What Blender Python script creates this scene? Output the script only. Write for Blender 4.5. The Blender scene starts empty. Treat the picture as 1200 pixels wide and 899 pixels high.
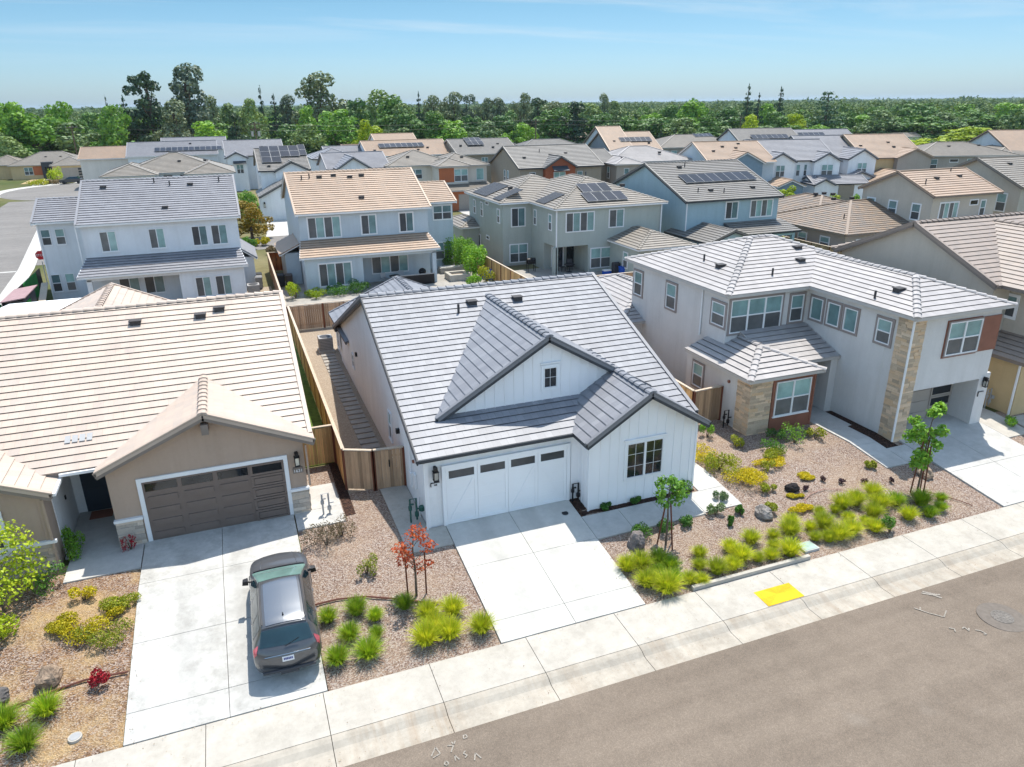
import bpy, math, random
import numpy as np
from math import radians, sin, cos, pi, sqrt, hypot
from mathutils import Vector, noise
SC = bpy.context.scene
COL = SC.collection
rnd = random.Random(11)
rng = np.random.default_rng(5)
ORG = {}

# ------------------------------------------------------------------ objects
def props(o, label=None, cat=None, group=None, kind=None):
    if label: o['label'] = label
    if cat: o['category'] = cat
    if group: o['group'] = group
    if kind: o['kind'] = kind
    return o

def thing(name, label, cat, loc=(0, 0, 0), rot=0, group=None, local=False):
    o = bpy.data.objects.new(name, None); COL.objects.link(o)
    o.location = loc; o.rotation_euler = (0, 0, rot); o.empty_display_size = .2
    ORG[o.name] = (0, 0, 0) if local else tuple(loc)
    return props(o, label, cat, group)

def copy_tree(o, loc, rot=None, scale=None, label=None, group=None, parent=None):
    c = o.copy(); COL.objects.link(c)
    if parent: c.parent = parent
    else:
        c.location = loc
        if rot is not None: c.rotation_euler = (0, 0, rot)
        if scale is not None: c.scale = scale
        if label: c['label'] = label
        if group: c['group'] = group
    for ch in o.children: copy_tree(ch, None, parent=c)
    return c

def V3(*a): return Vector(a)

class MB:
    def __init__(s): s.v = []; s.f = []; s.m = []; s.uv = []
    def face(s, pts, m=0, uv=None):
        i = len(s.v); s.v += [tuple(p) for p in pts]
        s.f.append(tuple(range(i, i + len(pts)))); s.m.append(m); s.uv.append(uv)
    def hexa(s, c, m=0):                      # 8 corners: bottom 0-3, top 4-7
        i = len(s.v); s.v += [tuple(p) for p in c]
        for q in ((0, 3, 2, 1), (4, 5, 6, 7), (0, 1, 5, 4), (1, 2, 6, 5), (2, 3, 7, 6), (3, 0, 4, 7)):
            s.f.append(tuple(i + k for k in q)); s.m.append(m); s.uv.append(None)
    def box(s, x0, x1, y0, y1, z0, z1, m=0):
        s.hexa([(x0, y0, z0), (x1, y0, z0), (x1, y1, z0), (x0, y1, z0), (x0, y0, z1), (x1, y0, z1), (x1, y1, z1), (x0, y1, z1)], m)
    def bar(s, p, q, w, h, m=0, up=(0, 0, 1)):
        p = Vector(p); q = Vector(q); d = (q - p).normalized(); sd = d.cross(Vector(up))
        if sd.length < 1e-4: sd = d.cross(Vector((0, 1, 0)))
        sd.normalize(); u = sd.cross(d); a = sd * (w / 2); b = u * (h / 2)
        s.hexa([p - a - b, p + a - b, q + a - b, q - a - b, p - a + b, p + a + b, q + a + b, q - a + b], m)
    def prism(s, poly, vec, m=0):             # poly (3d list) extruded by vec
        v = Vector(vec); a = [Vector(p) for p in poly]; n = len(a); i = len(s.v)
        s.v += [tuple(p) for p in a] + [tuple(p + v) for p in a]
        fs = [tuple(range(i, i + n))[::-1], tuple(range(i + n, i + 2 * n))]
        for k in range(n):
            k2 = (k + 1) % n; fs.append((i + k, i + k2, i + n + k2, i + n + k))
        nrm = Vector((0, 0, 0))
        for k in range(n): nrm += a[k].cross(a[(k + 1) % n])
        if nrm.dot(v) < 0: fs = [t[::-1] for t in fs]
        s.f += fs; s.m += [m] * len(fs); s.uv += [None] * len(fs)
    def tube(s, pts, rad, n=6, m=0, cap=True):
        pts = [Vector(p) for p in pts]
        if not hasattr(rad, '__len__'): rad = [rad] * len(pts)
        i0 = len(s.v); ref = Vector((.31, .17, .93))
        for k, p in enumerate(pts):
            d = (pts[min(k + 1, len(pts) - 1)] - pts[max(k - 1, 0)]).normalized()
            a = d.cross(ref)
            if a.length < .05: a = d.cross(Vector((1, 0, 0)))
            a.normalize(); b = d.cross(a)
            for j in range(n):
                t = 2 * pi * j / n; s.v.append(tuple(p + (a * cos(t) + b * sin(t)) * rad[k]))
        for k in range(len(pts) - 1):
            for j in range(n):
                j2 = (j + 1) % n
                s.f.append((i0 + k * n + j2, i0 + k * n + j, i0 + (k + 1) * n + j, i0 + (k + 1) * n + j2)); s.m.append(m); s.uv.append(None)
        if cap:
            s.f.append(tuple(i0 + j for j in range(n))); s.m.append(m); s.uv.append(None)
            s.f.append(tuple(i0 + (len(pts) - 1) * n + j for j in range(n))[::-1]); s.m.append(m); s.uv.append(None)
    def cyl(s, c, r, z0, z1, n=16, m=0, r2=None):
        s.tube([(c[0], c[1], z0), (c[0], c[1], z1)], [r, r if r2 is None else r2], n, m)
    def plane(s, pts, e=.36, h=.045, zref=None, m=0, thick=.1):
        P = [Vector(p) for p in pts]; n = Vector((0, 0, 0))
        for k in range(len(P)): n += P[k].cross(P[(k + 1) % len(P)])
        n.normalize()
        if n.z < 0: P.reverse(); n = -n
        u = Vector((0, 0, 1)).cross(n).normalized(); v = n.cross(u)
        if zref is None: zref = min(p.z for p in P)
        A = P[0]; vA = (A.z - zref) / v.z; uA = A.dot(u)
        Q = [(p.dot(u), (p.z - zref) / v.z) for p in P]
        W = lambda a, b, d: A + u * (a - uA) + v * (b - vA) + n * d
        def clip(poly, lim, keep_hi):
            out = []
            for k in range(len(poly)):
                a = poly[k]; b = poly[(k + 1) % len(poly)]
                ia = a[1] >= lim if keep_hi else a[1] <= lim
                ib = b[1] >= lim if keep_hi else b[1] <= lim
                if ia: out.append(a)
                if ia != ib:
                    t = (lim - a[1]) / (b[1] - a[1]); out.append((a[0] + t * (b[0] - a[0]), lim))
            return out
        vmin = min(q[1] for q in Q); vmax = max(q[1] for q in Q)
        for k in range(int(math.floor(vmin / e + 1e-6)), int(math.ceil(vmax / e - 1e-6))):
            lo = k * e; hi = lo + e
            pl = clip(clip(Q, lo, True), hi, False)
            if len(pl) < 3: continue
            s.face([W(a, b, .004 + h * (1 - (b - lo) / e)) for a, b in pl], m, [(a, b / e) for a, b in pl])
            L = [q for q in pl if abs(q[1] - lo) < 1e-6]
            if len(L) >= 2:
                a0 = min(q[0] for q in L); a1 = max(q[0] for q in L)
                if a1 - a0 > .02:
                    s.face([W(a0, lo + .03, -.002), W(a1, lo + .03, -.002), W(a1, lo, .004 + h), W(a0, lo, .004 + h)], m, [(a0, k + .02)] * 4)
        if thick:
            dn = [p - n * thick for p in P]
            s.face(dn[::-1], m)
            for k in range(len(P)):
                k2 = (k + 1) % len(P); s.face([dn[k], dn[k2], P[k2] + n * .01, P[k] + n * .01], m)
    def caps(s, p, q, r=.13, step=.4, m=0):
        p = Vector(p); q = Vector(q); L = (q - p).length; d = (q - p) / L
        sd = d.cross(Vector((0, 0, 1))).normalized(); up = sd.cross(d); N = max(1, int(L / step))
        for k in range(N):
            a = p + d * (L * k / N); b = p + d * (L * (k + 1) / N + .03)
            ra = r * 1.12; rb = r * .92; ring = []
            for c, rr, lift in ((a, ra, .035), (b, rb, .0)):
                ring.append([c + sd * (rr * 1.25 * cos(t)) + up * (rr * .62 * sin(t) + lift - .02) for t in (pi, pi * .75, pi * .5, pi * .25, 0)])
            for j in range(4):
                s.face([ring[0][j], ring[1][j], ring[1][j + 1], ring[0][j + 1]], m, [(k * .35 + .1, .5)] * 4)
            s.face([x for x in ring[0]], m, [(k * .35 + .1, .02)] * 5)
    def build(s, name, mats, parent=None, smooth=False, loc=None):
        o3 = ORG.get(parent.name, (0, 0, 0)) if parent else (loc or (0, 0, 0))
        me = bpy.data.meshes.new(name)
        vv = np.array(s.v, dtype=np.float64).reshape(-1, 3) - np.array(o3)
        me.from_pydata(vv.tolist(), [], s.f)
        for mt in (mats if isinstance(mats, (list, tuple)) else [mats]): me.materials.append(mt)
        me.polygons.foreach_set('material_index', s.m)
        if any(u is not None for u in s.uv):
            ul = me.uv_layers.new(name='UVMap'); fl = []
            for f, u in zip(s.f, s.uv):
                fl += [c for w in (u if u is not None else [(0, 0)] * len(f)) for c in w]
            ul.data.foreach_set('uv', fl)
        if smooth: me.polygons.foreach_set('use_smooth', [True] * len(me.polygons))
        me.update()
        o = bpy.data.objects.new(name, me); COL.objects.link(o)
        if parent: o.parent = parent
        else: o.location = o3
        ORG[o.name] = o3
        return o

def np_mesh(name, verts, faces, mat, parent=None, loc=(0, 0, 0), smooth=False):
    verts = np.asarray(verts, np.float32); faces = np.asarray(faces, np.int32)
    me = bpy.data.meshes.new(name); n, k = faces.shape
    me.vertices.add(len(verts)); me.vertices.foreach_set('co', verts.ravel())
    me.loops.add(n * k); me.loops.foreach_set('vertex_index', faces.ravel())
    me.polygons.add(n); me.polygons.foreach_set('loop_start', np.arange(0, n * k, k, dtype=np.int32))
    me.polygons.foreach_set('loop_total', np.full(n, k, np.int32))
    me.update(calc_edges=True); me.materials.append(mat)
    if smooth: me.polygons.foreach_set('use_smooth', [True] * n)
    o = bpy.data.objects.new(name, me); COL.objects.link(o)
    if parent: o.parent = parent
    else: o.location = loc
    ORG[o.name] = ORG.get(parent.name, (0, 0, 0)) if parent else tuple(loc)
    return o

# ------------------------------------------------------------------ materials
class NT:
    def __init__(s, name):
        s.mat = bpy.data.materials.new(name); s.mat.use_nodes = True
        s.t = s.mat.node_tree; s.n = s.t.nodes; s.b = s.n['Principled BSDF']
    def N(s, typ, **kw):
        nd = s.n.new(typ)
        for k, v in kw.items():
            if k.startswith('i_'):
                key = k[2:]; key = int(key) if key.isdigit() else key.replace('_', ' ')
                nd.inputs[key].default_value = v
            else: setattr(nd, k, v)
        return nd
    def L(s, a, b): s.t.links.new(a, b)
    def obj(s): return s.N('ShaderNodeTexCoord').outputs['Object']
    def noise(s, vec, scale, detail=4, rough=.55):
        nd = s.N('ShaderNodeTexNoise', i_Scale=scale, i_Detail=detail, i_Roughness=rough); s.L(vec, nd.inputs['Vector']); return nd
    def ramp(s, fac, stops):
        nd = s.N('ShaderNodeValToRGB'); cr = nd.color_ramp
        while len(cr.elements) < len(stops): cr.elements.new(.5)
        for e, (p, c) in zip(cr.elements, stops): e.position = p; e.color = (*c, 1)
        s.L(fac, nd.inputs[0]); return nd.outputs[0]
    def mix(s, fac, a, b, mode='MIX'):
        nd = s.N('ShaderNodeMix', data_type='RGBA', blend_type=mode)
        for sock, v in ((nd.inputs[0], fac), (nd.inputs[6], a), (nd.inputs[7], b)):
            if hasattr(v, 'links'): s.L(v, sock)
            elif isinstance(v, (int, float)): sock.default_value = v
            else: sock.default_value = (*v, 1)
        return nd.outputs[2]
    def math(s, op, a, b=0.):
        nd = s.N('ShaderNodeMath', operation=op)
        for k, v in enumerate((a, b)):
            if hasattr(v, 'links'): s.L(v, nd.inputs[k])
            else: nd.inputs[k].default_value = v
        return nd.outputs[0]
    def bump(s, h, st=.3, dist=.02):
        nd = s.N('ShaderNodeBump', i_Strength=st, i_Distance=dist); s.L(h, nd.inputs['Height']); s.L(nd.outputs[0], s.b.inputs['Normal'])
    def col(s, c):
        if hasattr(c, 'links'): s.L(c, s.b.inputs['Base Color'])
        else: s.b.inputs['Base Color'].default_value = (*c, 1)
    def rough(s, r, spec=.5): s.b.inputs['Roughness'].default_value = r; s.b.inputs['Specular IOR Level'].default_value = spec

def sc(c, k): return tuple(min(1, x * k) for x in c)

def m_plain(name, c, rough=.7, var=.12, scale=1.5, bump=0, bscale=40, spec=.3, metal=0):
    t = NT(name); ob = t.obj(); n = t.noise(ob, scale, 5)
    t.col(t.ramp(n.outputs[0], [(.3, sc(c, 1 - var)), (.7, sc(c, 1 + var))])); t.rough(rough, spec)
    t.b.inputs['Metallic'].default_value = metal
    if bump:
        n2 = t.noise(ob, bscale, 3); t.bump(n2.outputs[0], bump, .01)
    return t.mat

def m_stucco(name, c):
    t = NT(name); ob = t.obj(); n = t.noise(ob, .6, 6, .6); n2 = t.noise(ob, 55, 3, .7); n3 = t.noise(ob, 9, 4)
    a = t.ramp(n.outputs[0], [(.3, sc(c, .93)), (.7, sc(c, 1.04))])
    a = t.mix(.10, a, t.ramp(n3.outputs[0], [(.3, sc(c, .7)), (.7, sc(c, 1.15))]))
    mp = t.N('ShaderNodeMapping'); mp.inputs['Scale'].default_value = (1.6, 1.6, .12); t.L(ob, mp.inputs['Vector']); n4 = t.noise(mp.outputs[0], 1.2, 6, .7)
    a = t.mix(.35, a, t.ramp(n4.outputs[0], [(.33, (.80, .79, .77)), (.55, (1, 1, 1))]), 'MULTIPLY')
    t.col(a); t.rough(.9, .2); t.bump(n2.outputs[0], .45, .015); return t.mat

def m_roof(name, c1, c2, bw=.36, joint=.72, stain=.12, rg=.5):
    t = NT(name); uv = t.N('ShaderNodeUVMap').outputs[0]
    br = t.N('ShaderNodeTexBrick', offset=.5, i_Scale=1, i_Mortar_Size=.012, i_Mortar_Smooth=.3, i_Bias=0, i_Brick_Width=bw, i_Row_Height=1.0)
    t.L(uv, br.inputs['Vector'])
    br.inputs['Color1'].default_value = (*c1, 1); br.inputs['Color2'].default_value = (*c2, 1); br.inputs['Mortar'].default_value = (*sc(c1, joint), 1)
    ob = t.obj(); n = t.noise(ob, .35, 5, .6); n2 = t.noise(ob, 30, 3, .7)
    a = t.mix(stain * 3, br.outputs[0], t.ramp(n.outputs[0], [(.25, (.62, .6, .6)), (.55, (1, 1, 1))]), 'MULTIPLY')
    a = t.mix(.35, a, t.ramp(n2.outputs[0], [(.3, (.78, .78, .78)), (.7, (1.0, 1.0, 1.0))]), 'MULTIPLY')
    mp = t.N('ShaderNodeMapping'); mp.inputs['Scale'].default_value = (1.5, .07, 1); t.L(uv, mp.inputs['Vector']); n4 = t.noise(mp.outputs[0], 1.2, 6, .72)
    a = t.mix(.4, a, t.ramp(n4.outputs[0], [(.32, (.80, .79, .79)), (.6, (1.04, 1.04, 1.03))]), 'MULTIPLY')
    t.col(a); t.rough(rg, .5); t.bump(n2.outputs[0], .12, .01); return t.mat

def m_concrete(name, c, stain=.5, sp=60, streak=0, tyre=None):
    t = NT(name); ob = t.obj(); n = t.noise(ob, .55, 7, .62); n2 = t.noise(ob, sp, 3, .7); n3 = t.noise(ob, 2.4, 7, .72); n4 = t.noise(ob, .9, 8, .75)
    a = t.ramp(n.outputs[0], [(.3, sc(c, 1 - .16 * stain)), (.72, sc(c, 1.06))])
    a = t.mix(.55 * stain, a, t.ramp(n3.outputs[0], [(.36, (.66, .66, .66)), (.62, (1, 1, 1))]), 'MULTIPLY')
    a = t.mix(.45 * stain, a, t.ramp(n4.outputs[0], [(.40, (.70, .69, .67)), (.52, (1, 1, 1))]), 'MULTIPLY')
    a = t.mix(.3, a, t.ramp(n2.outputs[0], [(.3, (.75, .74, .72)), (.6, (1, 1, 1))]), 'MULTIPLY')
    if streak:
        mp = t.N('ShaderNodeMapping'); mp.inputs['Scale'].default_value = (3.2, .22, .22); t.L(ob, mp.inputs['Vector']); n5 = t.noise(mp.outputs[0], 1.3, 6, .7)
        n6 = t.noise(ob, .35, 4); f = t.math('MULTIPLY', t.ramp(n5.outputs[0], [(.45, (0, 0, 0)), (.7, (1, 1, 1))]), t.ramp(n6.outputs[0], [(.4, (.15, .15, .15)), (.65, (1, 1, 1))]))
        a = t.mix(t.math('MULTIPLY', f, streak), a, (.27, .185, .115))
    for x, w in tyre or ():
        sx = t.N('ShaderNodeSeparateXYZ'); t.L(ob, sx.inputs[0]); d = t.math('ABSOLUTE', t.math('SUBTRACT', sx.outputs[0], x)); m = t.ramp(d, [(w * .4, (1, 1, 1)), (w, (0, 0, 0))])
        a = t.mix(t.math('MULTIPLY', t.math('MULTIPLY', m, n3.outputs[0]), .32), a, (.16, .15, .14))
    t.col(a); t.rough(.85, .25); t.bump(n2.outputs[0], .2, .008); return t.mat

def m_asphalt(name, c):
    t = NT(name); ob = t.obj(); n = t.noise(ob, .18, 6, .62); n2 = t.noise(ob, 70, 3, .8); n4 = t.noise(ob, 1.6, 6, .7)
    v = t.N('ShaderNodeTexVoronoi', i_Scale=48.); t.L(ob, v.inputs['Vector'])
    st = t.N('ShaderNodeMapping'); st.inputs['Scale'].default_value = (.06, 1.5, 1); t.L(ob, st.inputs['Vector']); n3 = t.noise(st.outputs[0], .8, 5, .6)
    a = t.ramp(n.outputs[0], [(.3, sc(c, .88)), (.7, sc(c, 1.1))])
    a = t.mix(.7, a, t.ramp(n3.outputs[0], [(.35, (.82, .80, .79)), (.65, (1.06, 1.05, 1.04))]), 'MULTIPLY')
    a = t.mix(.55, a, t.ramp(n4.outputs[0], [(.3, (.78, .77, .76)), (.6, (1.04, 1.04, 1.04))]), 'MULTIPLY')
    a = t.mix(.40, a, t.ramp(v.outputs['Color'], [(.15, (.62, .62, .62)), (.55, (1, 1, 1)), (.92, (1.7, 1.65, 1.6))]), 'MULTIPLY')
    a = t.mix(.35, a, t.ramp(n2.outputs[0], [(.3, (.68, .68, .68)), (.7, (1.2, 1.2, 1.2))]), 'MULTIPLY')
    ns = t.noise(ob, .55, 2, .4); sp = t.ramp(ns.outputs[0], [(.70, (0, 0, 0)), (.78, (1, 1, 1))]); a = t.mix(t.math('MULTIPLY', sp, .16), a, (.32, .29, .25))   # pale scuffs
    ck = t.N('ShaderNodeTexVoronoi', feature='DISTANCE_TO_EDGE', i_Scale=.22); w = t.mix(.35, ob, t.noise(ob, 1.1, 5, .7).outputs['Color']); t.L(w, ck.inputs['Vector'])
    cr = t.ramp(ck.outputs['Distance'], [(0, (1, 1, 1)), (.006, (0, 0, 0))]); a = t.mix(t.math('MULTIPLY', cr, .07), a, (.06, .05, .045))
    t.col(a); t.rough(.9, .25); t.bump(n2.outputs[0], .2, .006); return t.mat

def m_chips(name, cols, scale=17, patch=None, pf=.6):
    t = NT(name); ob = t.obj(); n = t.noise(ob, 6, 3)
    w = t.N('ShaderNodeMix', data_type='VECTOR'); w.inputs[0].default_value = .06; t.L(ob, w.inputs[4]); t.L(n.outputs['Color'], w.inputs[5])
    mp = t.N('ShaderNodeMapping'); mp.inputs['Scale'].default_value = (1, 1.5, 1); mp.inputs['Rotation'].default_value = (0, 0, .6); t.L(w.outputs[1], mp.inputs['Vector'])
    v = t.N('ShaderNodeTexVoronoi', i_Scale=scale); t.L(mp.outputs[0], v.inputs['Vector'])
    sep = t.N('ShaderNodeSeparateColor'); t.L(v.outputs['Color'], sep.inputs[0])
    k = len(cols); rp = t.N('ShaderNodeValToRGB'); cr = rp.color_ramp; cr.interpolation = 'CONSTANT'
    while len(cr.elements) < k: cr.elements.new(.5)
    for i, (e, c) in enumerate(zip(cr.elements, cols)): e.position = i / k; e.color = (*c, 1)
    t.L(sep.outputs[0], rp.inputs[0])
    v2 = t.N('ShaderNodeTexVoronoi', i_Scale=scale * 2.6); t.L(ob, v2.inputs['Vector'])
    a = t.mix(.5, rp.outputs[0], t.ramp(v2.outputs['Color'], [(.1, (.55, .53, .5)), (.9, (1.2, 1.2, 1.2))]), 'MULTIPLY')
    edge = t.ramp(v.outputs['Distance'], [(0, (1, 1, 1)), (.5, (.55, .5, .48))]); a = t.mix(.5, a, edge, 'MULTIPLY')
    if patch:
        n1 = t.noise(ob, .5, 5, .65); f = t.ramp(n1.outputs[0], [(.46, (0, 0, 0)), (.62, (1, 1, 1))])
        n4 = t.noise(ob, 38, 4, .75); pc = t.ramp(n4.outputs[0], [(.3, sc(patch, .5)), (.65, sc(patch, 1.4))])
        a = t.mix(t.math('MULTIPLY', f, pf), a, pc)
    n5 = t.noise(ob, .25, 5); a = t.mix(.4, a, t.ramp(n5.outputs[0], [(.3, (.8, .78, .76)), (.7, (1.1, 1.1, 1.1))]), 'MULTIPLY')
    t.col(a); t.rough(.95, .15); t.bump(v.outputs['Distance'], .8, .05); return t.mat

def m_wood(name, c, var=.35):
    t = NT(name); g = t.N('ShaderNodeNewGeometry').outputs['Random Per Island']; ob = t.obj()
    mp = t.N('ShaderNodeMapping'); mp.inputs['Scale'].default_value = (14, 14, .9); t.L(ob, mp.inputs['Vector']); n = t.noise(mp.outputs[0], 1.4, 5, .6)
    n1 = t.noise(ob, .8, 4)
    a = t.ramp(g, [(0, sc(c, 1 - var)), (.5, c), (1, sc(c, 1 + var))])
    a = t.mix(.55, a, t.ramp(n.outputs[0], [(.3, (.6, .57, .54)), (.65, (1.1, 1.1, 1.1))]), 'MULTIPLY')
    a = t.mix(.4, a, t.ramp(n1.outputs[0], [(.35, (.72, .74, .78)), (.65, (1.08, 1.02, .96))]), 'MULTIPLY')
    t.col(a); t.rough(.85, .2); return t.mat

def m_leaf(name, c1, c2, c3=None, trans=.28, rough=.55, gscale=.9, objvar=.25):
    t = NT(name); g = t.N('ShaderNodeNewGeometry').outputs['Random Per Island']; ob = t.obj(); n = t.noise(ob, gscale, 3)
    oi = t.N('ShaderNodeObjectInfo').outputs['Random']
    f = t.math('ADD', t.math('MULTIPLY', g, .6), t.math('MULTIPLY', n.outputs[0], .5))
    st = [(.1, c1), (.85, c2)] if c3 is None else [(.08, c1), (.5, c2), (.92, c3)]
    a = t.ramp(f, st)
    a = t.mix(1., a, t.ramp(oi, [(0, (1 - objvar, 1 - objvar * .8, 1 - objvar * .4)), (1, (1 + objvar, 1 + objvar * .8, 1.0))]), 'MULTIPLY')
    t.col(a); t.rough(rough, .25)
    tr = t.N('ShaderNodeBsdfTranslucent'); t.L(t.mix(.5, a, (1.6, 1.5, .5), 'MULTIPLY'), tr.inputs[0])
    mx = t.N('ShaderNodeMixShader'); mx.inputs[0].default_value = trans
    t.L(t.b.outputs[0], mx.inputs[1]); t.L(tr.outputs[0], mx.inputs[2]); t.L(mx.outputs[0], t.n['Material Output'].inputs[0])
    return t.mat

def m_glass(name, c, rough=.06, spec=.6, wave=True):
    t = NT(name); ob = t.obj(); n = t.noise(ob, 1.1, 3); oi = t.N('ShaderNodeObjectInfo').outputs['Random']
    t.col(t.mix(1., t.ramp(n.outputs[0], [(.3, sc(c, .75)), (.7, sc(c, 1.25))]), t.ramp(oi, [(0, (.5, .52, .55)), (.6, (1.05, 1.05, 1.02)), (1, (1.45, 1.4, 1.3))]), 'MULTIPLY')); t.rough(rough, spec)
    if wave: n2 = t.noise(ob, 1.7, 2); t.bump(n2.outputs[0], .05, .05)
    return t.mat

M = {}
M['white'] = m_plain('white_paint', (.78, .79, .80), .5, .03, .7)
M['whitetrim'] = m_plain('white_trim', (.74, .74, .74), .5, .04, 1.2)
M['bb_white'] = m_plain('board_batten_white', (.80, .80, .81), .6, .03, .5, .1, 30)
M['st_white'] = m_stucco('stucco_white', (.78, .78, .78))
M['st_bluewhite'] = m_stucco('stucco_pale_blue', (.68, .70, .72))
M['st_blue'] = m_stucco('stucco_light_blue', (.49, .55, .585))
M['st_sage'] = m_stucco('stucco_sage_grey', (.40, .43, .39))
M['st_teal'] = m_stucco('stucco_teal', (.34, .45, .49))
M['st_tan'] = m_stucco('stucco_tan', (.42, .315, .245))
M['st_grey'] = m_stucco('stucco_warm_grey', (.62, .60, .58))
M['st_beige'] = m_stucco('stucco_beige', (.50, .45, .38))
M['st_yellow'] = m_stucco('stucco_yellow_beige', (.55, .41, .23))
M['st_brown'] = m_stucco('stucco_brown', (.30, .255, .20))
M['st_taupe'] = m_stucco('stucco_taupe', (.36, .32, .28))
M['st_orange'] = m_stucco('stucco_terracotta', (.42, .14, .065))
M['brick'] = m_plain('brick_red', (.30, .095, .05), .9, .3, 14, .3, 60)
M['slate'] = m_plain('slate_blue_siding', (.19, .26, .32), .8, .08, 2)
M['cream'] = m_stucco('stucco_cream', (.68, .62, .54))
M['rust'] = m_plain('rust_panel', (.235, .10, .065), .7, .1, 2)
M['fasc_dark'] = m_plain('fascia_charcoal', (.045, .05, .058), .55, .1, 2)
M['fasc_white'] = m_plain('fascia_white', (.72, .72, .71), .5, .04, 2)
M['fasc_tan'] = m_plain('fascia_taupe', (.20, .165, .14), .6, .08, 2)
M['fasc_grey'] = m_plain('fascia_grey', (.46, .43, .40), .6, .06, 2)
M['win_brown'] = m_plain('window_surround_taupe', (.27, .23, .215), .6, .05, 2)
M['roof_L'] = m_roof('roof_blush_tile', (.555, .44, .355), (.475, .395, .335), .34, .86)
M['roof_W'] = m_roof('roof_grey_slate_tile', (.255, .26, .282), (.20, .205, .228), .30, .74)
M['roof_R'] = m_roof('roof_pale_grey_tile', (.40, .372, .36), (.345, .322, .313), .34, .88)
M['roof_B1'] = m_roof('roof_bluegrey_tile', (.25, .25, .27), (.215, .215, .235), .34, .85)
M['roof_tan'] = m_roof('roof_peach_tile', (.43, .30, .21), (.375, .275, .20), .34, .86)
M['roof_blend'] = m_roof('roof_brown_blend_tile', (.265, .185, .125), (.18, .15, .125), .5, .8)
M['roof_grey'] = m_roof('roof_warm_grey_tile', (.205, .19, .172), (.165, .155, .145), .34, .85)
M['roof_cream'] = m_roof('roof_cream_tile', (.27, .235, .195), (.225, .20, .17), .34, .85)
M['roof_R2'] = m_roof('roof_rose_cream_tile', (.33, .262, .215), (.28, .23, .195), .34, .85)
M['conc'] = m_concrete('concrete_pale', (.52, .505, .475), .7)
M['conc2'] = m_concrete('concrete_warm', (.475, .44, .385), .75, 60, .10)
M['conc_L'] = m_concrete('concrete_mottled', (.56, .545, .51), 1.15, 60, 0, ((-2.9, .5), (-1.2, .5))); M['conc_W'] = m_concrete('concrete_clean', (.55, .535, .495), .6, 60, .06, ((7.4, .4), (9.3, .4)))
M['conc3'] = m_concrete('concrete_gutter', (.45, .405, .34), 1., 60, .5)
M['asph'] = m_asphalt('asphalt', (.185, .15, .118))
M['asph2'] = m_asphalt('asphalt_far', (.20, .19, .18))
M['gravel'] = m_chips('bark_gravel_pink', [(.42, .325, .27), (.31, .225, .18), (.53, .45, .39), (.20, .13, .10), (.40, .285, .21), (.60, .53, .47)], 27, (.38, .28, .19), .35)
M['mulch'] = m_chips('bark_mulch_dry', [(.36, .25, .185), (.24, .15, .10), (.50, .40, .33), (.15, .09, .06), (.38, .225, .12), (.54, .45, .38)], 25, (.46, .32, .16), .75)
M['soil'] = m_chips('dark_mulch', [(.05, .03, .026), (.09, .05, .04), (.035, .025, .02), (.12, .07, .05)], 20)
M['granite'] = m_chips('decomposed_granite', [(.53, .45, .35), (.48, .40, .31), (.58, .50, .40), (.44, .36, .28)], 24)
M['paver'] = m_concrete('paver_grey', (.37, .345, .31), .8)
M['lawn'] = m_plain('lawn_base', (.10, .16, .025), .95, .35, 3, .5, 60)
M['fence'] = m_wood('fence_cedar', (.60, .37, .165)); M['fence_old'] = m_wood('fence_weathered', (.40, .265, .165)); M['fence_red'] = m_wood('fence_redwood', (.32, .085, .025))
M['post'] = m_wood('fence_post_red', (.17, .06, .035), .2)
M['cap'] = m_wood('fence_cap_pale', (.55, .46, .36), .15)
M['g_dark'] = m_glass('glass_dark', (.022, .026, .03)); M['g_screen'] = m_glass('glass_screen', (.10, .105, .11), .25, .4)
M['g_teal'] = m_glass('glass_teal_blind', (.20, .32, .32), .12, .5); M['g_blind'] = m_glass('glass_pale_blind', (.33, .42, .42), .15, .5)
M['black'] = m_plain('black_metal', (.015, .015, .017), .4, .1, 3)
M['dgrey'] = m_plain('dark_grey_plastic', (.05, .05, .055), .5, .1, 3)
M['grey'] = m_plain('grey_metal', (.35, .35, .35), .45, .08, 3, metal=.2)
M['vent'] = m_plain('roof_vent_dark', (.055, .05, .05), .6, .1, 3)
M['lampglass'] = m_glass('lantern_glass', (.6, .56, .48), .15)
M['stone'] = m_roof('ledgestone_unused', (.55, .46, .37), (.40, .31, .24), .30, .6, .2)
M['garage_br'] = m_plain('garage_door_taupe', (.165, .125, .105), .5, .06, 1)
M['door_navy'] = m_plain('door_navy', (.035, .045, .06), .4, .1, 1)
M['solar'] = m_glass('solar_glass', (.016, .018, .028), .3, .18, False)
M['yellow'] = m_concrete('tactile_yellow', (.80, .49, .02), 1.1)
M['bark'] = m_plain('bark', (.13, .095, .07), .95, .3, 6, .5, 30)
M['chalk'] = m_plain('marking_paint', (.27, .24, .205), .9, .35, 30)
M['blue'] = m_plain('blue_plastic', (.015, .09, .45), .4, .1, 3)
M['rubber'] = m_plain('tyre_rubber', (.02, .02, .021), .85, .15, 8)
HAZE, SKYK, SUNK, EXPO = .00006, .132, 4.0, .67
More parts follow.
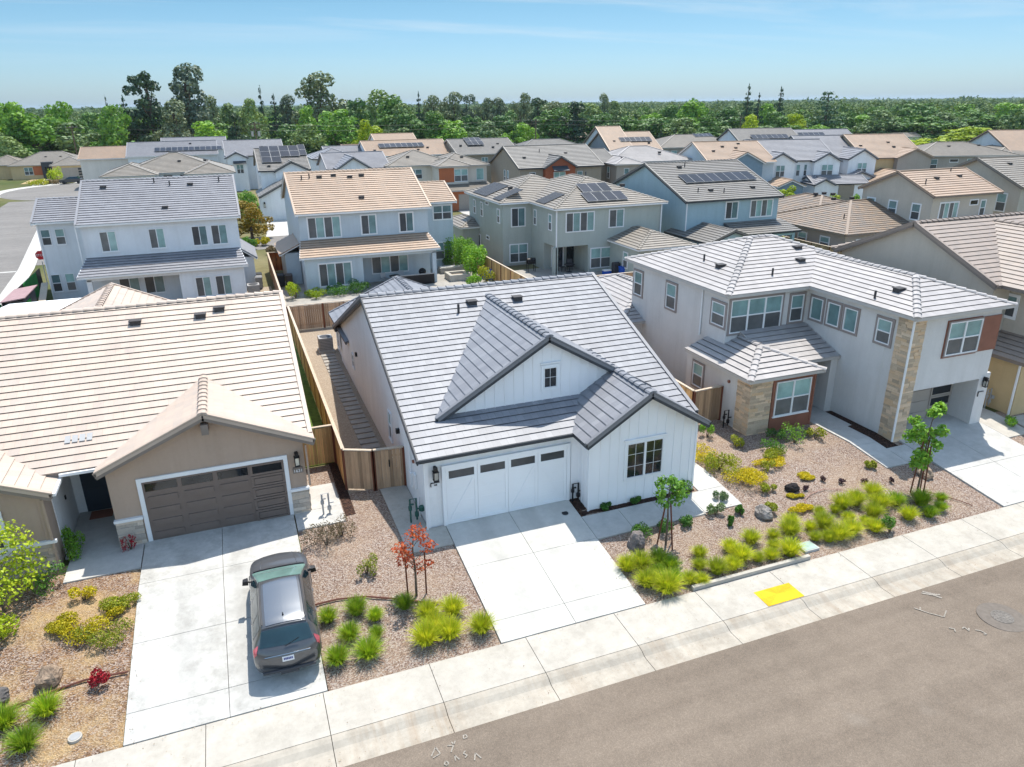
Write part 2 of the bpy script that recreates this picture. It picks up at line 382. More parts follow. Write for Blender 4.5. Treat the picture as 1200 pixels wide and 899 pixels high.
# ------------------------------------------------------------------ houses
class House:
    def __init__(s, name, label, loc, rot=0, wall='st_white', roof='roof_grey', fascia='fasc_dark', cap=True, e=.36, h=.045, local=False, cat='house', winmat='whitetrim', group=None):
        s.root = thing(name, label, cat, (loc[0], loc[1], 0), rot, group, local)
        s.w = MB(); s.r = MB(); s.f = MB(); s.c = MB(); s.wm = []; s.rm = roof; s.fm = fascia; s.cap = cap; s.e = e; s.h = h; s.winmat = winmat; s.wall(wall)
    def wall(s, k):
        if k not in s.wm: s.wm.append(k)
        s.wi = s.wm.index(k)
    def _ridge(s, p, q, r=.13):
        if s.cap: s.c.caps(p, q, r)
        else: s.c.bar(Vector(p) + Vector((0, 0, .04)), Vector(q) + Vector((0, 0, .04)), .24, .09)
    def fas(s, p, q, out, h=.2, drop=.06):
        o = Vector(out) * -.03; z = Vector((0, 0, -drop)); s.f.bar(Vector(p) + o + z, Vector(q) + o + z, .05, h)
    def gable(s, ax, a0, a1, b0, b1, ze, slope, br=None, rim=(1, 1), ov=.4, rake=.3, walls=True, zb=-.3, ends=(1, 1), wcut=0, gut=None, lift=0):
        P = (lambda a, b, z: (a, b, z)) if ax == 'x' else (lambda a, b, z: (b, a, z))
        if br is None: br = (b0 + b1) / 2
        zr = ze + slope * (br - b0); z2 = zr - slope * (b1 - br); z0 = ze
        s.r.plane([P(a0, b0, z0), P(a1, b0, z0), P(a1, br, zr), P(a0, br, zr)], s.e, s.h, z0)
        s.r.plane([P(a0, br, zr), P(a1, br, zr), P(a1, b1, z2), P(a0, b1, z2)], s.e, s.h, z2)
        s._ridge(P(a0, br, zr), P(a1, br, zr))
        for b, z, sg in ((b0, z0, -1), (b1, z2, 1)):
            s.fas(P(a0, b, z), P(a1, b, z), P(0, sg, 0), .17)
        for a, sg, on in ((a0, -1, ends[0]), (a1, 1, ends[1])):
            if not on: continue
            for b, z in ((b0, z0), (b1, z2)):
                s.fas(P(a, b, z), P(a, br, zr), P(sg, 0, 0), .26, .09)
                if not rim[0 if sg < 0 else 1]: continue
                up = Vector((0, 0, .055)); s.c.bar(Vector(P(a - sg * .07, b, z)) + up, Vector(P(a - sg * .07, br, zr)) + up, .16, .05)
        if walls:
            A0 = a0 + (rake if ends[0] else 0); A1 = a1 - (rake if ends[1] else 0); t = .13
            poly = [P(A0, b0 + ov, zb), P(A0, b1 - ov, zb), P(A0, b1 - ov, z2 + slope * ov - t), P(A0, br, zr - t), P(A0, b0 + ov, z0 + slope * ov - t)]
            s.w.prism(poly, Vector(P(A1, 0, 0)) - Vector(P(A0, 0, 0)), s.wi)
        return zr
    def hip(s, x0, x1, y0, y1, ze, slope, ov=.4, walls=True, zb=-.3, sides='nsew'):
        w = x1 - x0; d = y1 - y0; k = min(w, d) / 2; zr = ze + slope * k
        if w >= d: r0 = (x0 + k, y0 + k, zr); r1 = (x1 - k, y0 + k, zr)
        else: r0 = (x0 + k, y0 + k, zr); r1 = (x0 + k, y1 - k, zr)
        a, b, c, d4 = (x0, y0, ze), (x1, y0, ze), (x1, y1, ze), (x0, y1, ze)
        if w >= d:
            fs = {'s': [a, b, r1, r0], 'n': [c, d4, r0, r1], 'w': [d4, a, r0], 'e': [b, c, r1]}; hips = [(a, r0), (d4, r0), (b, r1), (c, r1)]
        else:
            fs = {'s': [a, b, r0], 'n': [c, d4, r1], 'w': [d4, a, r0, r1], 'e': [b, c, r1, r0]}; hips = [(a, r0), (b, r0), (c, r1), (d4, r1)]
        for kk in sides: s.r.plane(fs[kk], s.e, s.h, ze)
        for p, q in hips: s._ridge(p, q)
        if (Vector(r0) - Vector(r1)).length > .3: s._ridge(r0, r1)
        for p, q, o in ((a, b, (0, -1, 0)), (b, c, (1, 0, 0)), (c, d4, (0, 1, 0)), (d4, a, (-1, 0, 0))): s.fas(p, q, o, .17)
        s.r.face([(x0 + .05, y0 + .05, ze - .1), (x0 + .05, y1 - .05, ze - .1), (x1 - .05, y1 - .05, ze - .1), (x1 - .05, y0 + .05, ze - .1)])
        if walls: s.w.box(x0 + ov, x1 - ov, y0 + ov, y1 - ov, zb, ze - .02, s.wi)
        return zr
    def shed(s, lo0, lo1, hi1, hi0, walls=None):
        s.r.plane([lo0, lo1, hi1, hi0], s.e, s.h, min(lo0[2], lo1[2]))
        d = Vector(lo0) - Vector(hi0); d.z = 0; d.normalize(); s.fas(lo0, lo1, d, .17)
        for p, q, sg in ((lo0, hi0, -1), (lo1, hi1, 1)):
            o = (Vector(lo1) - Vector(lo0)).normalized() * sg; s.fas(p, q, o, .2, .08)
    def box(s, x0, x1, y0, y1, z0, z1): s.w.box(x0, x1, y0, y1, z0, z1, s.wi)
    def Q(s, face, c):
        return {'y-': lambda a, z, d: (a, c - d, z), 'y+': lambda a, z, d: (a, c + d, z), 'x-': lambda a, z, d: (c - d, a, z), 'x+': lambda a, z, d: (c + d, a, z)}[face]
    def qb(s, mb, Q, a0, a1, z0, z1, d0, d1, m=0):
        p = [Q(a0, z0, d0), Q(a1, z0, d0), Q(a1, z0, d1), Q(a0, z0, d1), Q(a0, z1, d0), Q(a1, z1, d0), Q(a1, z1, d1), Q(a0, z1, d1)]
        v = (Vector(p[1]) - Vector(p[0])).cross(Vector(p[3]) - Vector(p[0]))
        if v.z < 0: p = [p[0], p[3], p[2], p[1], p[4], p[7], p[6], p[5]]
        mb.hexa(p, m)
    def win(s, face, c, a0, a1, z0, z1, style='sh', trim=None, tw=.09, simple=False, sill=True):
        Q = s.Q(face, c); fr = MB(); pn = MB(); mats = [M[s.winmat]]
        F = .05; b = lambda mb, *q: s.qb(mb, Q, *q)
        if trim:
            mats.append(M[trim]); T = tw
            for q in ((a0 - T, a1 + T, z1, z1 + T), (a0 - T, a1 + T, z0 - T, z0), (a0 - T, a0, z0, z1), (a1, a1 + T, z0, z1)): b(fr, *q, .001, .05, 1)
        for q in ((a0, a1, z1 - F, z1), (a0, a1, z0, z0 + F), (a0, a0 + F, z0 + F, z1 - F), (a1 - F, a1, z0 + F, z1 - F)): b(fr, *q, .001, .062)
        g = .012; units = {'sl2': 2, 'sh2': 2, 'sh3': 3, 'gr2': 2}.get(style, 1); W = (a1 - a0) / units; k = style[:2]
        for i in range(units):
            x0 = a0 + W * i; x1 = x0 + W
            if i: b(fr, x0 - .045, x0 + .045, z0 + F, z1 - F, .001, .058)
            e0 = x0 + F * .9; e1 = x1 - F * .9; zm = (z0 + z1) / 2; xm = (x0 + x1) / 2
            if k == 'sl':
                b(fr, xm - .028, xm + .028, z0 + F, z1 - F, .001, .048)
                b(pn, e0, xm, z0 + F, z1 - F, .002, g + .008, 1); b(pn, xm, e1, z0 + F, z1 - F, .002, g, 2)
            elif k == 'sh':
                b(fr, e0, e1, zm - .028, zm + .028, .001, .048)
                b(pn, e0, e1, zm, z1 - F, .002, g, 2); b(pn, e0, e1, z0 + F, zm, .002, g + .008, 1)
            elif k == 'gr':
                b(pn, e0, e1, z0 + F, z1 - F, .002, g, 0)
                b(fr, xm - .007, xm + .007, z0 + F, z1 - F, .001, .022)
                nr = 3 if z1 - z0 > 1.2 else 2
                for j in range(1, nr):
                    zz = z0 + (z1 - z0) * j / nr; b(fr, e0, e1, zz - .007, zz + .007, .001, .0225)
            else: b(pn, e0, e1, z0 + F, z1 - F, .002, g, 2 if k == 'fx' else 0)
        if sill and trim is None: b(fr, a0 - .05, a1 + .05, z0 - .05, z0, .001, .08)
        o = fr.build('window', mats, s.root)
        pn.build('pane', [M['g_dark'], M['g_screen'], M['g_teal']], o)
        return o
    def part(s, name, mb, mat, smooth=False): return mb.build(name, mat, s.root, smooth)
    def vent(s, x, y, z, sl=(0, .4), kind=0, r=0):
        mb = MB()
        if kind == 0:
            mb.box(x - .2, x + .2, y - .16, y + .16, z - .12, z + .12); mb.box(x - .24, x + .24, y - .21, y + .2, z + .12, z + .15)
            mb.build('roof_vent', M['vent'], s.root)
        else:
            mb.cyl((x, y), .055, z - .1, z + .4, 8); mb.build('vent_pipe', M['vent'], s.root)
    def garage(s, face, c, a0, a1, z0, z1, mat, rows=4, cols=4, glass='top', trim=None, gm='g_dark'):
        Q = s.Q(face, c); d = MB(); g = MB(); W = (a1 - a0) / cols; Hh = (z1 - z0) / rows
        s.qb(d, Q, a0, a1, z0, z1, .001, .03)
        for r in range(rows):
            pass
            for k in range(cols):
                x0 = a0 + k * W + .08; x1 = a0 + (k + 1) * W - .08; y0 = z0 + r * Hh + .09; y1 = z0 + (r + 1) * Hh - .09
                if (glass == 'top' and r == rows - 1) or (glass == 'right' and k == cols - 1): s.qb(g, Q, x0, x1, y0, y1, .03, .045)
                else:
                    s.qb(d, Q, x0 + .035, x1 - .035, y0 + .035, y1 - .035, .03, .07)
            for q in ((x0 - .08, x0, y0 - .075, y1 + .075), (x1, x1 + .08, y0 - .075, y1 + .075), (x0, x1, y0 - .075, y0), (x0, x1, y1, y1 + .075)): s.qb(d, Q, *q, .03, .071)
        o = d.build('garage_door', M[mat], s.root)
        if g.v: g.build('door_glass', M[gm], o)
        if trim:
            t = MB(); T = .15
            s.qb(t, Q, a0 - T, a1 + T, z1, z1 + T, .001, .06); s.qb(t, Q, a0 - T, a0, z0, z1, .001, .06); s.qb(t, Q, a1, a1 + T, z0, z1, .001, .06)
            t.build('door_trim', M[trim], s.root)
        return o
    def lantern(s, face, c, a, z, big=1.):
        Q = s.Q(face, c); m = MB(); g = MB(); k = big
        s.qb(m, Q, a - .05 * k, a + .05 * k, z + .1 * k, z + .4 * k, .001, .04); s.qb(m, Q, a - .03, a + .03, z + .34 * k, z + .38 * k, .04, .2 * k)
        s.qb(m, Q, a - .07 * k, a + .07 * k, z + .24 * k, z + .4 * k, .08 * k, .24 * k); s.qb(m, Q, a - .1 * k, a + .1 * k, z - .16 * k, z - .13 * k, .05 * k, .27 * k)
        s.qb(m, Q, a - .11 * k, a + .11 * k, z + .21 * k, z + .24 * k, .05 * k, .28 * k)
        for sx in (-1, 1):
            for dd in (.07 * k, .25 * k): s.qb(m, Q, a + sx * .085 * k - .01, a + sx * .085 * k + .01, z - .13 * k, z + .21 * k, dd - .01, dd + .01)
        s.qb(g, Q, a - .07 * k, a + .07 * k, z - .12 * k, z + .2 * k, .09 * k, .23 * k)
        o = m.build('lantern', M['black'], s.root); g.build('lantern_glass', M['lampglass'], o)
    def solar(s, p0, ex, ey, nx, ny, w, h, gap=.03, skip=()):
        # p0 lower-left corner, ex along the eave, ey up the slope (unit vectors); each panel a part
        p0 = Vector(p0); ex = Vector(ex).normalized(); ey = Vector(ey).normalized(); n = ex.cross(ey)
        for j in range(ny):
            for i in range(nx):
                if (i, j) in skip: continue
                mb = MB(); a = p0 + ex * (i * (w + gap)) + ey * (j * (h + gap)) + n * .14
                b = a + ex * w; c = b + ey * h; d = a + ey * h
                mb.hexa([a, b, c, d, a + n * .035, b + n * .035, c + n * .035, d + n * .035], 1)
                q = [x + n * .038 for x in (a + (ex + ey) * .02, b + (ey - ex) * .02, c - (ex + ey) * .02, d + (ex - ey) * .02)]
                mb.face(q, 0); lg = a + ex * .1 + ey * .1
                for t in (.15, .85): mb.bar(a + ex * (w * t) + ey * .1 - n * .13, a + ex * (w * t) + ey * .1, .05, .05, 1, ey)
                mb.build('solar_panel', [M['solar'], M['grey']], s.root)
    def finish(s):
        if s.w.v: s.w.build('wall', [M[k] for k in s.wm], s.root)
        if s.r.v:
            r = s.r.build('roof', M[s.rm], s.root)
            if s.c.v: s.c.build('ridge_cap', M[s.rm], r)
        if s.f.v: s.f.build('fascia', M[s.fm], s.root)

def text(body, size, loc, rot, mat, parent, name='house_number', ext=.008):
    cu = bpy.data.curves.new(name, 'FONT'); cu.body = body; cu.size = size; cu.extrude = ext; cu.align_x = 'CENTER'; cu.align_y = 'CENTER'
    cu.materials.append(mat); o = bpy.data.objects.new(name, cu); COL.objects.link(o); o.rotation_euler = rot
    if parent:
        o.parent = parent; b = ORG.get(parent.name, (0, 0, 0)); o.location = [l - k for l, k in zip(loc, b)]
    else: o.location = loc
    ORG[o.name] = (0, 0, 0); bpy.context.view_layer.update()
    me = bpy.data.meshes.new_from_object(o.evaluated_get(bpy.context.evaluated_depsgraph_get())); me.materials.clear(); me.materials.append(mat)
    r = bpy.data.objects.new(name, me); COL.objects.link(r); r.parent = o.parent; r.location = o.location; r.rotation_euler = o.rotation_euler; bpy.data.objects.remove(o); r.name = name; return r

# ================================================================== left house (blush tile, taupe garage)
L = House('single_storey_house', 'taupe one storey house with blush tile roof and brown garage door beside the parked car', (-5, 30), wall='st_tan', roof='roof_L', fascia='fasc_tan', e=.36, h=.034)
L.gable('x', -17, 1.85, 26.2, 42.4, 3.2, .4506, ov=.5, rake=.35, walls=False)
# walls of the main block, stepped round the entry porch
L.w.prism([(1.45, 26.6, -.3), (1.45, 41.9, -.3), (1.45, 41.9, 3.28), (1.45, 34.3, 6.7), (1.45, 26.6, 3.26)], (-6.65, 0, 0), L.wi)
L.w.prism([(-5.2, 29.33, -.3), (-5.2, 41.9, -.3), (-5.2, 41.9, 3.28), (-5.2, 34.3, 6.7), (-5.2, 29.33, 4.48)], (-11.5, 0, 0), L.wi)
L.gable('y', 25.6, 31.5, -5.42, 1.86, 3.18, .4415, ov=.45, rake=.5, walls=False, ends=(1, 0))
L.w.prism([(-5.2, 26.1, -.3), (1.45, 26.1, -.3), (1.45, 26.1, 3.2), (-1.78, 26.1, 4.66), (-5.2, 26.1, 3.14)], (0, .6, 0), L.wi)
L.gable('y', 24.96, 32, -14.6, -6.62, 3.0, .44, ov=.4, rake=.45, walls=False, ends=(1, 0))
L.w.prism([(-13.9, 25.45, -.3), (-7.03, 25.45, -.3), (-7.03, 25.45, 3.05), (-10.6, 25.45, 4.6), (-13.9, 25.45, 3.05)], (0, 4.5, 0), L.wi)
L.wall('st_white'); L.box(-7.028, -7.0, 26.4, 29.33, -.2, 3.0); L.box(-7.03, -5.2, 29.3, 29.329, -.2, 3.1); L.wall('st_tan')
L.gable('y', 34, 46, -11.7, -1.6, 3.2, .455, ov=.3, rake=.3, ends=(0, 1), walls=True)   # rear wing
sid = MB()                                                      # lap siding on the wing front
for k in range(11): sid.hexa([(-13.9, 25.425, 1.2 + k * .17), (-7.2, 25.425, 1.2 + k * .17), (-7.2, 25.449, 1.2 + k * .17), (-13.9, 25.449, 1.2 + k * .17), (-13.9, 25.44, 1.365 + k * .17), (-7.2, 25.44, 1.365 + k * .17), (-7.2, 25.449, 1.365 + k * .17), (-13.9, 25.449, 1.365 + k * .17)])
sid.box(-7.2, -7.0, 25.40, 25.449, 1.15, 3.05); L.part('lap_siding', sid, M['st_tan'])
st = MB(); cap = MB()                                           # ledgestone wainscots with white caps
def stone_panel(mb, face, c, a0, a1, z0, z1, d=.07, seed=1):
    Q = L.Q(face, c); r = random.Random(seed); z = z0
    while z < z1 - .02:
        hh = min(r.choice((.09, .13, .17)), z1 - z); a = a0
        while a < a1 - .01:
            w = min(r.uniform(.22, .6), a1 - a); 
            if a1 - a - w < .12: w = a1 - a
            L.qb(mb, Q, a, a + w - .006, z, z + hh - .006, .001, d - r.uniform(0, .03)); 
            a += w
        z += hh
def m_stonevar(n, c, v=.3):
    t = NT(n); g = t.N('ShaderNodeNewGeometry').outputs['Random Per Island']; ob = t.obj(); n2 = t.noise(ob, 14, 5, .7)
    a = t.ramp(g, [(0, sc(c, 1 - v)), (.4, c), (.7, (c[0] * 1.1, c[1] * .98, c[2] * .85)), (1, sc(c, 1 + v))])
    a = t.mix(.5, a, t.ramp(n2.outputs[0], [(.3, (.7, .68, .66)), (.7, (1.1, 1.1, 1.1))]), 'MULTIPLY'); t.col(a); t.rough(.9, .2); t.bump(n2.outputs[0], .5, .02); return t.mat
M['ledge'] = m_stonevar('ledgestone_blocks', (.50, .44, .375)); M['ledge_buff'] = m_stonevar('ledgestone_buff', (.56, .44, .32), .28)
for pan, cp in (((('y-', 26.1, -5.22, -4.34, -.2, 1.0, .09, 3),), (-5.25, -4.31, 25.97, 26.12, 1.0, 1.1)), ((('y-', 26.1, .82, 1.47, -.2, 1.0, .09, 3), ('x+', 1.45, 26.12, 26.7, -.2, 1.0, .06, 4)), (.79, 1.5, 25.97, 26.12, 1.0, 1.1)), ((('y-', 25.45, -13.9, -6.98, -.2, 1.05, .09, 5),), (-13.9, -6.9, 25.32, 25.46, 1.05, 1.16))):
    st = MB(); cap = MB(); cap.box(*cp)
    for q in pan: stone_panel(st, *q)
    o = L.part('stone_base', st, M['ledge']); cap.build('stone_cap', M['whitetrim'], o)
L.garage('y-', 26.1, -4.15, .68, 0, 2.4, 'garage_br', 5, 4, 'top', 'whitetrim')
b = MB(); b.box(-1.9, -1.66, 25.62, 26.1, 4.02, 4.4); L.part('gable_bracket', b, M['fasc_tan'])
L.lantern('y-', 26.1, 1.17, 2.24, .95)
pl = MB(); pl.box(.98, 1.36, 26.06, 26.099, 1.72, 1.92); pl.box(1.0, 1.34, 26.03, 26.099, 1.93, 1.97); pq = L.part('number_plaque', pl, M['fasc_tan'])
text('1631', .17, (1.17, 26.052, 1.82), (pi / 2, 0, 0), M['whitetrim'], pq)
dr = MB(); dr.box(-6.68, -5.75, 29.26, 29.3, 0, 2.35); o = L.part('front_door', dr, M['door_navy'])
d2 = MB(); d2.box(-6.55, -6.2, 29.245, 29.26, 1.2, 2.2); d2.box(-6.15, -5.85, 29.245, 29.26, 1.2, 2.2); d2.box(-6.55, -5.85, 29.245, 29.26, .2, 1.0); d2.build('door_panel', M['door_navy'], o)
sw = MB(); sw.box(-7.0, -6.96, 27.9, 28.0, 1.35, 1.5); L.part('doorbell', sw, M['black'])
L.win('y-', 25.42, -9.9, -8.35, .9, 2.4, 'sh2', 'whitetrim', .12)
for x, y, z in ((-4.21, 33.17, 6.34), (-1.68, 33.19, 6.35), (-.9, 33.5, 6.49)): L.vent(x, y, z)
sk = MB(); 
sl = .4506
for i in range(4):
    x = -6.45 + i * .23; y0 = 27.35
    sk.hexa([(x, y0, 3.2 + sl * 1.15 + .05), (x + .18, y0, 3.2 + sl * 1.15 + .05), (x + .18, y0 + .33, 3.2 + sl * 1.48 + .02), (x, y0 + .33, 3.2 + sl * 1.48 + .02), (x, y0, 3.2 + sl * 1.15 + .065), (x + .18, y0, 3.2 + sl * 1.15 + .065), (x + .18, y0 + .33, 3.2 + sl * 1.48 + .045), (x, y0 + .33, 3.2 + sl * 1.48 + .045)])
L.part('flashing', sk, M['grey'])
gt = MB(); gt.bar((-6.55, 25.0, 2.98), (-6.55, 26.3, 2.98), .1, .1); L.part('gutter', gt, M['whitetrim']); gt = MB(); gt.bar((-6.55, 26.14, 3.13), (-5.45, 26.14, 3.13), .1, .1); L.part('gutter', gt, M['whitetrim'])
for q in ((1.5, 1.57, 25.9, 25.97, 1.2, 2.9), (-7.06, -6.98, 25.33, 25.39, 0, 2.7)): gt = MB(); gt.box(*q); L.part('downspout', gt, M['st_tan'])
mat_ = MB(); mat_.box(-6.55, -5.75, 28.55, 29.2, .0, .03)
L.finish()
tag = props(mat_.build('doormat', M['rust'], None, loc=(-6.15, 28.9, 0)), 'rust coloured doormat in front of the navy door', 'doormat')

# ================================================================== white farmhouse (centre)
W = House('white_house', 'white board and batten house with grey tile roof and white garage in the centre', (10.8, 32), wall='bb_white', roof='roof_W', fascia='fasc_dark', e=.36, h=.034)
SL = .39
W.gable('x', 5.05, 16.78, 22.88, 44.15, 2.97, SL, br=32.5, ov=.3, rake=.32, walls=False, rim=(0, 1))
W.wall('st_white')
def zr_(y): return 2.97 + SL * (y - 22.88) if y <= 32.5 else 6.722 - SL * (y - 32.5)
W.w.prism([(5.4, 23.15, -.3), (5.4, 43.9, -.3), (5.4, 43.9, zr_(43.9) - .13), (5.4, 32.5, 6.59), (5.4, 23.15, zr_(23.15) - .13)], (11.05, 0, 0), W.wi)
W.wall('bb_white')
# upper gable: face y 24.75, apex x 10.87
W.gable('y', 24.5, 31.9, 6.27, 15.47, 3.68, .5913, ov=.3, rake=.3, walls=False, ends=(1, 0))
W.w.prism([(6.9, 24.78, 3.4), (15.1, 24.78, 3.4), (15.1, 24.78, 3.72), (10.87, 24.78, 6.24), (6.6, 24.78, 3.72)], (0, .5, 0), W.wi)
# right gable: face y 22.2
W.gable('y', 21.7, 27.4, 11.15, 16.55, 2.98, .618, ov=.3, rake=.45, walls=False, ends=(1, 0))
W.w.prism([(11.55, 22.2, -.3), (16.28, 22.2, -.3), (16.28, 22.2, 3.0), (13.85, 22.2, 4.5), (11.55, 22.2, 3.08)], (0, 3, 0), W.wi)
bt = W.w; bx_ = W.w.box; bt_box = lambda *q: bx_(*q, W.wm.index('bb_white'))
x = 11.6
while x < 16.3:
    zt = 2.98 + .618 * (min(x, 27.7 - x) - 11.15) - .16
    if 13.0 < x < 14.85:
        bt_box(x - .022, x + .022, 22.178, 22.199, -.12, .9); bt_box(x - .022, x + .022, 22.178, 22.199, 2.58, zt)
    else: bt_box(x - .022, x + .022, 22.178, 22.199, -.12, zt)
    x += .405
x = 7.1
while x < 14.9:
    zt = 3.68 + .5913 * (min(x, 21.74 - x) - 6.27) - .16; zb = zr_(24.75) + .02
    if 10.6 < x < 11.45: bt_box(x - .02, x + .02, 24.758, 24.779, zb, 4.12); bt_box(x - .02, x + .02, 24.758, 24.779, 5.2, zt)
    elif zt > zb + .1: bt_box(x - .02, x + .02, 24.758, 24.779, zb, zt)
    x += .4
for y in np.arange(22.5, 23.1, .3): bt_box(11.53, 11.549, y - .02, y + .02, -.1, 2.9)
bt_box(11.5, 11.56, 22.15, 22.21, -.12, 2.95); bt_box(16.24, 16.3, 22.15, 22.21, -.12, 2.95); bt_box(5.36, 5.48, 23.09, 23.149, -.1, 2.85)
bt_box(11.2, 11.55, 23.1, 23.149, 0, 2.85)
W.win('y-', 22.2, 13.12, 14.76, .96, 2.5, 'gr2', 'white', .08, sill=False); 
for q in ((13.0, 14.87, 22.12, 22.19, 2.6, 2.65), (10.6, 11.45, 24.7, 24.77, 5.24, 5.28)): hd = MB(); hd.box(*q); W.part('window_head', hd, M['bb_white'])
W.win('y-', 24.78, 10.72, 11.32, 4.2, 5.08, 'gr', 'white', .09, sill=False)
# carriage-style garage door
gd = MB(); gl = MB(); Q = W.Q('y-', 23.4); a0, a1, zt = 6.12, 11.0, 2.36
W.w.box(6.1, 11.02, 23.38, 23.6, -.2, 2.4, W.wm.index('st_white'))
W.qb(gd, Q, a0, a1, 0.03, zt, .30, .315)
CW = (a1 - a0) / 4
for r in range(1, 5): W.qb(gd, Q, a0, a1, r * .47 - .006, r * .47 + .006, .315, .322)
for k in range(4):
    x0 = a0 + k * CW; x1 = x0 + CW; D0, D1 = .315, .34
    W.qb(gd, Q, x0 + .01, x0 + .12, .03, zt, D0, D1); W.qb(gd, Q, x1 - .12, x1 - .01, .03, zt, D0, D1)
    for z0, z1 in ((.03, .14), (1.82, 1.93), (2.25, zt)): W.qb(gd, Q, x0 + .12, x1 - .12, z0, z1, D0, D1)
    W.qb(gl, Q, x0 + .12, x1 - .12, 1.93, 2.25, .316, .324)
    p, q = ((x0 + .12, .14), (x1 - .12, 1.82)) if k % 2 == 0 else ((x0 + .12, 1.82), (x1 - .12, .14))
    gd.bar((p[0], 23.4 - .325, p[1]), (q[0], 23.4 - .325, q[1]), .022, .10, 0, (0, 0, 1) if 0 else (0, 1, 0)) if 0 else gd.bar((p[0], 23.4 - .324, p[1]), (q[0], 23.4 - .324, q[1]), .10, .022, 0, (0, 1, 0))
o = W.part('garage_door', gd, M['white']); gl.build('door_glass', M['g_screen'], o)
tr = MB()
for q in ((a0 - .14, a0, 0, zt), (a1, a1 + .14, 0, zt), (a0 - .14, a1 + .14, zt, zt + .14)): W.qb(tr, Q, *q, .252, .36)
W.part('door_trim', tr, M['white'])
W.lantern('y-', 23.15, 5.74, 2.15, .95)
pl = MB(); pl.box(5.56, 5.9, 23.1, 23.148, 1.84, 1.86); pl.box(5.56, 5.58, 23.1, 23.148, 1.7, 1.86); pq = W.part('number_bracket', pl, M['black']); text('44', .12, (5.75, 23.13, 1.74), (pi / 2, 0, 0), M['dgrey'], pq)
# rear wing with hip roof, left side details
W.gable('y', 40, 46.75, 5.2, 14.35, 2.3, .43, ov=.3, ends=(0, 1))
for y, z0, z1 in ((28.9, 1.0, 2.35), (38.5, 1.2, 2.0)): W.win('x-', 5.4, y, y + .62, z0, z1, 'sh', None)
W.win('x-', 5.3, 43.3, 43.9, .9, 2.0, 'sh', None)
ut = MB()
ut.box(5.3, 5.39, 24.6, 24.9, .9, 1.5); ut.box(5.27, 5.39, 25.2, 25.5, .7, 1.3); ut.tube([(5.33, 25.35, 1.3), (5.33, 25.35, 2.6)], .03); ut.tube([(5.3, 24.0, .9), (5.3, 24.0, -.1)], .03)
W.part('meter_box', ut, M['whitetrim'])
sl_ = MB(); sl_.box(5.25, 5.399, 27.3, 27.45, 2.1, 2.3); sl_.box(5.3, 5.4, 37.3, 37.5, 2.3, 2.5); W.part('wall_light', sl_, M['black'])
rd = MB(); rd.tube([(5.32, 24.9, 1.95), (5.4, 24.9, 1.95)], .07, 10); W.part('alarm_bell', rd, M['rust'])
ds = MB(); ds.bar((5.0, 22.84, 2.95), (11.2, 22.84, 2.95), .1, .1); W.part('gutter', ds, M['fasc_dark'])
dsp = MB(); dsp.box(5.3, 5.37, 23.0, 23.07, 0, 2.75); W.part('downspout', dsp, M['whitetrim'])
for x, y, z in ((9.9, 31.15, 6.2), (12.12, 31.1, 6.19)): W.vent(x, y, z + .02)
W.vent(9.09, 30.6, 6.0, kind=1)
hc = MB(); hc.box(5.1, 5.5, 43.5, 44.0, 1.95, 2.2); W.part('rake_return', hc, M['fasc_dark'])
W.finish()
# backflow / gas risers: things of their own
def riser(name, label, loc, mat, h=.9, kind=0):
    mb = MB(); x, y, z = loc
    mb.tube([(x - .12, y, z - .15), (x - .12, y, z + h), (x + .12, y, z + h), (x + .12, y, z + .1)], .035, 8)
    mb.tube([(x + .12, y, z + h * .55), (x + .3, y, z + h * .55)], .03, 8)
    mb.cyl((x - .12, y), .07, z + h * .55, z + h * .7, 10); mb.cyl((x + .12, y), .08, z + h * .25, z + h * .42, 10)
    mb.box(x - .16, x + .02, y - .03, y + .03, z + h * .75, z + h * .8)
    if kind: mb.cyl((x + .32, y), .11, z + h * .45, z + h * .62, 10)
    o = mb.build(name, mat, None, loc=loc); return props(o, label, 'pipe')
riser('gas_meter', 'dark green gas riser beside the white garage corner', (5.0, 23.75, 0), m_plain('valve_green', (.03, .10, .08), .5), 1.0, 1)
riser('water_riser', 'black and white riser pipes in the mulch corner right of the white garage', (11.35, 22.95, -.05), M['black'], .8)
riser('gas_riser', 'slim pipe riser on the pale slab beside the taupe garage', (2.0, 25.6, -.05), M['grey'], .95)
riser('pipe_riser', 'black pipe riser on the stuccoed wall beside the buff stone corner', (21.15, 26.6, -.05), M['black'], .9)
riser('meter_riser', 'grey round meter on the yellow beige wall at the right edge', (34.85, 23.55, -.0), M['grey'], 1.0, 1)
# ================================================================== right house (two storey, hip)
R = House('two_storey_house', 'two storey pale grey house with hip roof, stone corners and rust panels on the right', (27, 30), wall='st_grey', roof='roof_R', fascia='fasc_grey', e=.36, h=.034)
s = .34
R.hip(26.95, 32.95, 22.0, 35, 5.97, s, ov=.38)
R.hip(22.0, 33.4, 28.45, 38.5, 5.97, s, ov=.38)
# recess the garage: overhanging upper floor on two piers
R.w.v = []; R.w.f = []; R.w.m = []; R.w.uv = []
R.box(22.36, 27.33, 28.85, 38.1, -.3, 5.93); R.box(27.32, 32.7, 23.7, 38.1, -.3, 5.93); R.box(27.33, 32.7, 22.42, 23.7, 2.32, 5.93)
R.box(27.33, 28.0, 22.421, 23.7, -.3, 2.32); R.box(32.25, 32.95, 22.425, 23.7, -.3, 2.55)
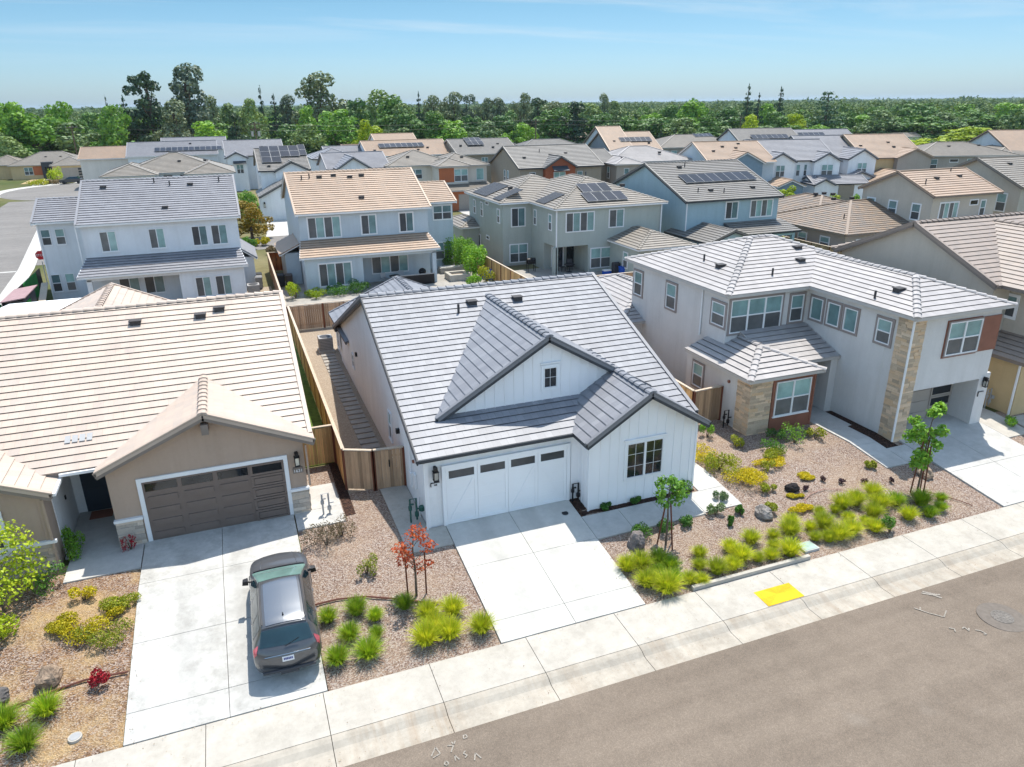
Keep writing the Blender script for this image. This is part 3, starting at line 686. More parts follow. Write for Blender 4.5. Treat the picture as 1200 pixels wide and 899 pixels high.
# lower front room
zt = 2.87 + .38 * 2.175; aW, bW, cW = (21.05, 25.05, 2.87), (25.4, 25.05, 2.87), (23.225, 27.225, zt)
R.r.plane([aW, bW, cW], .36, .05, 2.87); R.r.plane([(21.05, 30.3, 2.87), aW, cW, (23.225, 30.3, zt)], .36, .05, 2.87); R.r.plane([bW, (25.4, 29, 2.87), (23.225, 29, zt), cW], .36, .05, 2.87)
for p_, q_ in ((aW, cW), (bW, cW), (cW, (23.225, 28.9, zt))): R._ridge(p_, q_)
R.fas(aW, bW, (0, -1, 0), .17); R.fas(aW, (21.05, 30.3, 2.87), (-1, 0, 0), .17); R.fas(bW, (25.4, 29, 2.87), (1, 0, 0), .17)
R.box(21.45, 25.08, 25.4, 30.6, -.3, 2.85)
R.shed((23.2, 26.15, 2.95), (27.3, 26.15, 2.95), (27.3, 28.83, 3.97), (23.2, 28.83, 3.97))
R.box(26.9, 27.31, 26.3, 28.8, -.2, 2.9)
R.box(25.08, 27.3, 28.2, 28.84, -.2, 3.2)
R.hip(20.6, 27.5, 36.4, 46.5, 2.55, .4, ov=.35)
# small hood roof right of the garage
R.shed((33.9, 22.9, 2.75), (33.9, 24.3, 2.75), (32.72, 24.3, 3.15), (32.72, 22.9, 3.15)) if 0 else R.shed((33.3, 24.6, 2.75), (33.3, 22.9, 2.75), (32.72, 22.9, 2.95), (32.72, 24.6, 2.95))
bs = MB()
stone_panel(bs, 'y-', 25.4, 21.40, 22.62, -.25, 2.75, .07, 11); stone_panel(bs, 'x-', 21.45, 25.34, 26.35, -.25, 2.75, .07, 12)
R.part('stone_corner', bs, M['ledge_buff']); bs = MB(); stone_panel(bs, 'y-', 22.42, 27.27, 28.02, -.25, 5.75, .07, 13); stone_panel(bs, 'x-', 27.33, 22.36, 23.2, -.25, 5.8, .07, 14)
R.part('stone_corner', bs, M['ledge_buff'])
ps = MB(); ps.box(22.66, 25.1, 25.33, 25.398, -.2, 2.62); ps.box(25.02, 25.12, 25.3, 26.2, -.2, 2.8); R.part('accent_panel', ps, M['rust']); ps = MB(); ps.box(31.5, 32.72, 22.36, 22.418, 3.78, 5.45); ps.box(29.36, 31.5, 22.37, 22.418, 3.72, 5.5)
R.part('accent_panel', ps, M['rust'])
R.win('y-', 25.33, 22.82, 24.85, .75, 2.5, 'sh2'); R.win('y-', 22.37, 29.46, 31.48, 3.84, 5.4, 'sh2', 'win_brown', .06)
t = 'win_brown'
R.win('x-', 22.36, 36.95, 37.85, 3.95, 5.35, 'sh', t, .12); R.win('x-', 22.36, 33.35, 34.3, 3.98, 5.38, 'sh', t, .12)
R.win('x-', 22.36, 28.98, 30.05, 4.2, 5.35, 'sh', t, .12); R.win('y-', 28.85, 22.55, 25.65, 3.9, 5.6, 'sh3', t, .12)
R.win('y-', 28.85, 26.22, 27.02, 4.1, 5.5, 'sh', t, .12)
for y0, st_ in ((27.75, 'fx'), (26.6, 'fx'), (25.5, 'fx'), (23.5, 'sh')): R.win('x-', 27.33, y0, y0 + .8, 4.28, 5.4, st_, t, .12)
R.win('x-', 21.45, 29.1, 29.95, 1.0, 2.25, 'sh', t, .1)
R.garage('y-', 23.7, 28.05, 32.2, 0, 2.3, 'st_taupe', 4, 3, 'right')
fd = MB(); fd.box(25.3, 26.3, 28.14, 28.198, 0, 2.3); R.part('front_door', fd, M['door_navy'])
dn = MB(); dn.tube([(27.19, 22.3, 5.75), (27.19, 22.3, 0)], .05, 8); dn.tube([(27.19, 22.2, 5.85), (27.19, 22.3, 5.7)], .05, 8); dn.tube([(22.3, 30.9, 5.85), (22.3, 30.9, 3.3)], .045, 8); R.part('downspout', dn, M['whitetrim'])
R.lantern('y-', 22.42, 32.55, 2.05, .85)
al = MB(); al.tube([(21.38, 27.0, 2.16), (21.46, 27.0, 2.16)], .08, 12); R.part('alarm_bell', al, M['rust'])
nb = MB(); nb.box(32.35, 32.7, 22.38, 22.424, 1.62, 1.65); nb.box(32.35, 32.38, 22.38, 22.424, 1.4, 1.65); R.part('number_bracket', nb, M['dgrey'])
for x, y, z in ((23.85, 31.72, 6.62), (28.2, 30.7, 6.75), (29.0, 31.95, 7.15), (28.46, 24.5, 6.5)): R.vent(x, y, z)
for x, y, z in ((23.92, 33.28, 6.6), (25.59, 29.71, 6.38), (27.45, 24.85, 6.12)): R.vent(x, y, z, kind=1)
R.finish()

# ================================================================== far right house
R2 = House('beige_house', 'beige two storey house with big side gable at the right edge', (40, 30), wall='st_beige', roof='roof_R2', fascia='fasc_tan', e=.36, h=.034)
R2.gable('x', 35.0, 50, 24.55, 35.4, 6.05, .445, br=29.95, ov=.35, rake=.35, ends=(1, 0))
R2.hip(35.4, 46, 22.3, 36, 6.05, .42, ov=.6, walls=False, sides='wes')
R2.box(36.6, 45, 22.9, 30, -.3, 6.0)
R2.wall('st_yellow'); R2.box(35.15, 44, 22.45, 30, -.3, 2.95); R2.wall('st_beige')
R2.shed((34.75, 28.5, 2.8), (34.75, 22.1, 2.8), (36.62, 22.1, 3.55), (36.62, 28.5, 3.55))
dn = MB(); dn.box(35.06, 35.14, 22.5, 22.58, -.1, 2.8); R2.part('downspout', dn, M['whitetrim'])
R2.win('x-', 36.6, 24.4, 25.2, 4.3, 5.4, 'sh', 'whitetrim'); R2.win('y-', 22.9, 38, 39.6, 4, 5.4, 'sl', 'whitetrim')
R2.vent(40.5, 27.6, 7.42); R2.vent(44, 26.5, 6.9, kind=1)
R2.finish()
# ================================================================== second row (backs of houses)
def rowvents(H, x0, x1, y, z, n, dz=0):
    for i in range(n):
        x = x0 + (x1 - x0) * (i + .5) / n + rnd.uniform(-.5, .5)
        H.vent(x, y, z, kind=i % 2) if i % 3 else H.vent(x, y, z)
B1 = House('two_storey_house', 'pale blue two storey house with blue grey roof behind the blush roof', (-5, 68), wall='st_bluewhite', roof='roof_B1', fascia='fasc_white', e=.38, h=.05)
B1.gable('x', -10.95, .98, 64.1, 78, 6.47, .385, ov=.4, rake=.3)
B1.gable('x', -14.5, -10.4, 67.5, 75.5, 6.4, .36, ov=.4, rake=.35)
B1.shed((-11.2, 61.95, 2.9), (1.0, 61.95, 2.9), (.6, 64.5, 3.88), (-10.7, 64.5, 3.88))
B1.box(-4.2, .6, 62.3, 64.6, -.3, 2.85); B1.box(-10.6, -4.2, 62.3, 62.6, 2.5, 2.85); B1.box(-10.65, -10.3, 62.3, 62.65, -.3, 2.6)
B1.shed((1.9, 66.5, 2.6), (1.9, 72, 2.6), (.65, 72, 3.5), (.65, 66.5, 3.5)); B1.box(.5, 1.6, 66.8, 71.8, -.2, 2.65)
for x0, x1 in ((-9.47, -8.32), (-6.01, -4.89), (-2.88, -1.74), (-1.42, -.23)): B1.win('y-', 64.5, x0, x1, 4.3, 5.85, 'sl')
for x0, x1 in ((-14.04, -13.37), (-13.05, -12.37)):
    B1.win('y-', 67.9, x0, x1, 4.57, 5.83, 'sh'); B1.win('y-', 67.9, x0, x1, .8, 2.23, 'sh')
for x0, x1 in ((-3.1, -1.97), (-1.62, -.46)): B1.win('y-', 62.3, x0, x1, .6, 2.17, 'sl')
B1.win('y-', 64.5, -8.76, -7.3, .75, 2.14, 'sl'); B1.win('y-', 64.5, -6.96, -5.51, .75, 2.14, 'sl')
for x, y in ((-9.2, 69.7), (-5.4, 70.2), (-4.2, 69.6), (-2.6, 69.6), (-.3, 69.9), (-4.6, 66.0)): B1.vent(x, y, 6.47 + .385 * (y - 64.1) + .03, kind=0 if int(x * 10) % 3 else 1)
dn = MB(); dn.box(-11.0, -10.92, 64.3, 64.4, 3, 6.3); dn.box(.55, .62, 62.2, 62.28, 0, 2.8); dn.box(-14.2, -14.1, 67.75, 67.85, 0, 6.2); B1.part('downspout', dn, M['whitetrim'])
B1.finish()

B2 = House('two_storey_house', 'light blue two storey house with peach tile roof behind the white house', (11, 68), wall='st_blue', roof='roof_tan', fascia='fasc_white', e=.38, h=.05)
B2.gable('x', 5.2, 16.95, 64.15, 78, 6.3, .41, ov=.4, rake=.3)
B2.gable('x', 16.4, 20.3, 67.5, 75.5, 6.25, .37, ov=.4, rake=.35)
B2.shed((5.0, 61.95, 3.05), (17.0, 61.95, 3.05), (16.6, 64.5, 4.03), (5.4, 64.5, 4.03))
B2.box(5.4, 10.2, 62.3, 64.6, -.3, 3.0); B2.box(10.2, 16.65, 62.3, 62.6, 2.62, 3.0); B2.box(16.3, 16.65, 62.3, 62.65, -.3, 2.7)
B2.box(4.2, 5.45, 66.5, 72, -.2, 2.75); B2.shed((3.7, 72, 2.75), (3.7, 66.2, 2.75), (5.5, 66.2, 3.6), (5.5, 72, 3.6))
B2.win('y-', 64.55, 6.2, 8.92, 4.2, 5.95, 'sl2', 'whitetrim', .07); B2.win('y-', 64.55, 10.7, 12.0, 4.25, 5.9, 'sl', 'whitetrim', .07); B2.win('y-', 64.55, 14.05, 15.3, 4.25, 5.9, 'sl', 'whitetrim', .07)
B2.win('y-', 67.9, 18.05, 19.82, 4.6, 5.9, 'sh2', 'whitetrim', .07); B2.win('y-', 67.9, 18.1, 19.82, .85, 2.45, 'sh2', 'whitetrim', .07)
B2.win('y-', 62.3, 6.5, 9.2, .5, 2.42, 'sl2', 'whitetrim', .07); B2.win('y-', 64.55, 11.35, 14.6, .72, 2.22, 'sl2', 'whitetrim', .05)
for x, y, k in ((6.6, 69.7, 1), (9.5, 70.2, 0), (10.9, 69.8, 0), (12.0, 70.0, 0), (8.2, 70, 0), (11.2, 66.2, 0), (7.3, 69.9, 1)): B2.vent(x, y, 6.3 + .41 * (y - 64.15) + .03, kind=k)
B2.finish()

B3 = House('two_storey_house', 'sage grey two storey house with hip roof and solar panels behind the white house', (31, 66), wall='st_sage', roof='roof_cream', fascia='fasc_white', e=.38, h=.05)
B3.hip(27.0, 38.6, 60.0, 74.5, 6.0, .36, ov=.4); B3.hip(24.0, 35, 65.9, 77, 6.0, .36, ov=.4)
B3.w.v = []; B3.w.f = []; B3.w.m = []; B3.w.uv = []
B3.box(24.4, 34.6, 66.3, 76.6, -.3, 5.96); B3.box(27.4, 38.2, 60.4, 74, 2.55, 5.96); B3.box(27.4, 38.2, 63.3, 74, -.3, 2.56); B3.box(30.6, 38.2, 60.401, 63.4, -.3, 2.56); B3.box(27.1, 27.5, 60.3, 60.75, -.3, 2.56)
B3.hip(32.5, 38.4, 54.7, 63, 2.9, .36, ov=.35); B3.hip(22.3, 26, 73.2, 80, 2.8, .36, ov=.3)
B3.win('y-', 60.4, 28.3, 31.1, 3.85, 5.55, 'sl2', 'whitetrim', .05); B3.win('y-', 60.4, 32.65, 34.15, 4.0, 5.6, 'sl', 'whitetrim', .05)
B3.win('y-', 60.4, 30.85, 32.95, .35, 2.2, 'sh2', 'whitetrim', .05); B3.win('y-', 66.3, 25.3, 26.7, 3.7, 5.45, 'sl', 'whitetrim', .05); B3.win('y-', 66.3, 25.1, 26.95, .25, 2.0, 'sh2', 'whitetrim', .05)
B3.win('x-', 27.4, 65.1, 65.7, 3.9, 5.3, 'sh', 'whitetrim', .05); B3.win('x-', 27.4, 61.5, 62.2, 3.9, 5.3, 'sh', 'whitetrim', .05)
for y, z0, z1 in ((67.0, 4.0, 5.3), (72.0, 4.0, 5.4), (74.3, 4.0, 5.4)): B3.win('x-', 24.4, y, y + .75, z0, z1, 'sh', 'whitetrim', .05)
for y, z0, z1 in ((70.3, 5.35, 5.65), (70.2, 1.9, 2.25), (73, .7, 2.0)): B3.win('x-', 24.4, y, y + .9, z0, z1, 'dk', 'whitetrim', .05)
B3.win('y-', 63.3, 28.2, 29.4, .2, 2.1, 'dk', 'whitetrim', .05); sd = MB(); sd.box(29.75, 30.5, 63.24, 63.299, 0, 2.2); B3.part('patio_door', sd, M['g_dark'])
B3.win('x-', 32.85, 57.0, 57.8, .8, 2.2, 'sh', 'whitetrim', .05)
c_, s_ = cos(math.atan(.36)), sin(math.atan(.36))
B3.solar((30.6, 60.75, 6.27), (1, 0, 0), (0, c_, s_), 4, 1, 1.02, 1.75); B3.solar((30.95, 62.5, 6.9), (1, 0, 0), (0, c_, s_), 3, 1, 1.02, 1.75)
# black pool heating mats on the west slopes
for x0, y0, ww, hh, pl_ in ((24.25, 70.6, 4.2, 2.6, 'w'), (24.25, 66.6, 2.0, 2.6, 'w'), (27.2, 62.6, 2.4, 2.2, 'w')):
    mb = MB(); a = Vector((x0, y0 + ww, 6.0 + .36 * (x0 - (24.0 if x0 < 26 else 27.0)) + .08)); ex = Vector((0, -1, 0)); ey = Vector((c_, 0, s_)); n_ = ex.cross(ey)
    for i in range(int(ww / .32)):
        p = a + ex * (.32 * i); q = [p, p + ex * .28, p + ex * .28 + ey * hh, p + ey * hh]; mb.hexa(q + [v + n_ * .03 for v in q])
    B3.part('solar_mat', mb, M['dgrey'])
B3.vent(26.4, 69.4, 6.95); B3.vent(35.6, 63.5, 7.35); B3.vent(33.2, 66.5, 8.1, kind=1)
dn = MB(); dn.box(38.05, 38.15, 60.25, 60.35, 0, 5.8); dn.box(27.3, 27.4, 60.3, 60.39, 0, 5.8); B3.part('downspout', dn, M['whitetrim'])
B3.finish()

B4 = House('two_storey_house', 'blue two storey house with grey gable roof and a long row of solar panels', (46, 66), wall='st_teal', roof='roof_grey', fascia='fasc_dark', e=.38, h=.05)
B4.gable('x', 40.1, 51.4, 59.3, 77, 6.0, .37, br=67.2, ov=.4, rake=.3)
B4.gable('y', 54.6, 62, 39.6, 45.2, 2.9, .36, ov=.35, rake=.3, ends=(1, 0))
B4.shed((44.8, 57.2, 2.9), (52.2, 57.2, 2.9), (51.6, 59.7, 3.75), (44.8, 59.7, 3.75)); B4.box(51.2, 51.5, 57.3, 57.6, -.2, 2.9); B4.box(45, 51.5, 57.35, 57.6, 2.5, 2.9)
B4.win('y-', 59.7, 44.9, 46.3, 4.1, 5.7, 'sl', 'whitetrim', .07); B4.win('y-', 59.7, 47.8, 50.4, 4.1, 5.7, 'sl2', 'whitetrim', .07)
c_, s_ = cos(math.atan(.37)), sin(math.atan(.37))
B4.solar((42.2, 62.6, 7.22), (1, 0, 0), (0, c_, s_), 8, 1, 1.02, 1.8)
for x, y, k in ((42.5, 61.0, 1), (44, 61.1, 0), (45.2, 60.6, 1), (49, 61.2, 0), (43.5, 66, 0), (44.2, 66.1, 1)): B4.vent(x, y, 6 + .37 * (y - 59.3) + .03, kind=k)
dn = MB(); dn.box(40.42, 40.5, 59.6, 59.69, 0, 5.9); B4.part('downspout', dn, M['whitetrim'])
B4.finish()

B5 = House('single_storey_house', 'low taupe house with brown blend hip roof behind the pale grey house', (60, 62), rot=0, wall='st_taupe', roof='roof_blend', fascia='fasc_tan', cap=False, e=.4, h=.045)
B5.hip(53.7, 70, 53.0, 66, 2.95, .32, ov=.5); B5.hip(56.5, 68, 60, 74, 2.95, .32, ov=.5)
for y in (55.5, 58.6, 61.5): B5.win('x-', 54.2, y, y + 1.2, 1.2, 2.3, 'sh', 'whitetrim', .06)
B5.win('y-', 53.5, 55.5, 56.5, 1.2, 2.3, 'sh', 'whitetrim', .06)
for x, y, z in ((62, 66.5, 4.9), (63, 66.3, 4.95), (63.6, 65.6, 4.9), (60.5, 62.2, 4.9), (62.4, 61.6, 4.95), (63.4, 58.1, 4.5)): B5.vent(x, y, z)
B5.vent(56.5, 56.4, 3.9, kind=1); B5.finish()

# ================================================================== farther rows
def far(name, label, wall, roof, fascia='fasc_white', loc=(0, 0), rot=0):
    return House(name, label, loc, rot, wall, roof, fascia, cap=False, e=.42, h=.05, local=True)
R_ = radians
C1 = far('bungalow', 'tan one storey house with grey hip roof at the end of the cul de sac', 'st_yellow', 'roof_cream', 'fasc_grey', (-36, 198))
C1.hip(-8.2, 8.1, -.1, 12, 3.0, .42, ov=.4); C1.hip(.6, 8.1, -3.9, 6, 3.0, .42, ov=.4); C1.hip(-14, -5, 3, 13, 3.0, .42)
C1.garage('y-', -3.5, 2.25, 7.2, 0, 2.4, 'st_taupe', 4, 4, 'right'); C1.wall('fasc_dark'); C1.box(-1.5, .7, -.8, 1.5, 0, 3.6); C1.wall('st_orange'); C1.box(-3.4, -1.6, .2, .35, .8, 2.7)
C1.win('y-', .3, -5.2, -3.5, .9, 2.5, 'sh2'); dg = MB(); dg.box(-.9, .1, -.87, -.801, 0, 2.6); C1.part('front_door', dg, M['g_dark'])
for x in (-5, -1, 2): C1.vent(x, 3.5, 4.5)
C1.finish()
C2 = far('hip_roof_house', 'house with cream hip roofs just beyond the blue grey roof on the left', 'st_bluewhite', 'roof_cream', 'fasc_grey', (-7, 118))
C2.hip(-6.3, 7.8, 0, 13, 6.1, .36); C2.hip(-8.4, -1.2, -3.2, 8, 6.1, .36); C2.hip(2.2, 8.9, -4.2, 8, 6.1, .36)
C2.win('y-', .4, -.8, .5, 5.1, 5.8, 'dk'); C2.win('y-', .4, 1.4, 2.2, 5.1, 5.8, 'dk'); C2.vent(1.5, 3.5, 7.4); C2.vent(-5, -.5, 6.9)
C2.solar((5.6, -.6, 6.9), (.0, 1, 0), (-.94, 0, .34), 3, 1, 1.02, 1.7) if 0 else None
for x, y in ((5.0, 2.0), (2.6, 5.0)): C2.vent(x, y, 7.5)
C2.finish()
C3 = far('gable_roof_house', 'pale house with one long row of solar panels below the green treetops on the left', 'st_bluewhite', 'roof_B1', 'fasc_white', (-7, 165))
C3.gable('x', -9.5, 7, -4, 10, 6.1, .33); C3.gable('x', -4, 9, 8, 20, 6.6, .36)
C3.solar((-4.5, -2.2, 6.75), (1, 0, 0), (0, .95, .31), 12, 1, 1.0, 1.9); C3.vent(2, 1.5, 8); C3.win('y-', -3.6, -2, 0, 4.2, 5.6, 'sl'); C3.finish()
C3b = far('gable_roof_house', 'house with plain peach roof left of the long solar row', 'cream', 'roof_tan', 'fasc_white', (-21.5, 172))
C3b.gable('x', -4, 5.0, -5, 8, 5.6, .3); C3b.finish()
C5 = far('gable_roof_house', 'pale grey house with small gable and dark awning left of the solar gable house', 'st_bluewhite', 'roof_B1', 'fasc_dark', (3, 151))
C5.gable('x', -2, 9, 1.5, 15, 6.1, .38); C5.gable('y', -1, 8, -2.1, 2.1, 5.9, .5, ends=(1, 0)); C5.win('y-', -.7, -.2, 1.0, 3.1, 4.7, 'sh2')
aw = MB(); aw.prism([(-.7, -.7, 5.3), (1.6, -.7, 5.3), (1.6, -1.6, 4.9), (-.7, -1.6, 4.9)], (0, 0, .06)); C5.part('awning', aw, M['fasc_dark']); C5.vent(5, 5, 7.5); C5.finish()
C4 = far('gable_roof_house', 'white house with steep front gable and big solar array above a white garage', 'st_white', 'roof_grey', 'fasc_dark', (8.5, 112))
C4.gable('x', -3.6, 3.7, 1.0, 14.5, 6.2, .4, ov=.3); C4.gable('y', .4, 8, -1.55, 3.5, 6.15, .5, ov=.25, ends=(1, 0))
C4.gable('y', -4.4, 4, -4.2, 3.6, 3.2, .5, ov=.3, ends=(1, 0)); C4.garage('y-', -3.95, -3.2, 1.6, 0, 2.3, 'white', 4, 4, 'top'); C4.lantern('y-', -3.95, -3.55, 2.0, 1.3)
c_, s_ = cos(math.atan(.4)), sin(math.atan(.4))
C4.solar((-2.8, 3.1, 7.1), (1, 0, 0), (0, c_, s_), 4, 3, 1.35, 1.75, skip=((2, 0), (3, 0))); C4.solar((2.75, 5, 7.85), (1, 0, 0), (0, c_, s_), 1, 2, 1.0, 1.75)
C4.vent(-2, 2.2, 6.75); C4.win('x-', -3.3, 4, 5, 4.2, 5.4, 'sh'); C4.finish()
C6 = far('gable_roof_house', 'white house with dark edged gable peeking over the peach roof', 'st_bluewhite', 'roof_B1', 'fasc_dark', (18, 111))
C6.gable('y', 0, 12, -2.5, 2.6, 6.2, .62, ov=.3); C6.gable('x', -3.6, 6, 2.5, 14, 6.0, .35, ov=.3); C6.win('y-', .3, -.6, .6, 4.2, 5.6, 'sh2'); C6.finish()
C6b = far('hip_roof_house', 'white house with pale grey hip roof left of the dark edged gable', 'st_bluewhite', 'roof_B1', 'fasc_dark', (20, 138))
C6b.hip(-5, 3.2, -2, 9, 6.1, .36); C6b.gable('x', -2, 5, 3, 12, 6.1, .36); C6b.win('y-', -1.6, -3.5, -2, 4.2, 5.5, 'sh2'); C6b.finish()
C6c = far('gable_roof_house', 'small peach roofed house between the hip roof and the solar tan roof', 'st_blue', 'roof_tan', 'fasc_white', (23.6, 146))
C6c.gable('x', -1.8, 1.7, -3, 6, 6.2, .36); C6c.finish()
C7 = far('gable_roof_house', 'pale blue house with peach gable roof and dark solar strip before the trees', 'st_bluewhite', 'roof_tan', 'fasc_white', (31, 137))
C7.gable('x', -6.3, 9.5, -1, 13, 6.2, .34); C7.gable('x', -2.5, 6, 9, 21, 7.2, .38); C7.win('y-', -.6, -3.5, -1.6, 4.0, 5.6, 'sl'); C7.win('y-', -.6, -.8, 1.6, 4.6, 5.6, 'sl2')
C7.solar((-3.4, 2.2, 7.4), (1, 0, 0), (0, .947, .322), 8, 1, 1.02, 1.9); C7.vent(-4.5, 1.5, 7.1); C7.vent(3.5, 1.2, 7.0); C7.vent(5.5, 2, 7.3); C7.finish()
C8 = far('hip_roof_house', 'cream two storey house with hip roof and orange panel above a terracotta garage', 'cream', 'roof_cream', 'fasc_grey', (32, 109))
C8.hip(-2.3, 6.1, -.3, 10, 6.2, .36); C8.hip(-9, 2, 3.2, 14, 6.2, .36); C8.hip(-2.4, 3, -.8, 6, 6.2, .36)
C8.wall('st_orange'); C8.box(-1.95, .35, -.47, -.3, 3.9, 5.9); C8.box(-1.2, 5.6, -2.6, .5, -.3, 2.9); C8.wall('cream'); C8.shed((-1.5, -3.0, 2.9), (6, -3.0, 2.9), (5.8, .1, 3.7), (-.7, .1, 3.7))
C8.garage('y-', -2.6, .3, 4.9, 0, 2.3, 'st_taupe', 4, 4, 'none'); C8.win('y-', -.4, .4, 2.5, 3.95, 5.7, 'sh2'); C8.win('y-', .1, 4.0, 5.2, 4, 5.7, 'fx'); C8.win('y-', 3.6, -5.6, -3.5, 4.2, 5.6, 'sh2')
C8.vent(2.5, 2.4, 7.2); C8.vent(1.0, 5, 8.0, kind=1); C8.vent(-5, 6, 7.3); C8.finish()
C9 = far('gable_roof_house', 'taupe house with wide grey gable roof and one square solar block', 'st_brown', 'roof_grey', 'fasc_grey', (44, 133))
C9.gable('x', -3.8, 8.5, -.5, 13, 6.2, .36); C9.hip(4, 14, 2, 14, 6.1, .34); C9.win('y-', -.1, 1.0, 2.2, 4.2, 5.6, 'sh2'); C9.win('y-', -.1, 3.6, 4.9, 3.6, 5.7, 'sh2')
C9.solar((-.6, 2.8, 7.55), (1, 0, 0), (0, .94, .34), 3, 2, 1.05, 1.7); C9.vent(-2, 3, 7.6); C9.vent(4, 2, 7.2); C9.vent(5.5, 3.6, 7.7); C9.finish()
C10 = far('gable_roof_house', 'brown house with grey gable roof and red brick front gable behind the solar roof', 'st_brown', 'roof_grey', 'fasc_dark', (45, 105))
C10.gable('x', -6, 7.5, -5.9, 7.0, 6.2, .42); C10.gable('x', 3, 12, -2, 8, 6.2, .36); C10.wall('brick'); C10.gable('y', -6.6, 2, -2.4, 2.9, 6.2, .58, ov=.3, ends=(1, 0)); C10.gable('y', -8.5, -2, -7.0, -3.1, 3.0, .5, ov=.3, ends=(1, 0)); C10.wall('st_brown')
C10.win('y-', -6.3, -.8, 1.0, 4.0, 5.6, 'sh2'); aw = MB(); aw.prism([(-1.1, -6.35, 6.35), (1.3, -6.35, 6.35), (1.3, -7.2, 5.75), (-1.1, -7.2, 5.75)], (0, 0, .07)); C10.part('awning', aw, M['fasc_dark'])
for y in (-1.2, .1): C10.win('x-', -5.7, y, y + .7, 3.7, 5.6, 'sh')
C10.win('y-', -5.5, -4.2, -3.3, 4.9, 5.6, 'dk'); C10.win('y-', -5.5, 3.3, 4.1, 4.1, 5.5, 'sh'); C10.vent(-4, -3, 7.45); C10.vent(-1, -1.5, 8.1, kind=1); C10.vent(3, -2, 7.8); C10.finish()
C11 = far('hip_roof_house', 'taupe house with grey hip roof between brick gable and the light blue gable', 'st_brown', 'roof_grey', 'fasc_grey', (60, 131))
C11.hip(-10, 7.5, -2, 10, 6.2, .36); C11.win('y-', -1.6, 3, 4.3, 4.1, 5.5, 'sh'); C11.vent(0, 1.5, 7.4); C11.vent(3, 1.2, 7.3); C11.finish()
C12 = far('hip_roof_house', 'warm grey two storey house with pale hip roof above the sage house', 'st_taupe', 'roof_R', 'fasc_grey', (61, 104), R_(-6))
C12.hip(-5.5, 9, -1.5, 10, 6.2, .34); C12.hip(-6.2, -1.2, -5.6, 6, 6.2, .34)
for y in (-2.6, -.4, 1.8): C12.win('x-', -5.8, y, y + .9, 4.0, 5.7, 'sh')
C12.win('y-', -5.2, -4.6, -3.8, 4, 5.6, 'sh'); C12.win('y-', -1.1, .2, 2.0, 3.8, 5.6, 'sl'); C12.vent(-4, -3, 7.0); C12.vent(4, 1, 7.3); C12.finish()
C13 = far('gable_roof_house', 'light blue house with peach gable roof and solar strip right of the grey hip roof', 'st_blue', 'roof_tan', 'fasc_dark', (74, 132), R_(-10))
C13.gable('x', -5, 5.4, -7, 9, 6.2, .4); C13.gable('x', -5, 0, -7, 13, 6.2, .42); C13.solar((-1.8, -3.4, 7.7), (1, 0, 0), (0, .93, .37), 6, 1, 1.02, 1.8); C13.vent(-3, -3, 7.9); C13.vent(3.6, -4, 7.5); C13.win('x-', -4.7, -3, -2, 4, 5.4, 'sh'); C13.finish()
C14 = far('hip_roof_house', 'low grey house with broad hip roof just below the row of small conifers', 'st_taupe', 'roof_cream', 'fasc_grey', (92, 136), R_(-6))
C14.hip(-9.5, 10, -5, 8, 6.2, .33); 
for x in (-8.6, -6.6, -4.4): C14.win('y-', -4.6, x, x + 1.2, 4.2, 5.6, 'sh')
C14.solar((1, 0, 7.8), (1, 0, 0), (0, .95, .31), 4, 1, 1.02, 1.7); C14.finish()
C15 = far('gable_roof_house', 'light blue house with peach roof and slate blue front gable', 'st_blue', 'roof_tan', 'fasc_white', (73, 100), R_(-13))
C15.gable('x', -4.2, 6.5, -6.4, 11, 6.2, .36, br=1.0); C15.wall('slate'); C15.gable('y', -7.2, 2, -1.7, 4.4, 6.15, .52, ov=.35, ends=(1, 0)); C15.gable('y', -10.5, -4, 4.9, 9.4, 3.0, .42, ov=.3, ends=(1, 0))
C15.wall('st_blue'); C15.win('y-', -6.75, .1, 2.3, 3.9, 5.7, 'gr2', 'whitetrim', .1); C15.win('y-', -6.0, -3.4, -2.6, 4.2, 5.6, 'sh', 'whitetrim', .06); C15.win('y-', -10.05, 5.8, 6.9, .9, 2.3, 'gr', 'whitetrim', .08)
for x, y in ((-2, -2.5), (0, -1), (2, -1.5), (3, 0)): C15.vent(x, y, 6.2 + .36 * (y + 6.4) + .03)
C15.finish()
C16a = far('gable_roof_house', 'pale blue grey house with tall side gable and solar strip before the trees', 'st_bluewhite', 'roof_grey', 'fasc_dark', (101, 126), R_(-14))
C16a.gable('x', -6, 7, -8, 10, 6.2, .38, br=1); C16a.solar((-3.0, -4.2, 7.8), (1, 0, 0), (0, .935, .355), 7, 1, 1.05, 1.8); C16a.win('y-', -7.6, 1, 3, 4.2, 5.5, 'sh2'); C16a.vent(-1, -5.8, 7.1); C16a.finish()
C16 = far('farmhouse', 'white farmhouse with three small dark edged gables beside the lime tree', 'st_white', 'roof_B1', 'fasc_dark', (84.4, 97), R_(-16))
C16.gable('x', -6, 5.5, -4.6, 9, 6.2, .4, ov=.3); C16.gable('y', -5.6, 2, -6.2, -1.4, 6.1, .55, ov=.25, ends=(1, 0)); C16.gable('y', -5.6, 2, 1.2, 5.7, 6.1, .55, ov=.25, ends=(1, 0)); C16.gable('x', -6.3, -2, 0, 8, 7.3, .4, ov=.3)
for x0, x1, y in ((-4.6, -3.2, -5.35), (2.6, 4.4, -5.35), (-.9, -.3, -4.3), (.3, .8, -4.3)): C16.win('y-', y, x0, x1, 3.9, 5.6, 'sh2' if x1 - x0 > 1 else 'sh')
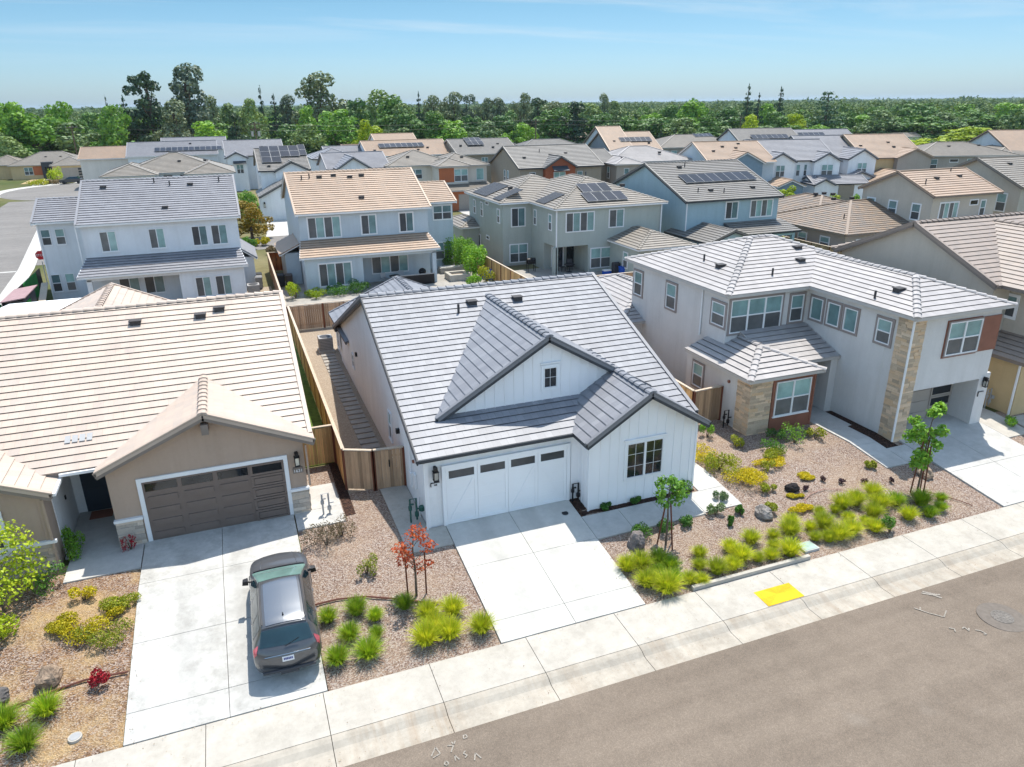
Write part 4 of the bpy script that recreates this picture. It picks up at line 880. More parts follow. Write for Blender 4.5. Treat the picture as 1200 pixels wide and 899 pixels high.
C16.win('y-', -4.3, -2.2, -1.0, .8, 2.2, 'sh2'); C16.gable('x', .2, 9.0, -8.2, -3, 3.0, .4, ov=.3); C16.gable('y', -9.0, -3.5, .0, 3.4, 3.0, .5, ov=.25, ends=(1, 0))
C16.wall('st_brown'); C16.box(4.4, 6.8, -8.0, -7.8, 0, 2.8); C16.win('y-', -7.9, 4.6, 5.4, .7, 2.3, 'sh'); C16.win('y-', -7.9, 6.0, 6.7, .7, 2.3, 'sh'); C16.finish()
C16b = far('farmhouse', 'white farmhouse with one large dark edged gable right of the three small gables', 'st_white', 'roof_B1', 'fasc_dark', (94.6, 98), R_(-18))
C16b.gable('x', -6.5, 4, -4, 12, 6.2, .4, ov=.3, br=3.6); C16b.gable('y', -7.4, 2, -1.6, 3.2, 6.2, .6, ov=.25, ends=(1, 0)); C16b.win('y-', -7.1, .1, 1.6, 3.9, 5.6, 'sh2'); C16b.gable('y', -9, -3, -3.6, 3.8, 3.0, .4, ov=.3, ends=(1, 0)); C16b.garage('y-', -8.55, -2.6, 2.4, 0, 2.3, 'white', 4, 4, 'top'); C16b.vent(-3, 0, 7.8); C16b.finish()
C16c = far('gable_roof_house', 'grey roofed house with square solar block behind the white farmhouses', 'st_bluewhite', 'roof_B1', 'fasc_white', (114, 124), R_(-16))
C16c.gable('x', -6, 6, -8, 8, 6.2, .38); C16c.solar((-5.4, -5.4, 7.35), (1, 0, 0), (0, .935, .355), 5, 2, 1.05, 1.75); C16c.finish()
C17 = far('gable_roof_house', 'tan house with peach gable roof right of the white farmhouses', 'st_yellow', 'roof_tan', 'fasc_tan', (101.5, 97), R_(-18))
C17.gable('x', -5.2, 5, -7, 8, 6.2, .4, br=1); C17.wall('st_taupe'); C17.gable('y', -8, 2, -.4, 5.6, 6.2, .45, ov=.3, ends=(1, 0)); C17.win('y-', -7.6, 2.4, 4.4, 3.9, 5.6, 'sh2'); C17.wall('st_beige'); C17.win('y-', -6.6, -4.4, -3.4, 4, 5.5, 'sh'); C17.vent(-4, -3, 7.8); C17.vent(1, -2, 8.2); C17.vent(1.2, -3.6, 7.6)
C17.gable('y', -13, -6, -6, 2, 3.0, .4, ov=.3, ends=(1, 0)); C17.finish()
C18 = far('hip_roof_house', 'long taupe house with low grey hip roofs on the far right', 'st_taupe', 'roof_cream', 'fasc_grey', (118, 90), R_(-22))
C18.hip(-13, 3.5, -4, 8, 6.2, .3); C18.hip(0, 11.5, -3.2, 8, 6.2, .3)
for x in (-10.4, -4.6, -2.4, .4): C18.win('y-', -3.6, x, x + 1.1, 4.0, 5.7, 'sh')
C18.win('y-', -3.6, -7.4, -6.0, 5.2, 5.7, 'dk'); C18.win('y-', -2.8, 7.0, 9.2, 3.9, 5.6, 'sh2'); C18.vent(-6, 0, 7.4); C18.vent(-1, .3, 7.5); C18.finish()
C19 = far('gable_roof_house', 'blue house with peach gable roof on the far right below the lime tree', 'st_blue', 'roof_tan', 'fasc_dark', (129, 92), R_(-24))
C19.gable('x', -6, 10, -9, 9, 6.2, .38); C19.win('x-', -5.7, -7, -6, 4, 5.4, 'sh'); C19.finish()
C20 = far('gable_roof_house', 'warm grey two storey house with peach gable roof behind the big beige gable', 'st_beige', 'roof_tan', 'fasc_tan', (67, 57), R_(0))
C20.gable('x', -4.4, 4.8, -5.2, 4.2, 6.1, .42, ov=.4, rake=.35)
for y in (-3.6, -.8, 2.0): C20.win('x-', -4.05, y, y + 1.0, 3.7, 5.2, 'sh', 'whitetrim', .07)
C20.win('y-', -4.8, -3.0, -.6, 3.7, 5.4, 'sl2', 'whitetrim', .08); C20.win('y-', -4.8, .9, 2.0, 5.0, 5.5, 'dk', 'whitetrim', .05); C20.win('y-', -4.8, 2.4, 3.1, 3.9, 5.4, 'sh', 'whitetrim', .05)
C20.hip(-2, 4.5, -9, -4.8, 3.2, .4, walls=True); C20.vent(-1, -2.2, 7.4); C20.vent(2.3, -2.0, 7.45); C20.vent(-3.3, -3, 7.1, kind=1); C20.vent(2.2, -1, 7.8, kind=1); C20.finish()
C21 = far('gable_roof_house', 'beige house with dark trimmed gable at the far right edge', 'st_beige', 'roof_cream', 'fasc_tan', (80, 58), R_(-4))
C21.gable('x', -4.5, 10, -6, 6, 6.3, .42, ov=.4, rake=.4); C21.win('x-', -4.1, -4.2, -3.1, 3.7, 5.5, 'sh', 'whitetrim', .07); C21.vent(-1.5, -1.5, 8.2); C21.finish()
# ================================================================== ground, street, slabs
def zp(y):
    if y < 17.05: return -.70 - .02 * (17.05 - y)
    return -.7 * min(1, max(0, (23 - y) / 5.95))
def struct(o): return props(o, kind='structure')
def strip_sheet(name, mat, x0, x1, ys, zf, nx=1):
    mb = MB(); xs = [x0 + (x1 - x0) * i / nx for i in range(nx + 1)]
    for i in range(nx):
        for a, b in zip(ys[:-1], ys[1:]): mb.face([(xs[i], a, zf(a)), (xs[i + 1], a, zf(a)), (xs[i + 1], b, zf(b)), (xs[i], b, zf(b))])
    return struct(mb.build(name, mat))
t = NT('ground_grass'); ob = t.obj(); n = t.noise(ob, .012, 6, .6); n2 = t.noise(ob, .9, 6, .7); n3 = t.noise(ob, .05, 5, .65)
a = t.ramp(n.outputs[0], [(.35, (.055, .085, .022)), (.5, (.15, .14, .07)), (.65, (.26, .215, .14))])
a = t.mix(.6, a, t.ramp(n3.outputs[0], [(.35, (.5, .62, .4)), (.65, (1.15, 1.08, 1.)) ]), 'MULTIPLY'); a = t.mix(.5, a, t.ramp(n2.outputs[0], [(.3, (.6, .6, .6)), (.7, (1.2, 1.2, 1.2))]), 'MULTIPLY')
t.col(a); t.rough(.95, .1); M['ground'] = t.mat
gz = lambda y: -.06 if y >= 22.9 else max(-1.25, -.06 - .2 * (22.9 - y))
strip_sheet('ground', M['ground'], -9000, 9000, [-3000, 14, 17, 20, 22.9, 60, 200, 600, 2000, 12000], gz, 1)
strip_sheet('street', M['asph'], -120, 160, [2.0, 6, 10, 14.44], lambda y: -.835 + (.10 * (1 - ((y - 8.2) / 6.3) ** 2)), 1)
strip_sheet('far_sidewalk', M['conc2'], -120, 160, [-1, .4, 2.0], lambda y: -.74, 1)
# sidewalk flags and curb/gutter, jointed every 3.08 m
mb = MB(); cg = MB(); x = 3.74 - 3.08 * 12
while x < 60:
    a, b = x + .009, x + 3.071
    for y0, y1 in ((15.47, 17.03),): mb.hexa([(a, y0, -.9), (b, y0, -.9), (b, y1, -.9), (a, y1, -.9), (a, y0, zp(y0)), (b, y0, zp(y0)), (b, y1, zp(y1)), (a, y1, zp(y1))])
    pr = [(15.455, -.95), (15.455, -.733), (15.36, -.738), (15.25, -.765), (15.08, -.85), (14.98, -.862), (14.43, -.842), (14.43, -.95)]
    cg.prism([(a, p[0], p[1]) for p in pr], (b - a, 0, 0)); x += 3.08
struct(mb.build('sidewalk', M['conc2'])); struct(cg.build('curb_gutter', M['conc3']))
def slab(mb, x0, x1, y0, y1, dz=.02, th=.14, g=.008):
    x0 += g; x1 -= g; y0 += g; y1 -= g; ys = [y0] + [k for k in (17.05, 23.0) if y0 < k < y1] + [y1]
    for p, q in zip(ys[:-1], ys[1:]):
        zp_, zq = zp(p) + dz, zp(q) + dz
        mb.hexa([(x0, p, zp_ - th), (x1, p, zp_ - th), (x1, q, zq - th), (x0, q, zq - th), (x0, p, zp_), (x1, p, zp_), (x1, q, zq), (x0, q, zq)])
def slabs(name, mat, rects, dz=.02):
    mb = MB()
    for r in rects: slab(mb, *r, dz=dz)
    return struct(mb.build(name, mat))
g = []
for x0, x1 in ((-4.42, -1.8), (-1.8, .8)):
    for y0, y1 in ((17.05, 18.05), (18.05, 20.62), (20.62, 23.35), (23.35, 26.1)): g.append((x0, x1, y0, y1))
slabs('driveway', M['conc_L'], g)
g = []
for x0, x1 in ((6.03, 8.56), (8.56, 11.1)):
    for y0, y1 in ((17.05, 17.95), (17.95, 20.58), (20.58, 23.4)): g.append((x0, x1, y0, y1))
slabs('driveway', M['conc_W'], g)
g = []
for x0, x1 in ((27.72, 30.4), (30.4, 33.0)):
    for y0, y1 in ((17.05, 19.6), (19.6, 23.75)): g.append((x0, x1, y0, y1))
slabs('driveway', M['conc'], g)
slabs('walkway', M['conc'], [(11.1, 12.68, 20.52, 21.9), (12.68, 14.25, 20.52, 21.9), (14.25, 15.85, 20.52, 21.9), (15.85, 17.6, 20.6, 21.9), (16.42, 17.6, 21.9, 24), (16.42, 17.6, 24, 26.5), (16.42, 17.6, 26.5, 29.5)])
slabs('walkway', M['conc2'], [(4.3, 5.38, 23.1, 24.9), (4.3, 5.38, 24.9, 26.75), (4.3, 6.02, 21.95, 23.1)])
slabs('walkway', M['conc'], [(.83, 2.62, 24.8, 26.1), (1.46, 2.62, 26.1, 28.05)])
slabs('walkway', M['conc'], [(-6.8, -4.44, 24.4, 26.0), (-6.98, -5.22, 26.0, 27.7), (-6.98, -5.22, 27.7, 29.3)])
slabs('walkway', M['conc'], [(25.32, 26.58, 20.75, 22.6), (25.32, 26.58, 22.6, 24.4), (25.32, 26.88, 24.4, 26.2), (25.32, 26.88, 26.2, 28.2), (26.58, 27.7, 20.75, 22.0)])
slabs('walkway', M['conc2'], [(33.0, 34.6, 20.9, 24.5), (34.75, 36.5, 19, 22.3)])
k = MB(); k.box(12.95, 17.9, 17.06, 17.2, -.75, -.56); props(k.build('retaining_kerb', M['conc2'], None, loc=(15.4, 17.1, -.6)), 'low concrete kerb behind the yellow paving patch', 'kerb')
k = MB(); k.box(14.79, 16.25, 15.49, 16.26, -.74, -.712)
for i in range(24):
    for j in range(13): k.box(14.83 + i * .0595, 14.852 + i * .0595, 15.52 + j * .056, 15.542 + j * .056, -.712, -.708)
props(k.build('tactile_paving', M['yellow'], None, loc=(15.5, 15.9, -.71)), 'yellow tactile paving patch in the pale sidewalk', 'paving')
def bed(name, mat, x0, x1, y0, y1, dz=-.03, amp=.03, res=.25, hole=None):
    mb = MB(); nx = max(2, int((x1 - x0) / res)); ny = max(2, int((y1 - y0) / res)); ix = {}
    for j in range(ny + 1):
        for i in range(nx + 1):
            X = x0 + (x1 - x0) * i / nx; Y = y0 + (y1 - y0) * j / ny
            ed = min(i, nx - i, j, ny - j)
            mb.v.append((X, Y, zp(Y) + dz + (amp * (noise.noise((X * .9, Y * .9, 3)) + .35 * noise.noise((X * 4, Y * 4, 9))) if ed else -.02)))
    for j in range(ny):
        for i in range(nx):
            q = j * (nx + 1) + i; mb.f.append((q, q + 1, q + nx + 2, q + nx + 1)); mb.m.append(0); mb.uv.append(None)
    return struct(mb.build(name, mat, None, True))
bed('mulch_bed', M['mulch'], -18, -4.44, 17.07, 25.6); bed('mulch_bed', M['gravel'], .82, 6.02, 17.07, 29.9); bed('mulch_bed', M['gravel'], 11.12, 27.7, 17.07, 29.2)
bed('mulch_bed', M['gravel'], 33.02, 46, 17.07, 23.0); bed('dark_mulch', M['soil'], 11.12, 16.4, 21.92, 22.3, -.015, .02, .12); bed('dark_mulch', M['soil'], 26.6, 27.34, 22.02, 26.2, .005, .02, .12); bed('dark_mulch', M['soil'], 11.12, 11.6, 22.3, 23.3, -.01, .02, .1)
bed('dark_mulch', M['soil'], 2.66, 3.05, 25.2, 29.95, .005, .02, .12)
# side and back yards
def flat(name, mat, x0, x1, y0, y1, z): 
    mb = MB(); mb.face([(x0, y0, z), (x1, y0, z), (x1, y1, z), (x0, y1, z)]); return struct(mb.build(name, mat))
flat('side_yard', M['granite'], 3.05, 21.3, 26.9, 51.6, -.02); flat('side_yard', M['granite'], -17, 1.6, 42, 51.5, -.02)
flat('side_lawn', M['lawn'], 1.46, 3.0, 30.0, 51.5, -.015)
mb = MB(); y = 27.6
while y < 45.4: mb.box(4.3, 5.12, y, y + .42, -.03, .03); y += .62
struct(mb.build('stepping_slabs', M['paver']))
flat('back_yard', M['granite'], -14, 2.7, 51.7, 66.5, -.015); flat('back_yard', M['paver'], 2.95, 21.3, 51.7, 68, -.012); flat('back_yard', M['paver'], 21.6, 39.4, 51.7, 64, -.012); flat('back_yard', M['lawn'], 39.6, 52.6, 51.7, 62, -.012)
flat('side_yard', M['granite'], 21.6, 27, 66, 85, -.02); flat('back_yard', M['granite'], 22, 70, 38.6, 51.6, -.02)
flat('back_street', M['asph2'], -2, 140, 89, 97, -.05) if 0 else None
# back street between the second and third rows, side street and cul de sac
mb = MB(); mb.face([(-24, 86, -.04), (46, 85, -.04), (46, 93, -.04), (-24, 95, -.04)]); mb.face([(46, 85, -.04), (110, 68, -.04), (112, 75, -.04), (46, 93, -.04)]); struct(mb.build('back_street', M['asph2']))
mb = MB(); mb.face([(-24, 55, -.035), (-17.6, 55, -.035), (-20, 84, -.035), (-24.5, 120, -.035), (-28.5, 150, -.035), (-34.5, 150, -.035), (-33, 120, -.035), (-30, 85, -.035)])
cx, cy, rr = -25.5, 166, 13.5; mb.face([(cx + rr * cos(i * pi / 20), cy + rr * 1.25 * sin(i * pi / 20), -.031) for i in range(40)]); struct(mb.build('side_street', M['asph2']))
mb = MB()
def ring(c, r0, r1, a0, a1, z, n=40, ky=1.25):
    for i in range(n):
        t0 = a0 + (a1 - a0) * i / n; t1 = a0 + (a1 - a0) * (i + 1) / n
        mb.face([(c[0] + r0 * cos(t0), c[1] + r0 * ky * sin(t0), z), (c[0] + r1 * cos(t0), c[1] + r1 * ky * sin(t0), z), (c[0] + r1 * cos(t1), c[1] + r1 * ky * sin(t1), z), (c[0] + r0 * cos(t1), c[1] + r0 * ky * sin(t1), z)])
ring((cx, cy), rr - .1, rr + 2.2, -.3, 3.6, -.015)
pts = [(-24, 55), (-30, 85), (-33, 120), (-35, 146), (-39, 160)]
for p, q in zip(pts[:-1], pts[1:]): mb.face([(p[0], p[1], -.01), (p[0] - 2.4, p[1], -.01), (q[0] - 2.4, q[1], -.01), (q[0], q[1], -.01)])
pts = [(-17.6, 55), (-20, 84), (-24.5, 120), (-26, 146)]
for p, q in zip(pts[:-1], pts[1:]): mb.face([(p[0], p[1], -.01), (q[0], q[1], -.01), (q[0] + 1.4, q[1], -.01), (p[0] + 1.4, p[1], -.01)])
mb.face([(-33.7, 181, -.008), (-27, 179, -.008), (-28.7, 194.2, -.008), (-34, 194.2, -.008)]); mb.face([(-36.8, 180, -.008), (-35.4, 180, -.008), (-36.3, 196.5, -.008), (-37.6, 196.5, -.008)]); mb.face([(-20, 83, -.028), (-27, 83, -.028), (-27, 83.5, -.028), (-20, 83.5, -.028)])
struct(mb.build('pavement', M['conc']))
mb = MB(); mb.face([(4, 94, -.02), (11, 94, -.02), (10.5, 107.7, -.02), (5, 107.7, -.02)]); mb.face([(31.5, 92, -.02), (37.5, 92, -.02), (37.3, 106.3, -.02), (32, 106.3, -.02)]); mb.face([(88, 79, -.02), (96, 77, -.02), (98, 89, -.02), (93, 90, -.02)]); struct(mb.build('far_driveway', M['conc']))
flat('dry_field', m_plain('dry_field', (.34, .255, .125), .95, .3, .3, .3, 3), -40, 30, 186, 262, -.03)
t = MB(); t.face([(300, 225, -.02), (420, 215, -.02), (450, 300, -.02), (310, 320, -.02)]); struct(t.build('dry_field', m_plain('dry_field_far', (.33, .22, .12), .95, .3, .3)))

# marking paint, manholes, utility lids
def road_z(y): return -.835 + .10 * (1 - ((y - 8.2) / 6.3) ** 2)
def mark(name, label, strokes, w=.035):
    mb = MB()
    for st_ in strokes:
        for p, q in zip(st_[:-1], st_[1:]):
            d = Vector((q[0] - p[0], q[1] - p[1], 0)); n_ = Vector((-d.y, d.x, 0)).normalized() * (w / 2); z = road_z((p[1] + q[1]) / 2) + .012
            mb.face([(p[0] - n_.x, p[1] - n_.y, z), (q[0] - n_.x, q[1] - n_.y, z), (q[0] + n_.x, q[1] + n_.y, z), (p[0] + n_.x, p[1] + n_.y, z)])
    return props(mb.build(name, M['chalk']), label, 'road marking', kind=None)
def glyph(cx, cy, k, pts): return [(cx + a * k, cy + b * k) for a, b in pts]
mark('paint_mark', 'white survey scrawl on the asphalt at the bottom by the gutter', [glyph(3.2, 14.0, .3, [(-.8, -.3), (-.2, .5), (0, -.3), (-.7, -.5)]), glyph(3.5, 14.0, .3, [(-.2, .3), (.3, .1), (-.1, -.5)]), glyph(3.65, 14.1, .2, [(-.4, .3), (-.2, -.2), (.1, .3)]), glyph(3.9, 14.15, .2, [(0, 0), (.1, .5), (.5, .5), (.5, 0), (0, 0)]),
    glyph(3.2, 13.55, .2, [(0, 0), (.3, .4), (.6, 0), (.3, -.3), (0, 0)]), glyph(3.5, 13.6, .25, [(0, -.2), (.1, .5), (.4, -.2)]), glyph(3.75, 13.65, .25, [(.3, .4), (0, .2), (.3, -.2), (0, -.4)]), glyph(3.95, 13.5, .3, [(0, -.4), (.3, .3), (.6, -.4)])])
mark('paint_mark', 'white survey scrawl on the asphalt left of the manhole', [glyph(19.55, 12.45, .3, [(-.6, .5), (-.2, .2), (-.5, -.2)]), glyph(19.85, 12.3, .3, [(-.4, .4), (0, .5), (-.1, -.1), (.3, .2)]), glyph(20.1, 12.1, .3, [(-.2, .4), (.2, .1), (.3, -.5), (0, -.4)])], .04)
mark('paint_mark', 'faint bent survey line on the asphalt between gutter and manhole', [[(19.2, 13.75), (19.45, 13.35), (19.7, 13.05), (20.05, 13.25)], [(19.3, 13.6), (19.42, 13.7)]], .04)
mark('paint_mark', 'pale paint smudge on the asphalt against the gutter', [[(20.2, 14.3), (20.5, 14.0)], [(20.25, 14.1), (20.6, 13.95)], [(20.1, 14.25), (20.35, 14.05), (20.5, 13.8)]], .07)
t = thing('manhole_cover', 'round iron manhole cover in a grey ring on the asphalt', 'manhole', (21.4, 12.35, road_z(12.35)))
mb = MB(); mb.cyl((21.4, 12.35), .72, road_z(12.35) - .1, road_z(12.35) + .008, 32); mb.build('surround', m_plain('manhole_collar', (.148, .125, .105), .9, .15, 6), t)
mb = MB(); mb.cyl((21.4, 12.35), .33, road_z(12.35) - .05, road_z(12.35) + .018, 24)
for r_ in (.1, .2, .28):
    for i in range(int(r_ * 60)): a = 2 * pi * i / int(r_ * 60); mb.box(21.4 + r_ * cos(a) - .02, 21.4 + r_ * cos(a) + .02, 12.35 + r_ * sin(a) - .02, 12.35 + r_ * sin(a) + .02, road_z(12.35) + .018, road_z(12.35) + .024)
mb.build('lid', m_plain('cast_iron', (.15, .135, .12), .7, .25, 8, metal=.2), t)
t = thing('utility_box', 'pale green utility lid sunk in the bed beside the sidewalk', 'utility box', (18.27, 17.62, zp(17.62)))
z = zp(17.62); mb = MB(); mb.box(17.95, 18.6, 17.38, 17.9, z - .1, z + .05); mb.build('rim', M['conc'], t); mb = MB(); mb.box(18.0, 18.55, 17.42, 17.86, z + .05, z + .065); mb.box(18.22, 18.33, 17.6, 17.66, z + .065, z + .075); mb.build('lid', m_plain('lid_green', (.30, .40, .34), .7), t)
t = thing('valve_box', 'round valve box lid in the dry straw bed at the bottom left', 'valve box', (-5.6, 17.75, zp(17.75))); z = zp(17.75)
mb = MB(); mb.cyl((-5.6, 17.75), .17, z - .1, z + .03, 20); mb.build('rim', M['conc2'], t); mb = MB(); mb.cyl((-5.6, 17.75), .13, z, z + .04, 20); mb.build('lid', M['grey'], t)
t = thing('drain', 'black round drain grate in the driveway before the white garage', 'drain', (10.6, 22.3, zp(22.3) + .02)); mb = MB(); z = zp(22.3) + .02; mb.cyl((10.6, 22.3), .13, z - .06, z + .012, 20); mb.build('rim', M['dgrey'], t)
mb = MB(); 
for i in range(-3, 4): mb.box(10.6 + i * .03 - .008, 10.6 + i * .03 + .008, 22.2, 22.4, z + .012, z + .018)
mb.build('grate', M['black'], t)

# ================================================================== fences
def fence(name, label, p, q, h=1.8, mat='fence', z0=0, post='post', step=2.4, gate=False, cat='fence', caprail='cap', bw=.14, side=1):
    P = Vector((p[0], p[1], 0)); Q_ = Vector((q[0], q[1], 0)); L_ = (Q_ - P).length; d = (Q_ - P) / L_; n_ = Vector((d.y, -d.x, 0)) * side
    t = thing(name, label, cat, (p[0], p[1], z0)); b = MB(); k = int(L_ / bw)
    for i in range(k):
        a = P + d * (i * L_ / k + .004); c = P + d * ((i + 1) * L_ / k - .004); hh = h - .06 + rnd.uniform(-.012, .012); off = n_ * (.012 + rnd.uniform(0, .006))
        x = [a + off, c + off, c + off + n_ * .02, a + off + n_ * .02]
        b.hexa([(v.x, v.y, z0 + .04) for v in x] + [(v.x, v.y, z0 + hh) for v in x]) if n_.cross(d).z < 0 else b.hexa([(v.x, v.y, z0 + .04) for v in (x[0], x[3], x[2], x[1])] + [(v.x, v.y, z0 + hh) for v in (x[0], x[3], x[2], x[1])])
    b.build('board', M[mat], t)
    r = MB()
    for zz in (.35, h - .35): r.bar(P + Vector((0, 0, z0 + zz)) - n_ * .01, Q_ + Vector((0, 0, z0 + zz)) - n_ * .01, .04, .09)
    r.build('rail', M[mat], t)
    c = MB(); c.bar(P + Vector((0, 0, z0 + h)), Q_ + Vector((0, 0, z0 + h)), .14, .04); c.build('cap_rail', M[caprail], t)
    m = max(1, round(L_ / step))
    for i in range(m + 1):
        a = P + d * (L_ * i / m); po = MB(); po.box(a.x - .055, a.x + .055, a.y - .055, a.y + .055, z0 - .3, z0 + h - .02); po.build('post', M[post], t)
    if gate:
        g_ = MB(); a = P + d * (L_ * .5) + n_ * .04; g_.box(a.x - .02, a.x + .02, a.y - .05, a.y + .05, z0 + 1.0, z0 + 1.3); g_.build('handle', M['black'], t)
    return t
fence('wood_fence', 'long cedar side fence between the blush roof house and the white house', (3.04, 27.35), (3.04, 51.5), side=-1)
fence('wood_fence', 'short weathered fence panel left half in front of the white side yard', (3.04, 27.3), (4.1, 26.8), mat='fence_old', step=1.2)
fence('fence_gate', 'weathered board gate against the white house side wall', (4.15, 26.8), (5.36, 26.68), mat='fence_old', step=1.3, gate=True, cat='gate')
fence('wood_fence', 'short golden cedar fence beside the taupe garage', (1.48, 29.95), (2.98, 29.95), step=1.5)
fence('wood_fence', 'weathered back fence behind the white side yard', (3.1, 51.6), (21.3, 51.6), mat='fence_old')
fence('wood_fence', 'weathered back fence behind the blush roof house', (-17, 51.6), (2.95, 51.6), mat='fence_old')
fence('wood_fence', 'short return of the cedar fence beside the buff stone corner', (19.72, 27.3), (21.4, 27.45), mat='fence_old', step=1.6)
fence('wood_fence', 'cedar side fence between the white house and the pale grey house', (19.72, 27.35), (19.72, 51.5), side=-1)
fence('wood_fence', 'pale green backed fence between the two blue houses', (2.9, 51.8), (3.05, 73), mat='fence_old', side=-1)
fence('fence_gate', 'red stained gate between the two blue houses', (3.1, 73), (4.5, 72.8), mat='fence_red', step=1.4, gate=True, cat='gate')
fence('wood_fence', 'orange cedar fence beside the sage grey house', (21.5, 51.8), (21.4, 73), mat='fence', side=-1)
fence('wood_fence', 'back fence below the sage grey house', (21.5, 51.62), (39.4, 51.62), mat='fence_old')
fence('wood_fence', 'weathered fence beside the low brown blend roof', (52.8, 49), (52.8, 66), mat='fence_old', side=-1)
fence('wood_fence', 'brown fence beside the lime tree and the white farmhouse', (74.5, 83.5), (80, 88), mat='fence_old')
fence('wood_fence', 'brown fence below the far left parked cars', (-24.5, 190), (-12, 186), mat='fence_old', step=3)
fence('wood_fence', 'dark red fence at the tree line behind the solar gable house', (20, 205), (34, 203), mat='fence_red', step=3)
fence('wood_fence', 'rust coloured open field fence on the far left', (-30, 212), (-16, 236), mat='fence_red', step=3, h=1.5)
# ================================================================== vegetation
def unit(a): return a / np.maximum(1e-9, np.linalg.norm(a, axis=-1, keepdims=True))
def leaf_quads(pos, nrm, size, aspect=.6, fold=.12):
    n = len(pos); size = np.broadcast_to(np.asarray(size, float), (n,))[:, None]; nrm = unit(nrm)
    t = unit(np.cross(nrm, unit(rng.normal(size=(n, 3))))); b = np.cross(nrm, t)
    v = np.stack([pos - t * size * .5, pos + b * size * aspect * .5 + nrm * size * fold, pos + t * size * .5, pos - b * size * aspect * .5 + nrm * size * fold], 1)
    return v.reshape(-1, 3), np.arange(n * 4).reshape(n, 4)
def crown(lobes, n, jit=.55, inner=.55, flat_under=True):
    C_ = np.array([l[0] for l in lobes], float); Rr = np.array([np.broadcast_to(l[1], 3) for l in lobes], float)
    w = (Rr.prod(1)) ** (2 / 3); idx = rng.choice(len(lobes), n * 2, p=w / w.sum())
    d = unit(rng.normal(size=(n * 2, 3))); rr = inner + (1 - inner) * rng.random((n * 2, 1)) ** .6
    p = C_[idx] + d * Rr[idx] * rr; keep = np.ones(n * 2, bool)
    for k in range(len(lobes)):
        q = (np.linalg.norm((p - C_[k]) / Rr[k], axis=1) < .62) & (idx != k); keep &= ~q
    keep &= ~((d[:, 2] < -.35) & (rng.random(n * 2) < .6))
    p = p[keep][:n]; d = d[keep][:n]
    return p, d + rng.normal(size=p.shape) * jit
LEAF = {
 'light': m_leaf('leaf_fresh_green', (0.072, 0.168, 0.029), (0.160, 0.320, 0.048), (0.272, 0.448, 0.072)),
 'oak': m_leaf('leaf_dark_green', (0.038, 0.098, 0.034), (0.096, 0.197, 0.052), (0.182, 0.299, 0.076), .2),
 'olive': m_leaf('leaf_olive', (0.078, 0.131, 0.053), (0.148, 0.226, 0.087), (0.244, 0.331, 0.131), .2),
 'lime': m_leaf('leaf_lime', (0.163, 0.250, 0.019), (0.312, 0.425, 0.025), (0.475, 0.525, 0.037)),
 'gum': m_leaf('leaf_gum', (0.063, 0.096, 0.063), (0.133, 0.177, 0.111), (0.230, 0.268, 0.158), .15),
 'pine': m_leaf('needle_pine', (0.022, 0.049, 0.029), (0.052, 0.094, 0.052), (0.097, 0.146, 0.074), .1),
 'spire': m_leaf('needle_conifer', (0.015, 0.041, 0.028), (0.034, 0.075, 0.044), (0.070, 0.125, 0.066), .1),
 'cedar': m_leaf('needle_cedar', (0.038, 0.086, 0.049), (0.078, 0.147, 0.072), (0.138, 0.216, 0.104), .1),
 'cypress': m_leaf('leaf_cypress', (0.017, 0.047, 0.020), (0.037, 0.084, 0.030), (0.067, 0.126, 0.042), .1),
 'autumn': m_leaf('leaf_olive_orange', (.10, .09, .015), (.20, .15, .02), (.26, .17, .03)),
 'red': m_leaf('leaf_red', (.26, .035, .02), (.40, .07, .03), (.50, .15, .05), .3),
 'crimson': m_leaf('leaf_crimson', (.16, .008, .02), (.30, .012, .03), (.40, .03, .04), .2),
 'shrub': m_leaf('leaf_shrub', (0.033, 0.098, 0.018), (0.075, 0.195, 0.030), (0.150, 0.285, 0.045)),
 'shrub2': m_leaf('leaf_shrub_olive', (0.135, 0.176, 0.020), (0.270, 0.317, 0.027), (0.446, 0.419, 0.041)),
 'gold': m_leaf('leaf_gold', (0.240, 0.240, 0.014), (0.504, 0.432, 0.018), (0.720, 0.564, 0.036)),
 'sap': m_leaf('leaf_sapling', (0.077, 0.196, 0.025), (0.154, 0.329, 0.035), (0.280, 0.462, 0.056)),
 'purple': m_leaf('leaf_purple', (.03, .012, .02), (.07, .03, .04), (.12, .06, .06), .1),
 'dry': m_leaf('leaf_dry', (.11, .085, .04), (.17, .125, .07), (.22, .17, .10), .1),
 'grassA': m_leaf('blade_lime', (.19, .29, .014), (.36, .44, .022), (.60, .55, .06), .35, .5, 3),
 'grassB': m_leaf('blade_green', (.10, .22, .014), (.21, .36, .022), (.46, .49, .05), .35, .5, 3),
}
def trunk_mb(h, r, limbs, lean=0):
    mb = MB(); mb.tube([(0, 0, -.3), (lean * .3, 0, h * .35), (lean * .6, lean * .2, h * .7), (lean, lean * .3, h)], [r * 1.25, r, r * .75, r * .4], 7)
    for p, z0 in limbs:
        q = Vector((lean * .5, 0, z0)); p = Vector(p); mid = (q + p) / 2 + Vector((0, 0, -.1 * (p - q).length)); mb.tube([q, mid, p], [r * .5, r * .32, r * .12], 5)
    return mb
